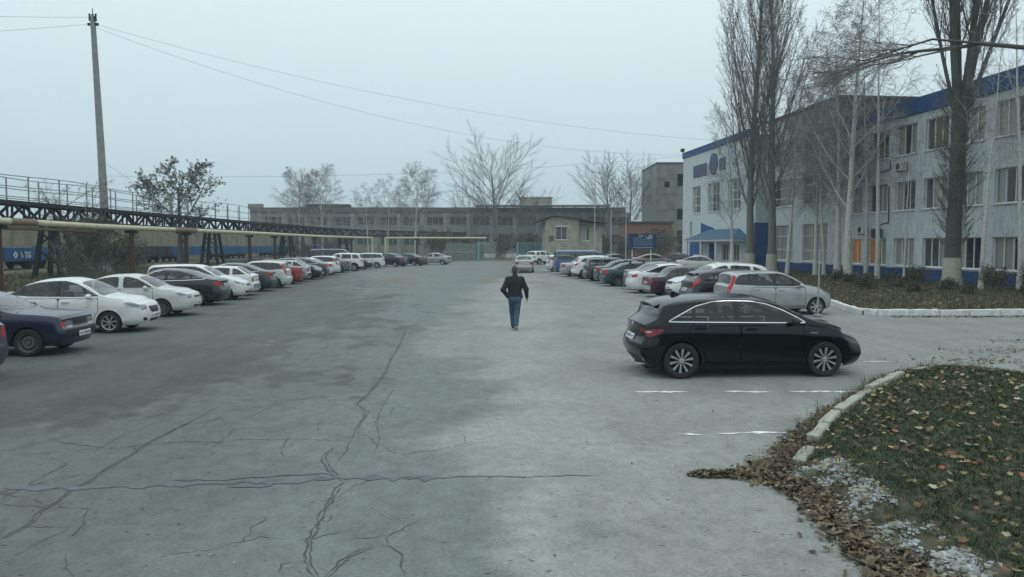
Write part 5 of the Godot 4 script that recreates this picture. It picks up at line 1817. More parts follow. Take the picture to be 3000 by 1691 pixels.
func notice_board() -> void:
	var o := thing("notice_board", "dark blue notice board with white lettering and emblem on two white posts", "sign", Vector3(12.2, 0, -72))
	part("panel", box_mesh(Vector3(-1.3, 1.98, -0.05), Vector3(1.3, 3.42, 0.05), 0.01), M.sign_blue, o)
	for x in [-0.92, 0.82]:
		part("post", tube_mesh([Vector3(x, 0, -0.1), Vector3(x, 2.2, -0.1)], [0.055], 10), M.white_paint, o)
	# the emblem: a triangle, a small letter and a barred ring
	var tr := MB.new()
	var a := [Vector2(0.16, 2.93), Vector2(0.46, 2.93), Vector2(0.31, 3.32)]
	for k in 3:
		var p: Vector2 = a[k]
		var q: Vector2 = a[(k + 1) % 3]
		tr.box(Vector3(-0.5, -0.5, -0.5), Vector3(0.5, 0.5, 0.5), 0.0, bar_frame(Vector3(p.x, p.y, 0.06), Vector3(q.x, q.y, 0.06), 0.045, 0.012))
	part("emblem_triangle", tr.mesh(), M.sign_white, o)
	var rg := MB.new()
	rg.lathe(PackedVector2Array([Vector2(0.185, 0), Vector2(0.185, 0.012), Vector2(0.135, 0.012), Vector2(0.135, 0)]), 22, Transform3D(Basis(Vector3.RIGHT, PI / 2), Vector3(0.74, 3.13, 0.052)))
	rg.box(Vector3(0.715, 2.98, 0.052), Vector3(0.765, 3.28, 0.066))
	part("emblem_ring", rg.mesh(), M.sign_white, o)
	sign_text(o, "и", 0.20, Vector3(0.51, 3.02, 0.055))
	sign_text(o, "ЗАО", 0.15, Vector3(-0.15, 3.22, 0.055))
	# rows of small print, too fine to read
	var r := RandomNumberGenerator.new()
	r.seed = 9
	for k in 9:
		var y := 3.05 - k * 0.092
		var b := MB.new()
		var x := -0.85
		var end := 0.0 if k < 2 else 0.95
		while x < end:
			var w := r.randf_range(0.05, 0.16)
			b.box(Vector3(x, y - 0.022, 0.051), Vector3(min(x + w, end), y + 0.022, 0.055))
			x += w + 0.03
		part("text_row", b.mesh(), M.sign_grey, o).set_meta("kind", "stuff")
	var b2 := MB.new()
	var x2 := -0.85
	while x2 < 0.95:
		var w2 := r.randf_range(0.04, 0.10)
		b2.box(Vector3(x2, 2.09, 0.051), Vector3(x2 + w2, 2.15, 0.056))
		x2 += w2 + 0.045
	part("text_row", b2.mesh(), M.sign_white, o).set_meta("kind", "stuff")
	for f in [[8.6, -80.0, 9.15, "tallest thin pale flagpole in front of the gatehouse"], [10.3, -80.0, 6.1, "thin pale flagpole between the gatehouse and the notice board"], [10.75, -72.6, 5.9, "thin pale flagpole touching the edge of the blue notice board"]]:
		var fp := thing("flagpole", f[3], "flagpole", Vector3(f[0], 0, f[1]), 0.0, "bare flagpoles by the notice board")
		part("pole", tube_mesh([Vector3(0, 0, 0), Vector3(0, f[2], 0)], [0.055, 0.035], 8), mat(0.42, 0.44, 0.45, 0.6), fp)
		part("base", box_mesh(Vector3(-0.2, 0, -0.2), Vector3(0.2, 0.15, 0.2), 0.03), M.concrete, fp)

func sign_text(parent: Node, txt: String, size: float, at: Vector3, m: Material = null, turn := 0.0) -> MeshInstance3D:
	var tm := TextMesh.new()
	var f := SystemFont.new()
	f.font_names = PackedStringArray(["Droid Sans"])
	f.font_weight = 700
	tm.font = f
	tm.text = txt
	tm.font_size = 32
	tm.pixel_size = size / 24.0
	tm.depth = 0.012
	var o := part("lettering", tm, m if m else M.sign_white, parent)
	o.position = at
	o.rotation.y = turn
	return o

# ---------------------------------------------------------------- pipeline and trestle on the left
func plan(nodes: Array, d: float) -> Vector3:
	# point at distance d along an [x, z] polyline
	for i in nodes.size() - 1:
		var a := Vector2(nodes[i][0], nodes[i][1])
		var b := Vector2(nodes[i + 1][0], nodes[i + 1][1])
		var l := a.distance_to(b)
		if d <= l or i == nodes.size() - 2:
			var q := a.lerp(b, d / l)
			return Vector3(q.x, 0, q.y)
		d -= l
	return Vector3.ZERO

func smooth_plan(nodes: Array) -> Array:
	var c := Curve2D.new()
	for i in nodes.size():
		var p := Vector2(nodes[i][0], nodes[i][1])
		var t := Vector2.ZERO
		if i > 0 and i < nodes.size() - 1:
			t = (Vector2(nodes[i + 1][0], nodes[i + 1][1]) - Vector2(nodes[i - 1][0], nodes[i - 1][1])) * 0.16
		c.add_point(p, -t, t)
	var out := []
	for q in c.tessellate(4, 2.0):
		out.append([q.x, q.y])
	return out

func pipeline() -> void:
	var o := thing("pipeline", "long cream insulated pipe on rusty posts running behind the parked cars", "pipeline")
	var pl := smooth_plan([[-20.5, -14], [-21.5, -28], [-22.6, -42], [-23.6, -68], [-23.2, -92], [-21.0, -112]])
	var pts := []
	for q in pl:
		pts.append(Vector3(q[0], 3.42 + 0.04 * sin(q[1] * 0.35), q[1]))
	pts.append(Vector3(-20.6, 3.40, -113.5))
	part("pipe", tube_mesh(pts, [0.15], 14), M.pipe_wrap, o)
	part("drop_pipe", tube_mesh([Vector3(-20.6, 3.46, -113.4), Vector3(-20.6, 0, -113.4)], [0.16], 12), M.pipe_wrap, o)
	part("drop_pipe", tube_mesh([Vector3(-18.9, 3.46, -114.8), Vector3(-18.9, 0, -114.8)], [0.16], 12), M.pipe_wrap, o)
	var pts2 := [Vector3(-18.9, 3.4, -114.8), Vector3(-16, 3.42, -116.5), Vector3(-10, 3.42, -118.5), Vector3(-4.0, 3.42, -119.3)]
	part("pipe", tube_mesh(pts2, [0.15], 14), M.pipe_wrap, o)
	# a rusty lower pipe beside it
	var p3 := []
	for q in pl:
		if q[1] > -52:
			p3.append(Vector3(q[0] - 0.1, 3.13, q[1]))
	part("rusty_pipe", tube_mesh(p3, [0.085], 10), M.pipe_rust, o)
	# collars where the wrapping is jointed
	for zc in [-31.0, -58.0]:
		var k := 0
		while k < pts.size() - 2 and pts[k + 1].z > zc:
			k += 1
		part("collar", tube_mesh([pts[k].lerp(pts[k + 1], 0.4), pts[k].lerp(pts[k + 1], 0.55)], [0.168], 14), M.pipe_rust, o)
	for c in [[-20.9, -22.5], [-22.05, -33.0], [-22.75, -46.0], [-23.1, -54.5], [-23.6, -69.2], [-23.6, -76.5], [-23.3, -91.0], [-21.9, -105.0], [-14.5, -117.1], [-9.0, -118.7]]:
		var ps := part("post", tube_mesh([Vector3(c[0], 0, c[1]), Vector3(c[0], 3.1, c[1])], [0.15], 10), M.rust_post, o)
		part("saddle", box_mesh(Vector3(c[0] - 0.35, 3.09, c[1] - 0.16), Vector3(c[0] + 0.35, 3.26, c[1] + 0.16), 0.02), M.metal_dark, ps)

func trestle() -> void:
	var o := thing("trestle_gallery", "dark steel lattice trestle with pale handrails running above the pipeline", "trestle")
	var pl := smooth_plan([[-31.3, -22], [-31.6, -60], [-31.2, -96], [-27.7, -139], [-9.4, -172], [14, -183]])
	var len := 0.0
	for i in pl.size() - 1:
		len += Vector2(pl[i][0], pl[i][1]).distance_to(Vector2(pl[i + 1][0], pl[i + 1][1]))
	var step := 1.7
	var n := int(len / step)
	var far := MB.new()
	var far_rail := MB.new()
	var r := RandomNumberGenerator.new()
	r.seed = 4
	var y0 := 3.95
	var y1 := 5.0
	for i in n:
		var a := plan(pl, i * step)
		var b := plan(pl, (i + 1) * step)
		var d := (b - a).normalized()
		var s := Vector3(-d.z, 0, d.x) * 0.7
		var near: bool = i < 42
		for q in [1.0, -1.0]:
			var A: Vector3 = a + s * q
			var Bp: Vector3 = b + s * q
			var segs := [[A + Vector3(0, y0, 0), Bp + Vector3(0, y0, 0), 0.20, "bottom_chord"], [A + Vector3(0, y1, 0), Bp + Vector3(0, y1, 0), 0.26, "top_chord"], [A + Vector3(0, y0 if i % 2 == 0 else y1, 0), Bp + Vector3(0, y1 if i % 2 == 0 else y0, 0), 0.13, "diagonal"], [A + Vector3(0, y0, 0), A + Vector3(0, y1, 0), 0.11, "vertical"]]
			for g in segs:
				if near:
					bar(g[3], g[0], g[1], g[2], g[2], M.metal_dark, o)
				else:
					add_bar(far, g[0], g[1], g[2], g[2])
			# hand rail posts and three rails, a little uneven
			var up0 := 6.72 + 0.08 * sin(i * 0.7 + q)
			var up1 := 6.72 + 0.08 * sin((i + 1) * 0.7 + q)
			if i % 2 == 0:
				if near:
					bar("railing_post", A + Vector3(0, y1, 0), A + Vector3(0, up0, 0), 0.07, 0.07, M.metal_rail, o)
				else:
					add_bar(far_rail, A + Vector3(0, y1, 0), A + Vector3(0, up0, 0), 0.07, 0.07)
			if q > 0 or i < 30:
				for f in [1.0, 0.60, 0.22]:
					var ra := A + Vector3(0, lerp(y1, up0, f), 0)
					var rb := Bp + Vector3(0, lerp(y1, up1, f), 0)
					if near:
						bar("rail", ra, rb, 0.05, 0.05, M.metal_rail, o)
					else:
						add_bar(far_rail, ra, rb, 0.05, 0.05)
		if near:
			bar("deck_plank", a + Vector3(0, y1 + 0.09, 0), b + Vector3(0, y1 + 0.09, 0), 1.5, 0.05, M.metal_dark, o)
		else:
			add_bar(far, a + Vector3(0, y1 + 0.09, 0), b + Vector3(0, y1 + 0.09, 0), 1.5, 0.05)
	part("far_lattice", far.mesh(), M.metal_dark, o).set_meta("kind", "stuff")
	part("far_railing", far_rail.mesh(), M.metal_rail, o).set_meta("kind", "stuff")
	for z in [-52.6, -80.0, -105.0, -132.0]:
		var k := 0.0
		while plan(pl, k).z > z:
			k += 0.5
		var c := plan(pl, k)
		var leg := Node3D.new()
		leg.name = "support_tower"
		o.add_child(leg, true)
		for e in [[-0.9, -0.9], [0.9, -0.9], [-0.9, 0.9], [0.9, 0.9]]:
			bar("leg", c + Vector3(e[0], 0, e[1]), c + Vector3(e[0] * 0.5, y0, e[1] * 0.55), 0.26, 0.26, M.metal_dark, leg)
		for y in [0.9, 2.2]:
			bar("brace", c + Vector3(-0.8, y, 0.8), c + Vector3(0.62, y + 1.1, 0.65), 0.09, 0.09, M.metal_dark, leg)
			bar("brace", c + Vector3(0.8, y, 0.8), c + Vector3(-0.62, y + 1.1, 0.65), 0.09, 0.09, M.metal_dark, leg)

func railway() -> void:
	var em := MB.new()
	em.prism(V2([[-46, -0.1], [-38.5, -0.1], [-40, 0.32], [-44.5, 0.32]]), -330, 20)
	struct("embankment", em.mesh(), M.gravel)
	var k := 0
	for w in [[-48.5, -69.5, "blue", "VTG"], [-70.3, -91.3, "dark", ""], [-92.1, -113.1, "blue", "VTG"], [-113.9, -134.9, "blue", ""], [-135.7, -156.7, "dark", ""], [-157.5, -178.5, "blue", ""], [-179.3, -200.3, "blue", ""]]:
		var o := thing("flat_wagon", ["blue flat railway wagon with white lettering behind the near trestle legs", "dark railway wagon half hidden behind shrubs and a rusty post", "blue flat railway wagon with small white lettering behind the pipeline", "plain blue railway wagon in the train behind the grey sedans", "dark wagon with big wheels in the train beyond the pipeline", "plain blue railway wagon behind the navy minibus", "last blue railway wagon of the train near the pipe drop"][k], "wagon", Vector3(-42, 0.32, w[0]), 0.0, "wagons of the freight train")
		var m: Material = M.wagon_blue if w[2] == "blue" else M.wagon_dark
		var l: float = w[0] - w[1]
		part("side_wall", box_mesh(Vector3(1.32, 0.72, -l), Vector3(1.45, 1.86, 0), 0.02), m, o)
		part("side_wall", box_mesh(Vector3(-1.45, 0.72, -l), Vector3(-1.32, 1.86, 0), 0.02), m, o)
		part("deck", box_mesh(Vector3(-1.32, 0.80, -l + 0.02), Vector3(1.32, 0.98, -0.02)), M.wagon_dark, o)
		part("end_wall", box_mesh(Vector3(-1.31, 0.98, -0.14), Vector3(1.31, 1.9, -0.02)), m, o)
		part("end_wall", box_mesh(Vector3(-1.31, 0.98, -l + 0.02), Vector3(1.31, 1.9, -l + 0.14)), m, o)
		var st := MB.new()
		var z := -0.8
		while z > -l:
			part("stake", box_mesh(Vector3(1.452, 0.72, z - 0.09), Vector3(1.53, 1.84, z)), m, o)
			z -= 2.4
		for zz in [-2.2, -4.0, -l + 4.0, -l + 2.2]:
			for x in [-0.76, 0.76]:
				var wb := MB.new()
				wb.lathe(PackedVector2Array([Vector2(0.0, -0.07), Vector2(0.47, -0.07), Vector2(0.47, 0.05), Vector2(0.0, 0.07)]), 20, Transform3D(Basis(Vector3.BACK, -PI / 2), Vector3(x, 0.47, zz)))
				part("wheel", wb.mesh(), M.metal_dark, o)
		for zz in [-3.1, -l + 3.1]:
			part("bogie", box_mesh(Vector3(-1.0, 0.35, zz - 1.3), Vector3(1.0, 0.7, zz + 1.3), 0.05), M.metal_dark, o)
		if w[3] != "":
			var at := Vector3(1.475, 1.22, -15.6 if k == 0 else -13.4)
			sign_text(o, "VTG", 0.55, at, M.sign_white, PI / 2)
			var dm := MB.new()
			dm.lathe(PackedVector2Array([Vector2(0.30, 0), Vector2(0.30, 0.02), Vector2(0.14, 0.02), Vector2(0.14, 0)]), 4, Transform3D(Basis(Vector3.BACK, -PI / 2), Vector3(1.455, 1.24, at.z + 1.35)))
			part("emblem", dm.mesh(), M.sign_white, o)
		k += 1
	var wl := thing("boundary_wall", "long tan plastered boundary wall behind the freight train", "wall", Vector3(-50, 0, 0))
	var z2 := -14.0
	while z2 > -330.0:
		part("panel", box_mesh(Vector3(-0.12, 0, z2 - 4.95), Vector3(0.12, 4.75 + 0.1 * sin(z2), z2)), M.tan_wall, wl)
		part("pier", box_mesh(Vector3(-0.2, 0, z2 - 5.22), Vector3(0.2, 4.95, z2 - 4.95)), M.tan_wall, wl)
		z2 -= 5.25

func utility_pole() -> void:
	var o := thing("utility_pole", "tall tapered concrete utility pole with insulators rising behind the trestle", "utility pole", Vector3(-32.9, 0, -62.0))
	part("pole", tube_mesh([Vector3(0.25, 0, 0), Vector3(0.0, 10, 0), Vector3(-0.35, 20.5, 0)], [0.36, 0.28, 0.19], 14), M.concrete, o)
	part("crossarm", box_mesh(Vector3(-0.75, 19.75, -0.08), Vector3(0.1, 19.95, 0.08), 0.01), M.metal_dark, o)
	part("top_bracket", box_mesh(Vector3(-0.62, 20.1, -0.14), Vector3(-0.08, 20.45, 0.14), 0.02), M.metal_dark, o)
	for q in [-0.6, -0.34, -0.1]:
		part("insulator", tube_mesh([Vector3(q, 20.45, 0), Vector3(q, 20.62, 0), Vector3(q, 20.7, 0)], [0.05, 0.09, 0.03], 8), M.metal_dark, o)
	part("lightning_rod", tube_mesh([Vector3(-0.35, 20.5, 0), Vector3(-0.36, 21.1, 0)], [0.03], 6), M.metal_dark, o)
	# overhead wires
	var top := Vector3(-33.2, 19.9, -62)
	var w := [[top, Vector3(20.5, 12.4, -75), 1.5, "upper overhead wire from the utility pole to the white office"], [top + Vector3(0, -0.25, 0), Vector3(19.3, 12.1, -84), 2.6, "lower sagging overhead wire from the utility pole to the white office"], [Vector3(-32.6, 7.9, -62), Vector3(20.2, 11.6, -78.0), 0.8, "thin wire rising from the pole's middle to the office wing"], [top, Vector3(-75, 17.5, -54), 1.0, "overhead wire leaving the utility pole away from the yard"], [top + Vector3(0, 0.5, 0), Vector3(-70, 21.5, -58), 0.6, "thin upper wire leaving the utility pole away from the yard"], [Vector3(-32.7, 9.0, -62), Vector3(-25.5, 3.5, -66), 0.1, "short guy wire from the utility pole down to the pipeline"]]
	for q in w:
		var pts := []
		for i in 25:
			var t := i / 24.0
			pts.append(q[0].lerp(q[1], t) - Vector3(0, q[2] * 4.0 * t * (1 - t), 0))
		var m := part("overhead_wire", tube_mesh(pts, [0.0105], 5), M.wire, self)
		tag(m, q[3], "wire", "overhead wires")
# ---------------------------------------------------------------- trees
const POPLAR := {"segs": [9, 6, 4, 3], "fine": 0.0075, "kids": [38, 13, 16], "ang": [0.40, 0.40, 0.45], "ratio": [0.50, 0.40, 0.42], "rr": [0.32, 0.5, 0.55], "trop": [0.0, 0.13, 0.10, 0.06], "wob": [0.03, 0.06, 0.09, 0.12], "start": [0.16, 0.12, 0.1], "tip": [0.12, 0.15, 0.3, 0.5], "fall": 0.62}
const BIRCH := {"segs": [9, 6, 5, 5], "fine": 0.0075, "kids": [24, 11, 17], "ang": [0.80, 0.65, 0.7], "ratio": [0.34, 0.45, 0.75], "rr": [0.34, 0.5, 0.42], "trop": [0.0, 0.09, -0.02, -0.20], "wob": [0.035, 0.10, 0.13, 0.10], "start": [0.24, 0.22, 0.15], "tip": [0.10, 0.15, 0.25, 0.5], "fall": 0.55}
const OPEN := {"segs": [7, 7, 5, 4], "kids": [13, 12, 12], "ang": [0.62, 0.55, 0.5], "ratio": [0.62, 0.42, 0.40], "rr": [0.50, 0.45, 0.5], "trop": [0.0, 0.07, 0.05, 0.02], "wob": [0.05, 0.10, 0.12, 0.14], "start": [0.22, 0.2, 0.15], "tip": [0.2, 0.15, 0.25, 0.5], "fall": 0.45}
const BROAD := {"segs": [5, 6, 5, 4], "kids": [10, 9, 8], "ang": [0.85, 0.7, 0.7], "ratio": [0.75, 0.5, 0.42], "rr": [0.55, 0.5, 0.5], "trop": [0.0, 0.03, 0.0, -0.02], "wob": [0.06, 0.13, 0.16, 0.18], "start": [0.25, 0.2, 0.2], "tip": [0.3, 0.2, 0.3, 0.5], "fall": 0.35}

func grow(b: Array, tips: Array, pos: Vector3, dir: Vector3, length: float, r0: float, lv: int, sp: Dictionary, r: RandomNumberGenerator, kmul: float) -> void:
	var k: int = sp.segs[lv]
	var fine: float = sp.get("fine", 0.009)
	var pts := PackedVector3Array([pos])
	var rad := PackedFloat32Array([r0])
	var dirs := [dir]
	var p := pos
	var d := dir
	for i in k:
		d = (d + Vector3(r.randf_range(-1, 1), r.randf_range(-1, 1), r.randf_range(-1, 1)) * sp.wob[lv] + Vector3.UP * sp.trop[lv]).normalized()
		p += d * length / k
		pts.append(p)
		dirs.append(d)
		rad.append(r0 * lerpf(1.0, sp.tip[lv], float(i + 1) / k))
	if lv == 0:
		rad[0] = r0 * 1.35
		b[0].tube(pts, rad, 10, false)
	else:
		b[min(lv, b.size() - 1)].tube(pts, rad, 6 if lv == 1 else (4 if lv == 2 else 3), false)
	if lv >= 3:
		tips.append([pts[1], d])
		tips.append([p, d])
		return
	var nk := int(sp.kids[lv] * (kmul if lv > 0 else 1.0))
	var ga := r.randf() * TAU
	for q in nk:
		var t: float = lerpf(sp.start[lv], 0.99, (q + r.randf()) / nk)
		var fi: float = t * k
		var i0 := int(min(fi, k - 1))
		var o := pts[i0].lerp(pts[i0 + 1], fi - i0)
		var dd: Vector3 = dirs[i0 + 1]
		ga += 2.399 + r.randf_range(-0.4, 0.4)
		var sd := dd.cross(Vector3.UP if abs(dd.y) < 0.95 else Vector3.RIGHT).normalized()
		var ax := sd.rotated(dd, ga)
		var a: float = sp.ang[lv] * r.randf_range(0.75, 1.25)
		var cd := dd.rotated(ax, a)
		var rl := rad[i0] * lerpf(1.0, rad[i0 + 1] / max(rad[i0], 0.0001), fi - i0)
		var cl: float = length * sp.ratio[lv] * (1.0 - sp.fall * t) * r.randf_range(0.7, 1.25)
		grow(b, tips, o, cd, cl, max(rl * sp.rr[lv] * r.randf_range(0.75, 1.1), fine * (1.0 if lv == 2 else 1.7)), lv + 1, sp, r, kmul)

func leaf_quads(tips: Array, count: int, size: float, spread: float, r: RandomNumberGenerator, cols: Array) -> ArrayMesh:
	var b := MB.new()
	for i in count:
		var t: Array = tips[r.randi() % tips.size()]
		var c: Vector3 = t[0] + Vector3(r.randf_range(-1, 1), r.randf_range(-1, 1), r.randf_range(-1, 1)) * spread
		var u := Vector3(r.randf_range(-1, 1), r.randf_range(-1, 1), r.randf_range(-1, 1)).normalized()
		var w := u.cross(Vector3(r.randf_range(-1, 1), r.randf_range(-1, 1), r.randf_range(-1, 1))).normalized()
		var s := size * r.randf_range(0.6, 1.3)
		var nn := u.cross(w)
		var q := [c - u * s * 0.6, c + w * s * 0.32 + nn * s * 0.1, c + u * s * 0.6, c - w * s * 0.32 + nn * s * 0.1]
		b.tri(q[0], q[1], q[2])
		b.tri(q[0], q[2], q[3])
		var cc: Color = cols[r.randi() % cols.size()]
		for e in 6:
			b.col.append(cc)
	return b.mesh()

func tree_meshes(sp: Dictionary, height: float, rad: float, seed_: int, kmul := 1.0, lean := Vector3.ZERO, leaves := 0, leaf_size := 0.08, cols := []) -> Dictionary:
	var r := RandomNumberGenerator.new()
	r.seed = seed_
	var b := [MB.new(), MB.new(), MB.new(), MB.new()]
	var tips := []
	grow(b, tips, Vector3(0, -0.15, 0), (Vector3.UP + lean).normalized(), height, rad, 0, sp, r, kmul)
	var out := {"trunk": b[0].mesh(), "limbs": b[1].mesh(), "branches": b[2].mesh(), "twigs": b[3].mesh()}
	if leaves > 0:
		out["leaves"] = leaf_quads(tips, leaves, leaf_size, 0.10, r, cols)
	return out

func place_tree(tm: Dictionary, called: String, label: String, at: Vector3, turn: float, bark: Material, limb: Material, twig: Material, group := "", scale_ := 1.0) -> Node3D:
	var o := thing(called, label, "tree", at, turn, group)
	o.scale = Vector3.ONE * scale_
	part("trunk", tm.trunk, bark, o)
	var cr := Node3D.new()
	cr.name = "crown"
	o.add_child(cr)
	part("limbs", tm.limbs, limb, cr).set_meta("kind", "stuff")
	part("branches", tm.branches, limb, cr).set_meta("kind", "stuff")
	part("twigs", tm.twigs, twig, cr).set_meta("kind", "stuff")
	if tm.has("leaves"):
		part("leaves", tm.leaves, M.leaf, cr).set_meta("kind", "stuff")
	return o

func birch_bark() -> ImageTexture:
	var s := 256
	var r := RandomNumberGenerator.new()
	r.seed = 77
	var im := Image.create(s, s, false, Image.FORMAT_RGB8)
	im.fill(srgb(0.50, 0.50, 0.47))
	for i in 900:
		im.set_pixel(r.randi() % s, r.randi() % s, srgb(0.32, 0.31, 0.29))
	for i in 60:
		var y := r.randi() % s
		var x := r.randi() % s
		var w := r.randi_range(6, 38)
		var h := r.randi_range(1, 4)
		for yy in h:
			for xx in w:
				if r.randf() < 0.8:
					im.set_pixel((x + xx) % s, (y + yy) % s, srgb(0.05, 0.05, 0.048))
	for i in 12:
		var y := r.randi() % s
		var x := r.randi() % s
		for yy in range(-7, 8):
			for xx in range(-16, 17):
				if abs(xx) / 16.0 + abs(yy) / 7.0 < 1.0 and r.randf() < 0.85:
					im.set_pixel(posmod(x + xx, s), posmod(y + yy - abs(xx) / 3, s), srgb(0.035, 0.035, 0.033))
	return ImageTexture.create_from_image(im)

func plant_materials() -> void:
	M.leaf = mat(1, 1, 1, 0.85)
	M.leaf.vertex_color_use_as_albedo = true
	M.leaf.backlight_enabled = true
	M.leaf.backlight = Color(0.12, 0.12, 0.06)
	M.bark = textured(mat(0.10, 0.10, 0.088, 0.95), T.bark, 0.7, T.stone_bump, 0.8)
	M.bark_poplar = textured(mat(0.19, 0.19, 0.17, 0.95), T.bark, 0.7, T.stone_bump, 0.9)
	M.twig = mat(0.20, 0.185, 0.17, 0.9)
	M.twig_grey = mat(0.165, 0.16, 0.15, 0.9)
	M.twig_birch = mat(0.20, 0.182, 0.172, 0.9)
	M.birch = textured(mat(1.0, 1.0, 0.97, 0.85), birch_bark(), 0.9)
	M.birch_limb = textured(mat(0.50, 0.50, 0.47, 0.9), T.bark, 0.5)
	M.whitewash = textured(mat(0.46, 0.47, 0.45, 0.95), T.soil, 0.8)
	M.chalk = textured(mat(0.29, 0.31, 0.31, 0.97), T.soil, 0.5, T.stone_bump, 1.0)
	M.grass = mat(1, 1, 1, 0.9)
	M.grass.vertex_color_use_as_albedo = true
	M.dry_leaf = mat(1, 1, 1, 0.85)
	M.dry_leaf.vertex_color_use_as_albedo = true

func trees() -> void:
	var autumn := [Color(0.10, 0.075, 0.03), Color(0.13, 0.10, 0.04), Color(0.07, 0.075, 0.03), Color(0.09, 0.055, 0.03)]
	var green := [Color(0.075, 0.095, 0.065), Color(0.095, 0.11, 0.07), Color(0.125, 0.12, 0.075), Color(0.06, 0.08, 0.058)]
	# poplars with whitewashed feet
	var pop := [tree_meshes(POPLAR, 26.0, 0.33, 3, 1.0, Vector3.ZERO, 5000, 0.10, autumn), tree_meshes(POPLAR, 25.0, 0.34, 9, 1.0, Vector3(0.01, 0, 0), 5000, 0.10, autumn)]
	var sites := [[0, 19.2, -62.0, 0.0, 1.0, "tall poplar with whitewashed foot standing closest to the entrance canopy"], [1, 20.1, -59.5, 1.7, 0.98, "tall poplar with whitewashed foot beside the tall gridded ground floor window"]]
	for s in sites:
		var o := place_tree(pop[s[0]], "poplar_tree", s[5], Vector3(s[1], 0.1, s[2]), s[3], M.bark_poplar, M.bark_poplar, M.twig, "poplars along the office", s[4])
		part("whitewash", tube_mesh([Vector3(0, 0, 0), Vector3(0, 0.5, 0), Vector3(0, 1.6, 0)], [0.55, 0.44, 0.385], 12), M.whitewash, o)
	# the thick forked poplar at the right: one stem that opens into several upright ones
	var r := RandomNumberGenerator.new()
	r.seed = 21
	var fork := thing("poplar_tree", "thick dark forked poplar with whitewashed foot in front of the white office windows", "tree", Vector3(23.5, 0.15, -41.0), 0.0, "poplars along the office")
	var bt := MB.new()
	bt.tube(PackedVector3Array([Vector3(0, -0.2, 0), Vector3(0, 1.5, 0), Vector3(0.05, 4.0, 0), Vector3(0.12, 7.0, 0), Vector3(0.16, 9.3, 0)]), PackedFloat32Array([0.52, 0.40, 0.37, 0.37, 0.40]), 14, false)
	part("trunk", bt.mesh(), M.bark, fork)
	var bb := [MB.new(), MB.new(), MB.new(), MB.new()]
	var tips := []
	var stem := POPLAR.duplicate(true)
	stem.kids = [24, 10, 12]
	stem.ratio = [0.30, 0.42, 0.42]
	stem.ang = [0.30, 0.36, 0.45]
	for e in [[-0.18, 0.05, 0.19], [-0.06, -0.05, 0.23], [0.08, 0.08, 0.20], [0.19, -0.04, 0.20], [0.31, 0.06, 0.13], [-0.27, 0.0, 0.11]]:
		grow(bb, tips, Vector3(0.14 + e[0] * 0.45, 8.7, e[1]), Vector3(e[0], 1.0, e[1]).normalized(), 16.0, e[2], 0, stem, r, 1.0)
	# shoots that clothe the trunk
	for k in 240:
		var y := r.randf_range(2.0, 10.5)
		var a := r.randf() * TAU
		var dd := Vector3(cos(a), r.randf_range(0.5, 1.6), sin(a)).normalized()
		grow(bb, tips, Vector3(0.1 + cos(a) * 0.36, y, sin(a) * 0.36), dd, r.randf_range(0.5, 1.9), 0.014, 2, POPLAR, r, 0.8)
	var cr := Node3D.new()
	cr.name = "crown"
	fork.add_child(cr)
	part("stems", bb[0].mesh(), M.bark, cr).set_meta("kind", "stuff")
	part("limbs", bb[1].mesh(), M.bark, cr).set_meta("kind", "stuff")
	part("branches", bb[2].mesh(), M.bark, cr).set_meta("kind", "stuff")
	part("twigs", bb[3].mesh(), M.twig, cr).set_meta("kind", "stuff")
	part("leaves", leaf_quads(tips, 9000, 0.09, 0.12, r, autumn + green), M.leaf, cr).set_meta("kind", "stuff")
	part("whitewash", tube_mesh([Vector3(0, 0.02, 0), Vector3(0, 0.6, 0), Vector3(0, 1.55, 0)], [0.60, 0.47, 0.435], 14), M.whitewash, fork)
	# birches in front of the office
	var bi := [tree_meshes(BIRCH, 17.5, 0.25, 5, 1.0, Vector3(-0.02, 0, 0), 2200, 0.06, autumn), tree_meshes(BIRCH, 16.0, 0.17, 15, 0.9, Vector3(0.03, 0, 0.02), 1700, 0.06, autumn), tree_meshes(BIRCH, 13.5, 0.12, 25, 0.8, Vector3(-0.06, 0, 0), 1000, 0.06, autumn), tree_meshes(BIRCH.merged({"start": [0.42, 0.25, 0.2], "kids": [15, 8, 11]}, true), 16.5, 0.15, 35, 0.8, Vector3(0.02, 0, 0), 500, 0.06, autumn)]
	var bs := [[0, 22.0, -50.3, 0.3, 1.05, "thickest white birch leaning slightly with dark cracked bark at its foot"],
		[1, 20.6, -57.5, 1.0, 0.85, "slim crooked birch before the gap between two tall gridded windows"],
		[1, 22.2, -56.2, 2.2, 0.95, "straight birch of a close pair in front of the second gridded window"],
		[2, 22.6, -55.6, 0.9, 1.1, "slimmer birch of a close pair in front of the second gridded window"],
		[0, 22.6, -53.4, 4.0, 0.92, "stout birch with rough grey foot left of the orange lit windows"],
		[3, 24.0, -52.0, 3.1, 0.9, "slender birch between the two orange lit windows"],
		[3, 23.5, -49.4, 5.2, 1.05, "birch standing right before the brighter orange curtain"],
		[3, 23.6, -46.2, 2.0, 0.5, "young thin birch before the ground floor windows with grey curtains"],
		[3, 23.6, -38.6, 1.2, 0.75, "thin pale birch just right of the thick forked poplar"],
		[3, 24.9, -37.6, 4.4, 0.85, "leaning pale birch among the dark shrubs by the office corner"],
		[1, 18.6, -64.5, 3.6, 0.82, "white forked birch leaning over the blue entrance canopy"]]
	for s in bs:
		place_tree(bi[s[0]], "birch_tree", s[5], Vector3(s[1], 0.12, s[2]), s[3], M.birch, M.birch_limb, M.twig_birch, "birches in front of the office", s[4])
	# overhanging branch at the upper right, from a tree outside the frame
	var ot := thing("branching_tree", "bare dark branch of a big tree reaching across the upper sky before the poplars", "tree", Vector3(20.5, 0, -22.0), 0.0)
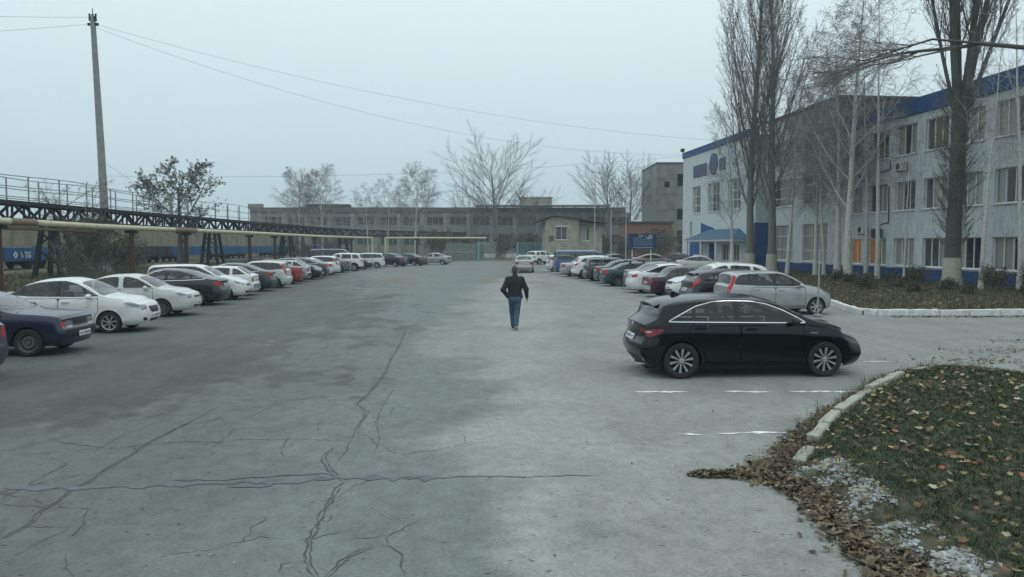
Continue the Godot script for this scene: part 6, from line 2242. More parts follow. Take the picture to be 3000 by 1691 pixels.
	var ob := [MB.new(), MB.new(), MB.new(), MB.new()]
	var ot_tips := []
	ob[0].tube(PackedVector3Array([Vector3(0, -0.2, 0), Vector3(0, 3, 0), Vector3(-0.1, 6, 0), Vector3(0, 9, 0.1), Vector3(0.3, 13, 0)]), PackedFloat32Array([0.40, 0.32, 0.28, 0.22, 0.10]), 12, false)
	part("trunk", ob[0].mesh(), M.bark, ot)
	ob[0] = MB.new()
	var ar := RandomNumberGenerator.new()
	ar.seed = 61
	var spb := {"segs": [9, 6, 5, 4], "kids": [9, 6, 6], "ang": [0.4, 0.5, 0.5], "ratio": [0.3, 0.45, 0.4], "rr": [0.45, 0.5, 0.5], "trop": [-0.012, 0.01, 0.0, 0.0], "wob": [0.06, 0.10, 0.12, 0.12], "start": [0.35, 0.2, 0.2], "tip": [0.12, 0.15, 0.3, 0.5], "fall": 0.4}
	var limb_paths := [[[Vector3(0, 6.9, 0), Vector3(-1.5, 7.7, 0)] + [Vector3(-6.07, 7.95, 0.00), Vector3(-7.22, 8.10, -0.15), Vector3(-7.71, 8.03, -0.30), Vector3(-8.78, 7.96, -0.45), Vector3(-9.30, 7.92, -0.60), Vector3(-10.20, 7.68, -0.75), Vector3(-10.92, 7.44, -0.90), Vector3(-11.73, 7.51, -1.05)], 0.105], [[Vector3(-7.25, 8.09, -0.10), Vector3(-8.49, 8.26, -0.30), Vector3(-9.15, 8.08, -0.50), Vector3(-10.23, 7.75, -0.70), Vector3(-10.98, 7.89, -0.90), Vector3(-11.81, 7.96, -1.10)], 0.05], [[Vector3(-8.76, 7.97, -0.50), Vector3(-9.42, 7.68, -0.60), Vector3(-9.96, 7.63, -0.70), Vector3(-10.41, 7.51, -0.80), Vector3(-10.77, 7.36, -0.90)], 0.045], [[Vector3(-7.71, 8.03, -0.30), Vector3(-8.97, 7.74, -0.15), Vector3(-9.91, 7.73, 0.00), Vector3(-10.55, 7.58, 0.15)], 0.04]]
	for q in limb_paths:
		var lp := PackedVector3Array(q[0])
		var lr := PackedFloat32Array()
		for i in lp.size():
			lr.append(q[1] * 0.78 * lerpf(1.0, 0.16, float(i) / (lp.size() - 1)))
		ob[0].tube(lp, lr, 8, false)
		for i in 12:
			var t := ar.randf_range(0.25, 0.98) * (lp.size() - 1)
			var i0 := int(t)
			var o2 := lp[i0].lerp(lp[min(i0 + 1, lp.size() - 1)], t - i0)
			var dd := (lp[min(i0 + 1, lp.size() - 1)] - lp[max(i0 - 1, 0)]).normalized()
			dd = (dd + Vector3(ar.randf_range(-0.5, 0.2), ar.randf_range(-0.55, 0.4), ar.randf_range(-0.5, 0.5))).normalized()
			grow(ob, ot_tips, o2, dd, ar.randf_range(0.7, 1.9), 0.014, 2, spb, ar, 1.0)
	var oc := Node3D.new()
	oc.name = "crown"
	ot.add_child(oc)
	part("limbs", ob[0].mesh(), M.bark, oc).set_meta("kind", "stuff")
	part("branches", ob[1].mesh(), M.bark, oc).set_meta("kind", "stuff")
	part("twigs", ob[2].mesh(), M.twig, oc).set_meta("kind", "stuff")
	part("fine_twigs", ob[3].mesh(), M.twig, oc).set_meta("kind", "stuff")
	# far bare trees
	var far_birch := BIRCH.merged({"fine": 0.014, "kids": [18, 9, 14], "ratio": [0.50, 0.55, 0.85], "start": [0.30, 0.25, 0.15]}, true)
	var far_open := OPEN.merged({"fine": 0.015, "trop": [0.0, 0.05, 0.035, 0.02], "fall": 0.32, "kids": [18, 12, 12], "ang": [0.78, 0.55, 0.5], "ratio": [0.78, 0.42, 0.4], "start": [0.30, 0.2, 0.15]}, true)
	var fb := [tree_meshes(far_birch, 13.5, 0.24, 41, 1.1), tree_meshes(far_birch, 13.0, 0.15, 42, 0.75), tree_meshes(far_open, 14.8, 0.42, 47, 1.05), tree_meshes(far_open, 12.5, 0.26, 45, 0.9)]
	var fs := [[0, -31.5, -128.0, 0.0, 1.0, "broad weeping birch in front of the derelict factory"], [0, -35.5, -129.0, 2.0, 0.97, "weeping birch merging with a broader one before the factory"], [1, -23.5, -126.0, 0.5, 0.84, "slim young birch between two weeping birches before the factory"], [1, -20.6, -127.0, 3.5, 0.92, "taller slim birch before the factory windows"], [0, -15.6, -124.0, 4.0, 0.98, "forked weeping birch with pale trunk above the pipe gap"],
		[2, -2.4, -134.0, 0.4, 1.0, "biggest bare tree with a fan of upright limbs behind the gate"], [3, -7.2, -135.0, 1.5, 0.72, "smaller bare tree left of the biggest one behind the gate"], [3, 2.6, -136.0, 2.5, 0.74, "bare spreading tree right of the biggest one behind the gatehouse"],
		[3, 17.5, -140.0, 0.9, 1.08, "tall bare tree left of a close pair beyond the notice board"], [3, 21.4, -140.0, 3.9, 1.02, "bare tree right of a close pair beside the tall grey block"], [1, 26.5, -150.0, 2.9, 1.0, "thin bare tree on top of the slope by the tall grey block"]]
	for s in fs:
		var birchy: bool = s[0] < 2
		place_tree(fb[s[0]], "birch_tree" if birchy else "bare_tree", s[5], Vector3(s[1], 0, s[2]), s[3], M.birch if birchy else M.twig_grey, M.birch_limb if birchy else M.twig_grey, M.twig_grey, "bare trees at the far end of the yard", s[4])
	# trees behind the trestle
	var bl := tree_meshes(BROAD.merged({"fine": 0.012}, true), 7.0, 0.26, 52, 1.0, Vector3(0.03, 0, 0), 7500, 0.14, green)
	place_tree(bl, "leafy_tree", "broad tree still holding grey green leaves behind the trestle", Vector3(-34.6, 0, -80.0), 0.6, M.bark, M.bark, M.twig, "trees behind the trestle", 1.22)
	var bl2 := tree_meshes(BROAD, 5.4, 0.15, 53, 0.9, Vector3.ZERO, 500, 0.10, green)
	place_tree(bl2, "bare_tree", "small bare tree rising behind the trestle left of the utility pole", Vector3(-34.2, 0, -59.5), 0.0, M.bark, M.bark, M.twig, "trees behind the trestle", 1.05)

# ---------------------------------------------------------------- shrubs, grass, leaves
func shrub_meshes(seed_: int, h: float, w: float, stems: int, leaves: int, cols: Array, size := 0.07) -> Dictionary:
	var r := RandomNumberGenerator.new()
	r.seed = seed_
	var b := [MB.new(), MB.new(), MB.new(), MB.new()]
	var tips := []
	for k in stems:
		var a := r.randf() * TAU
		var e := r.randf()
		var d := Vector3(cos(a) * e * w / h, 1.0, sin(a) * e * w / h).normalized()
		var sp := {"segs": [4, 4, 4, 3], "kids": [5, 4, 5], "ang": [0.5, 0.5, 0.6], "ratio": [0.5, 0.55, 0.5], "rr": [0.6, 0.6, 0.6], "trop": [0.0, 0.05, 0.02, 0.0], "wob": [0.12, 0.15, 0.2, 0.2], "start": [0.15, 0.2, 0.2], "tip": [0.4, 0.4, 0.4, 0.5], "fall": 0.4}
		grow(b, tips, Vector3(r.randf_range(-0.15, 0.15), -0.05, r.randf_range(-0.15, 0.15)), d, h * r.randf_range(0.7, 1.0), 0.018, 1, sp, r, 1.0)
	return {"stems": b[1].mesh(), "twigs": b[2].mesh(), "fine_twigs": b[3].mesh(), "leaves": leaf_quads(tips, leaves, size, 0.12, r, cols)}

func place_shrub(sm: Dictionary, label: String, at: Vector3, turn: float, sc: Vector3, group: String) -> void:
	var o := thing("shrub", label, "shrub", at, turn, group)
	o.scale = sc
	part("stems", sm.stems, M.twig, o).set_meta("kind", "stuff")
	part("twigs", sm.twigs, M.twig, o).set_meta("kind", "stuff")
	part("fine_twigs", sm.fine_twigs, M.twig, o).set_meta("kind", "stuff")
	part("foliage", sm.leaves, M.leaf, o).set_meta("kind", "stuff")

func tuft_mesh(seed_: int, blades: int, h: float, spread: float, wide: float) -> ArrayMesh:
	var r := RandomNumberGenerator.new()
	r.seed = seed_
	var b := MB.new()
	for k in blades:
		var a := r.randf() * TAU
		var p := Vector3(r.randf_range(-1, 1), 0, r.randf_range(-1, 1)) * spread
		var d := Vector3(cos(a), 0, sin(a))
		var s := Vector3(-d.z, 0, d.x) * wide
		var hh := h * r.randf_range(0.5, 1.2)
		var m := p + d * hh * 0.35 + Vector3.UP * hh * 0.7
		var t := p + d * hh * 0.9 + Vector3.UP * hh * r.randf_range(0.6, 1.0)
		b.quad(p - s, p + s, m + s * 0.8, m - s * 0.8)
		b.tri(m - s * 0.8, m + s * 0.8, t)
	return b.mesh()

func scatter(called: String, mesh: Mesh, m: Material, xf: Array, cols: Array, label: String, cat: String) -> MultiMeshInstance3D:
	var mm := MultiMesh.new()
	mm.transform_format = MultiMesh.TRANSFORM_3D
	mm.use_colors = true
	mm.mesh = mesh
	mm.instance_count = xf.size()
	for i in xf.size():
		mm.set_instance_transform(i, xf[i])
		mm.set_instance_color(i, cols[i])
	var o := MultiMeshInstance3D.new()
	o.name = numbered(called)
	o.multimesh = mm
	o.material_override = m
	add_child(o)
	tag(o, label, cat, "", "stuff")
	return o

var ISLE := PackedVector2Array()
func isle_h(p: Vector2) -> float:
	var d := 99.0
	for i in ISLE.size():
		var a := ISLE[i]
		var b := ISLE[(i + 1) % ISLE.size()]
		d = min(d, p.distance_to(Geometry2D.get_closest_point_to_segment(p, a, b)))
	return 0.02 + 0.11 * smoothstep(0.0, 0.35, d) + 0.16 * smoothstep(0.2, 3.0, d) + 0.02 * sin(p.x * 2.1) * cos(p.y * 1.7)

func leaf_shape(kind: int) -> ArrayMesh:
	# one dry leaf, lobed and curled, 1 unit across
	var b := MB.new()
	var k := 14
	var ring := []
	for i in k:
		var a := TAU * i / k
		var rad := 0.42 + 0.10 * cos(5.0 * a) + (0.06 if i % 2 == 0 else -0.05)
		if kind == 1:
			rad = 0.30 + 0.16 * cos(2.0 * a)
		var x := cos(a) * rad
		var z := sin(a) * rad
		var y := (0.30 * x * x + 0.12 * z) if kind == 0 else (0.45 * z * z - 0.15 * x)
		ring.append(Vector3(x, y, z))
	for i in k:
		b.tri(Vector3(0, 0.0, 0), ring[i], ring[(i + 1) % k], Vector3.UP)
	b.quad(Vector3(0.35, 0.03, -0.012), Vector3(0.35, 0.03, 0.012), Vector3(0.66, 0.10, 0.008), Vector3(0.66, 0.10, -0.008), Vector3.UP)
	return b.mesh()

func island() -> void:
	ISLE = V2([[8.1, -14.75], [8.8, -14.4], [9.7, -12.9], [12.2, -7.0], [14, -1], [14, 5], [2.9, 5], [2.88, -3.0], [2.95, -5.4], [3.02, -7.2], [2.98, -7.75], [3.25, -8.4], [3.9, -9.66], [5.19, -11.56], [6.9, -13.65]])
	var b := MB.new()
	var st := 0.22
	var x := 2.6
	while x < 14.0:
		var z := -15.0
		while z < 5.0:
			var sq := PackedVector2Array([Vector2(x, z), Vector2(x + st, z), Vector2(x + st, z + st), Vector2(x, z + st)])
			for pc in Geometry2D.intersect_polygons(sq, ISLE):
				for i in range(1, pc.size() - 1):
					var v := []
					for q in [pc[0], pc[i], pc[i + 1]]:
						v.append(Vector3(q.x, isle_h(q), q.y))
					b.tri(v[0], v[1], v[2], Vector3.UP)
			z += st
		x += st
	struct("grass_island", b.mesh(), M.soil)
	var r := RandomNumberGenerator.new()
	r.seed = 12
	var nz := FastNoiseLite.new()
	nz.seed = 2
	nz.frequency = 0.5
	# grass on the island
	var xf := []
	var cl := []
	var edge := PackedVector2Array([Vector2(3.05, -7.3), Vector2(2.95, -5.4), Vector2(2.9, -3.0)])
	while xf.size() < 30000:
		var p := Vector2(r.randf_range(2.9, 12.0), r.randf_range(-14.7, -3.6))
		if not Geometry2D.is_point_in_polygon(p, ISLE):
			continue
		# chalky bare strip along the lower kerb
		var dl := absf(p.x - (3.02 + 0.35))
		if p.y > -8.2 and p.x < 3.46 and r.randf() < 0.66:
			continue
		if nz.get_noise_2d(p.x, p.y) < -0.33 and r.randf() < 0.6:
			continue
		var s := r.randf_range(0.7, 1.4)
		xf.append(Transform3D(Basis(Vector3.UP, r.randf() * TAU).scaled(Vector3(s, s * r.randf_range(0.7, 1.2), s)), Vector3(p.x, isle_h(p) - 0.005, p.y)))
		var g := r.randf()
		var c := Color(0.030, 0.050, 0.026).lerp(Color(0.060, 0.085, 0.038), g)
		if r.randf() < 0.14:
			c = Color(0.13, 0.11, 0.05)
		cl.append(c)
	scatter("grass", tuft_mesh(3, 7, 0.062, 0.030, 0.0028), M.grass, xf, cl, "short dark green grass covering the near corner island", "grass")
	# leaf litter: the drift along the kerb and the scatter on the grass
	var tones := [Color(0.20, 0.13, 0.055), Color(0.26, 0.19, 0.085), Color(0.14, 0.075, 0.035), Color(0.32, 0.26, 0.14), Color(0.10, 0.055, 0.03), Color(0.24, 0.15, 0.06), Color(0.17, 0.10, 0.045)]
	var bright := [Color(0.42, 0.36, 0.15), Color(0.46, 0.42, 0.26), Color(0.34, 0.24, 0.07), Color(0.30, 0.11, 0.05), Color(0.38, 0.34, 0.20)]
	var l0 := leaf_shape(0)
	var l1 := leaf_shape(1)
	var path := [[1.85, -7.86, 0.04], [2.2, -7.86, 0.10], [2.64, -7.85, 0.20], [2.84, -7.3, 0.20], [2.80, -6.5, 0.18], [2.80, -5.8, 0.20], [2.84, -5.2, 0.23], [2.86, -4.0, 0.25]]
	var path2 := [[2.75, -8.0, 0.25], [3.2, -8.75, 0.20], [3.75, -9.75, 0.14], [4.7, -11.1, 0.10], [5.9, -12.6, 0.12], [7.3, -14.2, 0.18], [8.4, -14.9, 0.15]]
	var xa := []
	var ca := []
	var xb := []
	var cb := []
	for set_ in [[path, 8200], [path2, 5200]]:
		var pp: Array = set_[0]
		for i in set_[1]:
			var k := r.randi() % (pp.size() - 1)
			var t := r.randf()
			var w: float = lerpf(pp[k][2], pp[k + 1][2], t)
			if r.randf() > w / 0.20:
				continue
			var q := Vector2(lerpf(pp[k][0], pp[k + 1][0], t), lerpf(pp[k][1], pp[k + 1][1], t)) + Vector2(r.randfn(0, 0.55), r.randfn(0, 0.55)) * w
			var hh := 0.0
			if Geometry2D.is_point_in_polygon(q, ISLE):
				hh = isle_h(q)
			var s := 0.024 + 0.062 * pow(r.randf(), 1.6)
			var bs := Basis.from_euler(Vector3(r.randfn(0, 0.4), r.randf() * TAU, r.randfn(0, 0.4))).scaled(Vector3(s, s, s))
			var tr := Transform3D(bs, Vector3(q.x, hh + 0.012 + r.randf() * 0.05 * exp(-abs(r.randfn(0, 1))), q.y))
			var c: Color = tones[r.randi() % tones.size()] if r.randf() < 0.9 else bright[r.randi() % bright.size()]
			c = c * r.randf_range(0.38, 0.9)
			c = c.lerp(Color(c.v * 0.75, c.v * 0.72, c.v * 0.62), 0.35)
			c.a = 1.0
			if r.randf() < 0.6:
				xa.append(tr)
				ca.append(c)
			else:
				xb.append(tr)
				cb.append(c)
	scatter("leaf_drift", l0, M.dry_leaf, xa, ca, "drift of brown lobed leaves heaped along the broken kerb", "leaves")
	scatter("leaf_litter", l1, M.dry_leaf, xb, cb, "narrow brown leaves mixed into the drift by the broken kerb", "leaves")
	xa = []
	ca = []
	var singles := 0
	for i in 3400:
		var p := Vector2(r.randf_range(3.1, 12.0), r.randf_range(-14.7, -3.8))
		if not Geometry2D.is_point_in_polygon(p, ISLE):
			continue
		var s := r.randf_range(0.04, 0.085)
		var tr := Transform3D(Basis.from_euler(Vector3(r.randfn(0, 0.35), r.randf() * TAU, r.randfn(0, 0.35))).scaled(Vector3(s, s, s)), Vector3(p.x, isle_h(p) + 0.045 + r.randf() * 0.02, p.y))
		var c: Color = bright[r.randi() % bright.size()] if r.randf() < 0.16 else tones[r.randi() % tones.size()]
		c = c * r.randf_range(0.55, 0.95)
		c.a = 1.0
		xa.append(tr)
		ca.append(c)
	scatter("grass_leaves", l0, M.dry_leaf, xa, ca, "yellow and brown leaves strewn thinly over the green grass island", "leaves")
	# a few of the biggest, palest leaves as things of their own
	var pale := [mat(0.30, 0.25, 0.12, 0.85), mat(0.36, 0.34, 0.24, 0.85), mat(0.22, 0.10, 0.06, 0.85)]
	var names := ["large yellow leaf lying flat on the dark green grass", "large pale cream leaf lying on the dark green grass", "large rust red leaf lying on the dark green grass"]
	while singles < 60:
		var p := Vector2(r.randf_range(3.5, 8.5), r.randf_range(-11.0, -5.2))
		if not Geometry2D.is_point_in_polygon(p, ISLE):
			continue
		var k := singles % 3
		var o := part("fallen_leaf", l0, pale[k], self)
		tag(o, names[k], "leaf", "large fallen leaves on the grass")
		var s := r.randf_range(0.085, 0.12)
		o.transform = Transform3D(Basis.from_euler(Vector3(r.randfn(0, 0.25), r.randf() * TAU, r.randfn(0, 0.25))).scaled(Vector3(s, s, s)), Vector3(p.x, isle_h(p) + 0.065, p.y))
		singles += 1
	# broken kerb
	var kb := thing("broken_kerb", "broken whitewashed kerb stones edging the near grass island", "kerb")
	var ks := [[8.35, -14.85, 7.6, -14.35, 0.10], [7.0, -13.75, 6.35, -13.0, 0.16], [6.3, -12.95, 5.75, -12.25, 0.17], [5.65, -12.1, 5.25, -11.6, 0.14], [5.2, -11.5, 4.55, -10.6, 0.17], [4.45, -10.45, 4.0, -9.8, 0.17], [3.98, -9.75, 3.62, -9.15, 0.15], [3.40, -8.75, 3.1, -8.2, 0.11]]
	for q in ks:
		part("kerb_stone", rock_box(Vector3(0.07, q[4] * 0.5 + 0.05, Vector2(q[0] - q[2], q[1] - q[3]).length() * 0.5), int(q[0] * 100)), M.kerb_grey if q[4] < 0.15 else M.kerb_white, kb).transform = Transform3D(Basis(Vector3.UP, atan2(q[2] - q[0], q[3] - q[1])).rotated(Vector3.UP, r.randf_range(-0.05, 0.05)), Vector3((q[0] + q[2]) / 2 + 0.02, q[4] * 0.5 - 0.085, (q[1] + q[3]) / 2))
	# crumbled whitewashed kerb in the lower part
	var rb := thing("kerb_rubble", "crumbled chalky white kerb rubble between the leaf drift and the grass", "rubble")
	for i in 200:
		var t := r.randf()
		var z := lerpf(-8.0, -4.4, t)
		var xx := 3.20 + 0.08 * sin(z * 2.3) + r.randfn(0, 0.09)
		if nz.get_noise_2d(xx * 2.0, z * 2.0) < -0.12:
			continue
		var s := 0.016 + 0.036 * pow(r.randf(), 2.0)
		var o := part("fragment", rock(i % 6), M.chalk if r.randf() < 0.7 else M.kerb_grey, rb)
		o.transform = Transform3D(Basis.from_euler(Vector3(r.randf() * 3, r.randf() * 6, r.randf() * 3)).scaled(Vector3(s, s * 0.6, s)), Vector3(xx, isle_h(Vector2(xx, z)) + 0.01 + s * 0.12, z))
	# crumbs of whitewash and mortar trodden into the soil
	var kx := []
	var kc := []
	for i in 9000:
		var z := r.randf_range(-8.1, -3.9)
		var xx := 3.20 + 0.08 * sin(z * 2.3) + r.randfn(0, 0.11)
		var dn := nz.get_noise_2d(xx * 3.0, z * 3.0) + nz.get_noise_2d(xx * 9.0, z * 9.0) * 0.6
		if dn < -0.02 + r.randf_range(-0.1, 0.1) or xx < 2.98:
			continue
		var s := 0.005 + 0.016 * pow(r.randf(), 2.5)
		kx.append(Transform3D(Basis.from_euler(Vector3(r.randf() * 6, r.randf() * 6, r.randf() * 6)).scaled(Vector3(s * 1.3, s * 0.5, s * 1.3)), Vector3(xx, isle_h(Vector2(xx, z)) + 0.004, z)))
		var g := r.randf_range(0.22, 0.46)
		kc.append(Color(g * 0.96, g, g * 1.0))
	scatter("kerb_crumbs", rock(2), M.grass, kx, kc, "whitish crumbs of kerb and whitewash spread on bare soil by the leaf drift", "rubble")
	# stray crumbs and leaves on the asphalt
	var sx := []
	var sc := []
	for i in 420:
		var q := Vector2(r.randf_range(-8.0, 9.0), -4.8 - 26.0 * pow(r.randf(), 1.4))
		if Geometry2D.is_point_in_polygon(q, ISLE):
			continue
		var s := 0.012 + 0.035 * pow(r.randf(), 2.0)
		sx.append(Transform3D(Basis.from_euler(Vector3(r.randfn(0, 0.3), r.randf() * TAU, r.randfn(0, 0.3))).scaled(Vector3(s, s, s)), Vector3(q.x, 0.012, q.y)))
		sc.append(Color(0.07, 0.065, 0.05) if r.randf() < 0.8 else Color(0.42, 0.42, 0.38))
	scatter("yard_litter", leaf_shape(1), M.dry_leaf, sx, sc, "small dark leaf scraps and crumbs strewn over the asphalt yard", "litter")
	# dry weeds in the kerb joints
	var wx := []
	var wc := []
	for i in 240:
		var k := r.randi() % ks.size()
		var t := r.randf()
		wx.append(Transform3D(Basis(Vector3.UP, r.randf() * TAU).scaled(Vector3.ONE * r.randf_range(0.3, 1.0)), Vector3(lerpf(ks[k][0], ks[k][2], t) - 0.16 + r.randfn(0, 0.07), 0.0, lerpf(ks[k][1], ks[k][3], t) + r.randfn(0, 0.12))))
		wc.append(Color(0.10, 0.085, 0.05) * r.randf_range(0.6, 1.3))
	scatter("dry_weeds", tuft_mesh(8, 9, 0.22, 0.03, 0.0022), M.grass, wx, wc, "dry brown weeds growing along the outside of the broken kerb", "weeds")

var rocks := []
func rock(k: int) -> ArrayMesh:
	while rocks.size() < 6:
		var r := RandomNumberGenerator.new()
		r.seed = 300 + rocks.size()
		var b := MB.new()
		b.ico(Vector3.ZERO, Vector3(1.0, 0.8, 0.9), 4, 7)
		var nz := FastNoiseLite.new()
		nz.seed = rocks.size()
		nz.frequency = 0.9
		for i in b.v.size():
			b.v[i] *= 1.0 + 0.55 * nz.get_noise_3dv(b.v[i] * 1.3)
		for i in range(0, b.v.size(), 3):
			var m := (b.v[i + 2] - b.v[i]).cross(b.v[i + 1] - b.v[i]).normalized()
			b.n[i] = m; b.n[i + 1] = m; b.n[i + 2] = m
		rocks.append(b.mesh())
	return rocks[k]

func rock_box(h: Vector3, seed_: int) -> ArrayMesh:
	# a worn, uneven kerb stone
	var b := MB.new()
	b.box(-h, h, 0.014)
	var out := MB.new()
	# subdivide once so that the noise can bite
	for i in range(0, b.v.size(), 3):
		var p := [b.v[i], b.v[i + 1], b.v[i + 2]]
		var m := [(p[0] + p[1]) / 2, (p[1] + p[2]) / 2, (p[2] + p[0]) / 2]
		for t in [[p[0], m[0], m[2]], [m[0], p[1], m[1]], [m[2], m[1], p[2]], [m[0], m[1], m[2]]]:
			var q := [(t[0] + t[1]) / 2, (t[1] + t[2]) / 2, (t[2] + t[0]) / 2]
			for e in [[t[0], q[0], q[2]], [q[0], t[1], q[1]], [q[2], q[1], t[2]], [q[0], q[1], q[2]]]:
				for z in e:
					out.v.append(z)
					out.n.append(Vector3.UP)
	var nz := FastNoiseLite.new()
	nz.seed = seed_
	nz.frequency = 3.0
	for i in out.v.size():
		var v := out.v[i]
		out.v[i] = v + Vector3(nz.get_noise_3dv(v), nz.get_noise_3dv(v + Vector3(9, 0, 0)), nz.get_noise_3dv(v + Vector3(0, 9, 0))) * 0.028
	for i in range(0, out.v.size(), 3):
		var m := (out.v[i + 2] - out.v[i]).cross(out.v[i + 1] - out.v[i]).normalized()
		out.n[i] = m; out.n[i + 1] = m; out.n[i + 2] = m
	return out.mesh()

func lawn() -> void:
	# planted strip in front of the office with its white kerb
	var poly := V2([[12.0, -26.2], [40, -25.9], [40, -41.5], [26.1, -41.5], [23.4, -68.0], [20.6, -69.5], [17.4, -72], [9.6, -63], [12.75, -30.5]])
	var b := MB.new()
	var idx := Geometry2D.triangulate_polygon(poly)
	b.prism(poly, 0, 0.14, Transform3D(Basis(Vector3(1, 0, 0), Vector3(0, 0, 1), Vector3(0, 1, 0)), Vector3.ZERO))
	struct("lawn_strip", b.mesh(), M.verge)
	var r := RandomNumberGenerator.new()
	r.seed = 71
	var kb := thing("white_kerb", "whitewashed kerb along the planted strip before the office", "kerb")
	var run := [[9.5, -63.0], [12.72, -30.5], [11.95, -26.5], [12.4, -25.95], [40.0, -25.8]]
	for i in run.size() - 1:
		var a := Vector2(run[i][0], run[i][1])
		var c := Vector2(run[i + 1][0], run[i + 1][1])
		var l := a.distance_to(c)
		var n: int = max(1, int(l / 1.0))
		for k in n:
			var p := a.lerp(c, (k + 0.5) / n)
			var o := part("kerb_stone", rock_box(Vector3(0.10, 0.14, l / n * 0.5 - 0.008), k % 5 + i * 10), M.white_paint, kb)
			o.transform = Transform3D(Basis(Vector3.UP, atan2(c.x - a.x, c.y - a.y) + r.randf_range(-0.02, 0.02)), Vector3(p.x, 0.07 + r.randf_range(-0.02, 0.02), p.y))
	var green := [Color(0.040, 0.055, 0.030), Color(0.055, 0.065, 0.035), Color(0.075, 0.06, 0.035), Color(0.032, 0.042, 0.028)]
	var brown := [Color(0.11, 0.075, 0.045), Color(0.085, 0.055, 0.035), Color(0.06, 0.06, 0.03), Color(0.14, 0.085, 0.05)]
	var sm := [shrub_meshes(1, 0.66, 1.0, 16, 1500, green), shrub_meshes(2, 0.55, 0.9, 14, 1300, brown + green), shrub_meshes(3, 1.05, 0.9, 16, 1600, green + brown)]
	var where := [[0, 21.5, -43.5], [1, 20.2, -40.0], [0, 19.0, -41.5], [2, 22.0, -41.8], [0, 17.8, -38.5], [1, 18.8, -36.0], [0, 24.8, -39.6], [2, 22.9, -36.4], [0, 21.4, -37.6], [2, 24.0, -35.2], [1, 20.3, -34.2], [1, 21.6, -46.6], [0, 20.6, -48.5], [1, 22.5, -33.4], [0, 19.6, -44.6], [1, 22.8, -44.6], [0, 26.0, -37.5], [2, 25.4, -36.4]]
	var k := 0
	for w in where:
		place_shrub(sm[w[0]], ["low dark green shrub in the planted strip before the blue plinth", "low brownish half bare shrub in the planted strip before the blue plinth", "taller dark shrub in the planted strip beside the thick poplar"][w[0]], Vector3(w[1], 0.12, w[2]), k * 1.3, Vector3.ONE * r.randf_range(0.85, 1.2), "shrubs in the planted strip")
		k += 1
	var xf := []
	var cl := []
	var lx := []
	var lc := []
	for i in 26000:
		var p := Vector2(r.randf_range(9.6, 34.0), r.randf_range(-66.0, -26.2))
		if p.y < -45 and r.randf() < 0.5:
			continue
		if not Geometry2D.is_point_in_polygon(p, poly):
			continue
		var s := r.randf_range(0.7, 1.6)
		xf.append(Transform3D(Basis(Vector3.UP, r.randf() * TAU).scaled(Vector3.ONE * s), Vector3(p.x, 0.135, p.y)))
		var c := Color(0.05, 0.06, 0.032).lerp(Color(0.13, 0.10, 0.055), pow(r.randf(), 0.8))
		cl.append(c)
		if i % 3 == 0:
			var q := Vector2(p.x + r.randf_range(-0.5, 0.5), p.y)
			var z := r.randf_range(0.08, 0.13)
			lx.append(Transform3D(Basis.from_euler(Vector3(r.randfn(0, 0.3), r.randf() * TAU, r.randfn(0, 0.3))).scaled(Vector3(z, z, z)), Vector3(q.x, 0.19, q.y)))
			lc.append([Color(0.24, 0.17, 0.08), Color(0.16, 0.09, 0.045), Color(0.30, 0.25, 0.13), Color(0.12, 0.07, 0.035)][r.randi() % 4])
	scatter("lawn_grass", tuft_mesh(5, 9, 0.10, 0.12, 0.007), M.grass, xf, cl, "sparse autumn grass on the planted strip before the office", "grass")
	scatter("lawn_leaves", leaf_shape(0), M.dry_leaf, lx, lc, "brown fallen leaves on the planted strip before the office", "leaves")
	# leaves and weeds along the outside of the white kerb and on the side road
	lx = []
	lc = []
	for i in 2600:
		var x := r.randf_range(12.5, 30.0)
		var q := Vector2(x, -25.6 + absf(r.randfn(0, 0.28)))
		if r.randf() < 0.3:
			q = [Vector2(9.8, -15.6), Vector2(11.5, -17.2), Vector2(12.2, -15.6), Vector2(13.5, -19.0)][r.randi() % 4] + Vector2(r.randfn(0, 0.9), r.randfn(0, 0.33))
		var z := r.randf_range(0.05, 0.10)
		lx.append(Transform3D(Basis.from_euler(Vector3(r.randfn(0, 0.35), r.randf() * TAU, r.randfn(0, 0.35))).scaled(Vector3(z, z, z)), Vector3(q.x, 0.015 + r.randf() * 0.02, q.y)))
		lc.append([Color(0.13, 0.10, 0.06), Color(0.10, 0.07, 0.045), Color(0.18, 0.14, 0.08), Color(0.06, 0.055, 0.035)][r.randi() % 4])
	scatter("kerb_leaves", leaf_shape(1), M.dry_leaf, lx, lc, "dull brown leaves swept along the white kerb and the side road", "leaves")

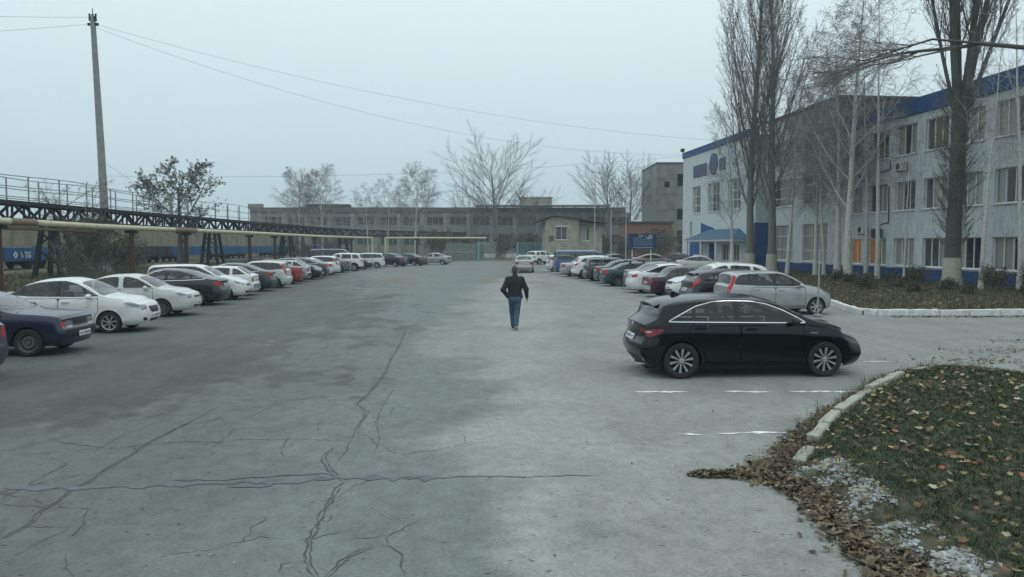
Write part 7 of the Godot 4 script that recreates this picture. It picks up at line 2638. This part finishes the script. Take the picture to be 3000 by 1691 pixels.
func left_growth() -> void:
	var r := RandomNumberGenerator.new()
	r.seed = 171
	var green := [Color(0.055, 0.07, 0.045), Color(0.075, 0.08, 0.05), Color(0.09, 0.08, 0.05), Color(0.045, 0.055, 0.04)]
	var sm := [shrub_meshes(11, 3.4, 2.2, 22, 2600, green, 0.12), shrub_meshes(12, 2.6, 2.0, 18, 1500, green, 0.11)]
	var k := 0
	for w in [[0, -26.0, -47.0], [0, -27.4, -50.5], [1, -25.0, -44.0], [1, -26.3, -52.0], [1, -28.2, -57.0], [1, -26.5, -98.0], [1, -25.0, -106.0]]:
		place_shrub(sm[w[0]], ["tall tangled grey green bush behind the pipeline", "lower tangled grey green bush behind the pipeline"][w[0]], Vector3(w[1], 0, w[2]), k * 1.7, Vector3.ONE * r.randf_range(0.85, 1.15), "bushes behind the pipeline")
		k += 1
	var xf := []
	var cl := []
	for i in 30000:
		var z := -14.0 - 110.0 * pow(r.randf(), 1.3)
		var x := r.randf_range(-38.0, -17.6)
		if Geometry2D.is_point_in_polygon(Vector2(x, z), V2([[-17.4, 8], [-17.2, -20], [-18.2, -45], [-19.2, -72], [-17.5, -92], [-10, -104], [0, -104], [0, 8]])):
			continue
		var s := r.randf_range(0.6, 1.8)
		xf.append(Transform3D(Basis(Vector3.UP, r.randf() * TAU).scaled(Vector3(s, s * r.randf_range(0.6, 1.4), s)), Vector3(x, -0.03, z)))
		cl.append(Color(0.07, 0.075, 0.042).lerp(Color(0.17, 0.14, 0.08), r.randf()))
	scatter("dry_grass", tuft_mesh(6, 10, 0.26, 0.15, 0.010), M.grass, xf, cl, "dry grass on the verge between the parked cars and the railway", "grass")
	# brush at the far side, between gate, factory and gatehouse
	var fm := [shrub_meshes(31, 3.0, 2.4, 18, 1500, [Color(0.10, 0.085, 0.06), Color(0.075, 0.08, 0.045), Color(0.12, 0.09, 0.06)], 0.16)]
	k = 0
	for w in [[-7.5, -126], [-1.5, -128], [2.0, -122], [3.2, -120], [17.0, -118], [20.0, -112], [22.5, -120], [25.0, -110], [27.5, -118], [15.0, -126], [-12, -124], [30.0, -112], [24, -124], [19, -125]]:
		place_shrub(fm[0], "brown tangled bush beyond the gate in front of the concrete wall" if w[0] < 0 else ("brown tangled bush behind the teal mesh fence by the gatehouse" if w[0] < 10 else ("brown tangled bush between gatehouse and brick shed" if w[0] < 19.5 else "brown tangled bush at the foot of the tall grey block")), Vector3(w[0], 0, w[1]), k * 2.1, Vector3(1.3, 1.35, 1.3) * r.randf_range(0.85, 1.25), "bushes at the far end of the yard")
		k += 1
# ---------------------------------------------------------------- the parked cars
func spoiler_mesh() -> ArrayMesh:
	# a lip that carries the roof on over the rear window, following its crown
	var b := MB.new()
	var n := 10
	for i in n:
		var z0 := lerpf(-0.52, 0.52, float(i) / n)
		var z1 := lerpf(-0.52, 0.52, float(i + 1) / n)
		var f := []
		for z in [z0, z1]:
			var d := 0.075 * pow(absf(z) / 0.62, 2.4)
			f.append([Vector3(-1.45, 1.424 - d, z), Vector3(-1.66, 1.384 - d, z), Vector3(-1.83 + 0.10 * z * z, 1.332 - d, z), Vector3(-1.82 + 0.10 * z * z, 1.308 - d, z), Vector3(-1.70, 1.30 - d, z)])
		for k in 4:
			b.quad(f[0][k], f[1][k], f[1][k + 1], f[0][k + 1], Vector3(-0.3, 1, 0) if k < 2 else Vector3(-0.3, -1, 0))
	return b.mesh()

func cars() -> void:
	var mo := {}
	mo.sport = car_model(spec_hatch_sporty())
	var s2 := spec_hatch_sporty()
	s2.merge({"nx": 84, "chrome": 0.0, "L": 4.15, "clad": 0.0,
		"tail_side": [[[-2.12, 0.80], [-1.92, 0.80], [-1.72, 1.0], [-1.62, 1.16], [-1.74, 1.14], [-1.95, 1.0], [-2.12, 0.92]]], "tail_cap": [[[0.50, 0.80], [0.95, 0.78], [0.95, 1.0], [0.56, 0.90]]], "tail_lens_side": []}, true)
	mo.hatch = car_model(s2)
	mo.tall = car_model(spec_hatch_tall())
	mo.small = car_model(spec_sedan_small())
	mo.long = car_model(spec_sedan_long())
	mo.soft = car_model(spec_sedan_soft())
	mo.boxy = car_model(spec_sedan_boxy())
	mo.wedge = car_model(spec_wedge_hatch())
	mo.lift = car_model(spec_liftback_old())
	mo.suv = car_model(spec_suv())
	mo.cross = car_model(spec_crossover())
	mo.wagon = car_model(spec_wagon())
	mo.van = car_model(spec_van())
	var C := {"black": paint(0.004, 0.005, 0.008, 0.0, 0.16), "white": paint(0.70, 0.71, 0.70), "ivory": paint(0.56, 0.57, 0.55), "silver": paint(0.40, 0.41, 0.41, 0.55, 0.38), "grey": paint(0.16, 0.165, 0.17, 0.4, 0.36), "darkgrey": paint(0.055, 0.06, 0.066, 0.4, 0.34), "coal": paint(0.020, 0.022, 0.026, 0.2, 0.28), "navy": paint(0.014, 0.018, 0.055, 0.1, 0.28), "indigo": paint(0.016, 0.018, 0.048, 0.15, 0.34), "red": paint(0.24, 0.022, 0.030), "plum": paint(0.050, 0.016, 0.034, 0.2), "aubergine": paint(0.022, 0.014, 0.026, 0.2), "green": paint(0.012, 0.045, 0.042, 0.15), "blue": paint(0.028, 0.095, 0.215, 0.2), "champagne": paint(0.27, 0.25, 0.22, 0.4)}
	C.black.metallic_specular = 0.35
	C.black.clearcoat = 0.3
	var GL := "cars parked in the row below the pipeline"
	var GR := "cars parked in the row facing the office"
	# the black hatchback
	var k := place_car(mo.sport, "parked_car", "glossy black five-door hatchback with chrome window line, parked alone by the painted lines", Vector3(4.33, 0, -14.58), 0.0816, C.black, {"wheel": "kia", "group": GR, "trim": M.rubber, "mirror": M.plastic, "tail": mat(0.20, 0.010, 0.022, 0.12)})
	part("spoiler", spoiler_mesh(), C.black, k)
	part("shark_fin", (func():
		var b := MB.new()
		b.prism(V2([[-1.36, 1.43], [-1.34, 1.52], [-1.30, 1.53], [-1.14, 1.455]]), -0.02, 0.02)
		return b.mesh()).call(), C.black, k)
	part("side_badge", box_mesh(Vector3(0.98, 0.80, 0.885), Vector3(1.12, 0.825, 0.905), 0.006), M.chrome, k)
	part("emblem", (func():
		var b := MB.new()
		b.ico(Vector3(-2.065, 0.93, 0), Vector3(0.012, 0.035, 0.065), 5, 12)
		return b.mesh()).call(), M.chrome, k)
	part("wiper", tube_mesh([Vector3(1.12, 1.05, -0.5), Vector3(1.02, 1.10, 0.1), Vector3(0.98, 1.12, 0.55)], [0.012], 5), M.rubber, k)
	part("exhaust", tube_mesh([Vector3(-2.10, 0.24, 0.5), Vector3(-1.85, 0.25, 0.5)], [0.035], 10), M.chrome, k)
	# right row: [model, paint, leftmost pixel column turned to x already, z, nose towards road, label, options]
	var R := [
		["tall", "silver", 7.10, -26.6, false, "silver hatchback with tall curved red tail lamps nosed to the white kerb", {"wheel": "six", "plate": 0}],
		["hatch", "aubergine", 6.55, -29.4, false, "dark plum hatchback with rising red tail lamps beside the silver hatchback", {"wheel": "six"}],
		["cross", "white", 6.55, -32.3, true, "white crossover parked nose to the road between plum cars", {"wheel": "cover"}],
		["boxy", "plum", 6.12, -35.2, false, "old boxy plum sedan with chrome bumper and pale number plate", {"wheel": "steel", "bumper": M.chrome, "rim": M.rim_steel, "handle": M.chrome}],
		["long", "white", 5.75, -38.3, false, "white sedan with slim red tail lamps next to the boxy plum sedan", {"wheel": "cover"}],
		["small", "grey", 6.05, -41.3, false, "grey sedan squeezed between the white and the dark green sedans", {"wheel": "cover"}],
		["soft", "green", 5.15, -44.6, false, "dark green sedan carrying a roof rack", {"wheel": "steel", "rim": M.rim_steel}],
		["small", "darkgrey", 5.10, -47.6, false, "dark grey sedan with bright red lamp beside the green sedan", {"wheel": "cover"}],
		["wagon", "darkgrey", 4.70, -50.7, false, "dark grey estate car next to the white crossover", {"wheel": "six"}],
		["cross", "white", 4.20, -54.2, false, "white crossover with its tail to the road beside the dark grey estate", {"wheel": "six"}],
		["soft", "silver", 3.62, -58.0, false, "pale silver sedan between the white crossover and the blue van", {"wheel": "cover"}],
		["van", "blue", 3.38, -62.4, false, "blue passenger van towering over the row of cars", {"wheel": "cover"}],
		["tall", "white", 3.0, -68.5, false, "white hatchback with tall red lamps just beyond the blue van", {"wheel": "cover"}]]
	for q in R:
		var m: Dictionary = mo[q[0]]
		var u := Vector3(cos(0.104), 0, -sin(0.104))
		var o := place_car(m, "parked_van" if q[0] == "van" else "parked_car", q[5], Vector3(q[2], 0, q[3]) + u * (m.spec.L / 2), PI + 0.104 if q[4] else 0.104, C[q[1]], q[6].merged({"group": GR, "category": "van" if q[0] == "van" else "car"}))
		if q[1] == "green":
			for x in [-0.55, 0.25]:
				part("roof_rack", (func():
					var b := MB.new()
					b.box(Vector3(x - 0.03, 1.47, -0.62), Vector3(x + 0.03, 1.50, 0.62), 0.01)
					for z in [-0.6, 0.6]:
						b.box(Vector3(x - 0.05, 1.33, z - 0.04), Vector3(x + 0.05, 1.475, z + 0.04), 0.01)
					return b.mesh()).call(), M.plastic, o)
		if q[1] == "aubergine":
			part("antenna", tube_mesh([Vector3(-0.6, 1.46, 0), Vector3(-1.0, 1.85, 0)], [0.008, 0.004], 5), M.rubber, o)
			part("spoiler", spoiler_mesh(), C.aubergine, o)
	# left row: road-side end x, z, nose to the road?
	var L := [
		["soft", "navy", -9.15, -13.4, false, "dark navy car cut by the picture edge with one red tail lamp showing", {}],
		["lift", "indigo", -9.62, -17.2, true, "old dark blue liftback with square lamps and red corner indicators", {"wheel": "steel", "rim": M.rim_steel}],
		["small", "white", -10.05, -21.6, true, "white sedan with dark grille and tinted rear windows beside the dark blue liftback", {"wheel": "cover"}],
		["soft", "ivory", -10.75, -26.3, true, "plain white sedan with black steel wheels, nose to the road", {"wheel": "steel", "rim": M.rim_steel}],
		["long", "coal", -11.45, -30.9, false, "black sedan with red tail lamps reversed towards the road beside the plain white sedan", {"wheel": "six"}],
		["wagon", "white", -11.6, -33.9, true, "white estate car, nose out, half hidden by the black sedan", {"wheel": "cover"}],
		["wedge", "white", -12.1, -36.6, false, "angular old white hatchback with chrome bumper and square red lamps", {"wheel": "steel", "bumper": M.lamp_clear}],
		["long", "darkgrey", -12.3, -40.0, false, "dark grey sedan with wide tail lamps after the angular white hatchback", {"wheel": "six"}],
		["tall", "ivory", -12.35, -43.0, false, "cream white tall hatchback with high red lamps next to the red sedan", {"wheel": "steel", "rim": M.rim_steel}],
		["small", "red", -12.85, -47.3, false, "bright red sedan in the row below the pipeline", {"wheel": "cover"}],
		["wedge", "silver", -13.15, -50.2, false, "silver angular hatchback beside the red sedan", {"wheel": "steel"}],
		["small", "coal", -13.1, -53.3, true, "black sedan with its nose to the road after the silver hatchback", {"wheel": "cover"}],
		["long", "darkgrey", -13.4, -56.2, false, "charcoal sedan with bright tail lamps beside a nose-out black sedan", {"wheel": "six"}],
		["soft", "white", -13.75, -59.2, false, "white rounded sedan almost hidden between charcoal sedan and white hatchback", {"wheel": "cover"}],
		["tall", "white", -13.9, -62.2, false, "white tall hatchback with high red lamps next to the pale grey sedan", {"wheel": "steel"}],
		["long", "grey", -13.75, -65.8, false, "mid grey sedan between a white hatchback and the white off-roader", {"wheel": "six"}],
		["suv", "white", -13.5, -70.0, false, "tall white off-roader with dark windows and bright alloy wheels", {"wheel": "six"}],
		["green_", "green", -13.4, -74.2, true, "dark green small car, nose out, after the white off-roader", {"wheel": "cover"}],
		["wagon", "white", -13.0, -78.8, false, "white estate car reversed in, beyond the dark green car", {"wheel": "six"}],
		["small", "navy", -11.5, -83.2, false, "navy sedan with chrome wheel covers near the far end of the row", {"wheel": "cover"}],
		["soft", "coal", -10.0, -87.6, false, "black rounded sedan next to the last silver one", {"wheel": "cover"}],
		["soft", "silver", -7.3, -92.4, false, "last silver sedan of the row, standing by the sheet metal gate", {"wheel": "steel"}]]
	for i in L.size():
		var q: Array = L[i]
		var m: Dictionary = mo.small if q[0] == "green_" else mo[q[0]]
		var a := 0.09
		if q[3] < -80:
			a = [0.09, -0.45, -0.40, -0.18][int(clamp(i - 18, 0, 3))]
		var u := Vector3(cos(a), 0, -sin(a))
		place_car(m, "parked_car", q[5], Vector3(q[2], 0, q[3]) - u * (m.spec.L / 2), a if q[4] else PI + a, C[q[1]], q[6].merged({"group": GL}))
	place_car(mo.van, "parked_van", "navy minibus parked behind the white off-roader under the pipeline", Vector3(-17.8, 0, -77.0), 0.1, C.navy, {"wheel": "steel", "group": GL, "category": "van"})
	# cars near the gate and the entrance
	var GG := "cars standing near the gate and the entrance"
	place_car(mo.small, "sedan_car", "light silver sedan seen from behind in the middle of the roadway", Vector3(1.08, 0, -67.3), PI / 2 - 0.02, C.silver, {"wheel": "steel", "group": GG})
	place_car(mo.suv, "offroad_car", "white off-roader turned at an angle before the gatehouse", Vector3(3.7, 0, -94.0), 0.75, C.white, {"wheel": "six", "group": GG})
	place_car(mo.long, "parked_car", "dusty champagne sedan behind the posts of the notice board", Vector3(14.6, 0, -79.5), 0.05, C.champagne, {"wheel": "cover", "group": GG})
	place_car(mo.small, "parked_car", "dark navy sedan facing the yard between champagne and white sedans", Vector3(18.0, 0, -82.0), -0.9, C.navy, {"wheel": "cover", "group": GG})
	place_car(mo.long, "parked_car", "white sedan with its door mirror showing in front of the blue canopy", Vector3(16.4, 0, -66.5), -0.28, C.white, {"wheel": "cover", "group": GG})
	place_car(mo.soft, "parked_car", "dark teal sedan at the foot of the flagpoles", Vector3(11.2, 0, -83.0), 0.3, C.green, {"wheel": "cover", "group": GG})
	var sp := thing("metal_post", "thin grey metal post standing beside the silver hatchback", "post", Vector3(10.15, 0, -25.4))
	part("post", tube_mesh([Vector3(0, 0, 0), Vector3(0.02, 2.3, 0)], [0.03], 8), M.metal_grey, sp)
	part("foot", box_mesh(Vector3(-0.12, 0, -0.12), Vector3(0.12, 0.10, 0.12), 0.02), M.concrete, sp)

# ---------------------------------------------------------------- the walking man
func field_mesh(bones: Array, cell: float, k: float) -> ArrayMesh:
	# bones: [a, b, ra, rb]; smooth union of tapered capsules, meshed as surface nets
	var lo := Vector3.ONE * 1e9
	var hi := -lo
	for b in bones:
		for q in [[b[0], b[2]], [b[1], b[3]]]:
			lo = lo.min(q[0] - Vector3.ONE * (q[1] + 3 * cell))
			hi = hi.max(q[0] + Vector3.ONE * (q[1] + 3 * cell))
	var nx := int((hi.x - lo.x) / cell) + 2
	var ny := int((hi.y - lo.y) / cell) + 2
	var nz := int((hi.z - lo.z) / cell) + 2
	var f := PackedFloat32Array()
	f.resize(nx * ny * nz)
	f.fill(1.0)
	for b in bones:
		var a: Vector3 = b[0]
		var e: Vector3 = b[1] - a
		var l2: float = max(e.length_squared(), 1e-9)
		var m: float = max(b[2], b[3]) + k + 2.5 * cell
		var bl: Vector3 = (a.min(b[1]) - Vector3.ONE * m - lo) / cell
		var bh: Vector3 = (a.max(b[1]) + Vector3.ONE * m - lo) / cell
		for x in range(max(0, int(bl.x)), min(nx, int(bh.x) + 2)):
			for y in range(max(0, int(bl.y)), min(ny, int(bh.y) + 2)):
				for z in range(max(0, int(bl.z)), min(nz, int(bh.z) + 2)):
					var p := lo + Vector3(x, y, z) * cell
					var t := clampf((p - a).dot(e) / l2, 0.0, 1.0)
					var d: float = p.distance_to(a + e * t) - lerpf(b[2], b[3], t)
					var i := (x * ny + y) * nz + z
					var h: float = max(k - absf(f[i] - d), 0.0) / k
					f[i] = min(f[i], d) - h * h * k * 0.25
	var mb := MB.new()
	var vid := {}
	var vs := PackedVector3Array()
	var off := [0, ny * nz, nz, ny * nz + nz, 1, ny * nz + 1, nz + 1, ny * nz + nz + 1]
	var cx := [Vector3(0, 0, 0), Vector3(1, 0, 0), Vector3(0, 1, 0), Vector3(1, 1, 0), Vector3(0, 0, 1), Vector3(1, 0, 1), Vector3(0, 1, 1), Vector3(1, 1, 1)]
	var ed := [[0, 1], [2, 3], [4, 5], [6, 7], [0, 2], [1, 3], [4, 6], [5, 7], [0, 4], [1, 5], [2, 6], [3, 7]]
	for x in nx - 1:
		for y in ny - 1:
			for z in nz - 1:
				var i := (x * ny + y) * nz + z
				var neg := 0
				for c in 8:
					if f[i + off[c]] < 0.0:
						neg += 1
				if neg == 0 or neg == 8:
					continue
				var s := Vector3.ZERO
				var n := 0
				for g in ed:
					var a0 := f[i + off[g[0]]]
					var b0 := f[i + off[g[1]]]
					if (a0 < 0.0) != (b0 < 0.0):
						s += cx[g[0]].lerp(cx[g[1]], a0 / (a0 - b0))
						n += 1
				vid[i] = vs.size()
				vs.append(lo + (Vector3(x, y, z) + s / n) * cell)
	var nr := PackedVector3Array()
	nr.resize(vs.size())
	var quads := []
	for i in vid:
		var z: int = i % nz
		var y: int = (i / nz) % ny
		var x: int = i / (nz * ny)
		for ax in 3:
			var o1: int = [ny * nz, nz, 1][ax]
			var oa: int = [nz, 1, ny * nz][ax]
			var ob: int = [1, ny * nz, nz][ax]
			if (f[i] < 0.0) == (f[i + o1] < 0.0):
				continue
			if not (vid.has(i - oa) and vid.has(i - ob) and vid.has(i - oa - ob)):
				continue
			var q := [vid[i], vid[i - oa], vid[i - oa - ob], vid[i - ob]]
			var g := Vector3.ZERO
			g[ax] = 1.0 if f[i] < 0.0 else -1.0
			var m: Vector3 = (vs[q[2]] - vs[q[0]]).cross(vs[q[1]] - vs[q[3]])
			if m.dot(g) < 0:
				m = -m
			for e in q:
				nr[e] += m.normalized()
			quads.append(q)
	for q in quads:
		mb.tri_n(vs[q[0]], vs[q[1]], vs[q[2]], nr[q[0]].normalized(), nr[q[1]].normalized(), nr[q[2]].normalized())
		mb.tri_n(vs[q[0]], vs[q[2]], vs[q[3]], nr[q[0]].normalized(), nr[q[2]].normalized(), nr[q[3]].normalized())
	return mb.mesh()

func walking_man() -> void:
	var o := thing("person", "person in black jacket and blue jeans walking away across the yard", "person", Vector3(0.08, 0, -21.7), 0.0)
	var V := func(x, y, z): return Vector3(x, y, z)
	# joints (x right, z towards the viewer)
	var sl := Vector3(-0.185, 1.42, 0.0)
	var sr := Vector3(0.185, 1.42, 0.0)
	var el := Vector3(-0.33, 1.13, 0.07)
	var er := Vector3(0.32, 1.14, 0.03)
	var wl := Vector3(-0.215, 0.93, -0.04)
	var wr := Vector3(0.345, 0.905, -0.10)
	var hl := Vector3(-0.085, 0.92, 0.0)
	var hr := Vector3(0.085, 0.92, 0.0)
	var kl := Vector3(-0.075, 0.50, -0.15)
	var kr := Vector3(0.065, 0.50, 0.02)
	var al := Vector3(-0.05, 0.09, -0.17)
	var ar := Vector3(0.035, 0.13, 0.26)
	var pelvis := Vector3(0, 0.95, 0)
	var chest := Vector3(0, 1.30, 0.01)
	var neck := Vector3(0.0, 1.50, 0.0)
	var body := [[pelvis, chest, 0.12, 0.125], [chest, Vector3(0, 1.44, 0), 0.12, 0.09], [neck - Vector3(0, 0.08, 0), neck + Vector3(0, 0.08, -0.01), 0.055, 0.052], [sl, sr, 0.06, 0.06], [sl, el, 0.052, 0.042], [el, wl, 0.042, 0.028], [sr, er, 0.052, 0.042], [er, wr, 0.042, 0.028], [hl, kl, 0.082, 0.056], [kl, al, 0.054, 0.04], [hr, kr, 0.082, 0.056], [kr, ar, 0.054, 0.04], [hl, hr, 0.10, 0.10],
		[al, al + Vector3(0, -0.045, -0.13), 0.04, 0.03], [ar, ar + Vector3(0, -0.09, -0.08), 0.04, 0.03], [Vector3(0, 1.60, -0.03), Vector3(0, 1.70, 0.005), 0.07, 0.085], [Vector3(0, 1.58, -0.06), Vector3(0, 1.57, -0.085), 0.04, 0.025], [Vector3(0, 1.645, -0.10), Vector3(0, 1.62, -0.118), 0.012, 0.015], [Vector3(-0.088, 1.655, 0.0), Vector3(-0.092, 1.625, 0.005), 0.014, 0.010], [Vector3(0.088, 1.655, 0.0), Vector3(0.092, 1.625, 0.005), 0.014, 0.010]]
	var skin := mat(0.36, 0.23, 0.17, 0.6)
	part("body", field_mesh(body, 0.016, 0.03), skin, o)
	# hands with separate fingers
	for s in [[wl, Vector3(0.09, -0.07, -0.06), -1.0], [wr, Vector3(0.005, -0.10, -0.02), 1.0]]:
		var w: Vector3 = s[0]
		var d: Vector3 = s[1].normalized()
		var sd := d.cross(Vector3(1, 0, 0)).normalized()
		var hb := [[w, w + d * 0.07, 0.027, 0.034]]
		for q in 4:
			var b0: Vector3 = w + d * 0.075 + sd * (q - 1.5) * 0.018
			var ln: float = [0.062, 0.072, 0.068, 0.052][q]
			var mid := b0 + d * ln * 0.55
			hb.append([b0, mid, 0.0095, 0.009])
			hb.append([mid, mid + (d + Vector3(-0.5 * s[2], 0, 0)).normalized() * ln * 0.5, 0.009, 0.008])
		var tb := w + d * 0.03 - sd * 0.03
		hb.append([tb, tb + (d - sd * 0.7).normalized() * 0.035, 0.012, 0.011])
		hb.append([tb + (d - sd * 0.7).normalized() * 0.035, tb + (d * 1.2 - sd * 0.5).normalized() * 0.068, 0.011, 0.009])
		part("hand", field_mesh(hb, 0.006, 0.008), skin, o)
	var jk := mat(0.009, 0.012, 0.017, 0.75)
	var jacket := [[Vector3(-0.06, 0.98, 0.0), Vector3(-0.09, 1.32, 0.015), 0.125, 0.125], [Vector3(0.06, 0.98, 0.0), Vector3(0.09, 1.32, 0.015), 0.125, 0.125], [Vector3(-0.09, 1.32, 0.01), Vector3(-0.10, 1.41, 0.0), 0.125, 0.095], [Vector3(0.09, 1.32, 0.01), Vector3(0.10, 1.41, 0.0), 0.125, 0.095], [Vector3(0, 0.98, 0.0), Vector3(0, 1.40, 0.02), 0.14, 0.13], [sl, sr, 0.085, 0.085], [Vector3(0, 1.44, 0.0), Vector3(0, 1.535, 0.005), 0.10, 0.075], [Vector3(-0.07, 1.46, 0.06), Vector3(0.07, 1.46, 0.06), 0.055, 0.055], [sl, el, 0.085, 0.072], [el, wl + Vector3(0.0, 0.01, 0), 0.070, 0.050], [sr, er, 0.085, 0.072], [er, wr + Vector3(0, 0.01, 0), 0.070, 0.048], [Vector3(-0.11, 0.935, 0.0), Vector3(0.11, 0.935, 0.0), 0.118, 0.118]]
	var j := part("jacket", field_mesh(jacket, 0.015, 0.035), jk, o)
	var jeans := [[Vector3(-0.07, 0.93, 0.0), Vector3(0.07, 0.93, 0.0), 0.128, 0.128], [Vector3(-0.075, 0.86, 0.03), Vector3(0.075, 0.86, 0.03), 0.115, 0.115], [hl, kl, 0.108, 0.080], [kl, al + Vector3(0, 0.02, 0), 0.078, 0.066], [hr, kr, 0.108, 0.080], [kr, ar + Vector3(0, 0.02, 0), 0.078, 0.066]]
	part("jeans", field_mesh(jeans, 0.015, 0.03), textured(mat(0.050, 0.095, 0.155, 0.9), T.blotch, 0.35), o)
	var shoe := mat(0.02, 0.02, 0.023, 0.6)
	var sole := mat(0.34, 0.34, 0.33, 0.8)
	for s in [[al, 0.0], [ar, 0.75]]:
		var sh := Node3D.new()
		sh.name = "shoe"
		o.add_child(sh, true)
		sh.position = s[0]
		sh.rotation.x = -s[1]
		part("upper", field_mesh([[Vector3(0, -0.01, 0.02), Vector3(0, -0.04, -0.06), 0.05, 0.042], [Vector3(0, -0.045, 0.03), Vector3(0, -0.05, -0.15), 0.036, 0.034]], 0.011, 0.02), shoe, sh)
		part("sole", box_mesh(Vector3(-0.044, -0.088, -0.19), Vector3(0.044, -0.066, 0.07), 0.01), sole, sh)
	part("hair", field_mesh([[Vector3(0, 1.70, 0.02), Vector3(0, 1.715, 0.0), 0.092, 0.088], [Vector3(0, 1.64, 0.045), Vector3(0, 1.60, 0.045), 0.062, 0.045]], 0.011, 0.03), mat(0.055, 0.052, 0.048, 0.9), o)
	for x in [-0.033, 0.033]:
		part("eye", (func():
			var b := MB.new()
			b.ico(Vector3(x, 1.665, -0.088), Vector3(0.013, 0.010, 0.010), 5, 8)
			return b.mesh()).call(), mat(0.5, 0.5, 0.5, 0.2), o)
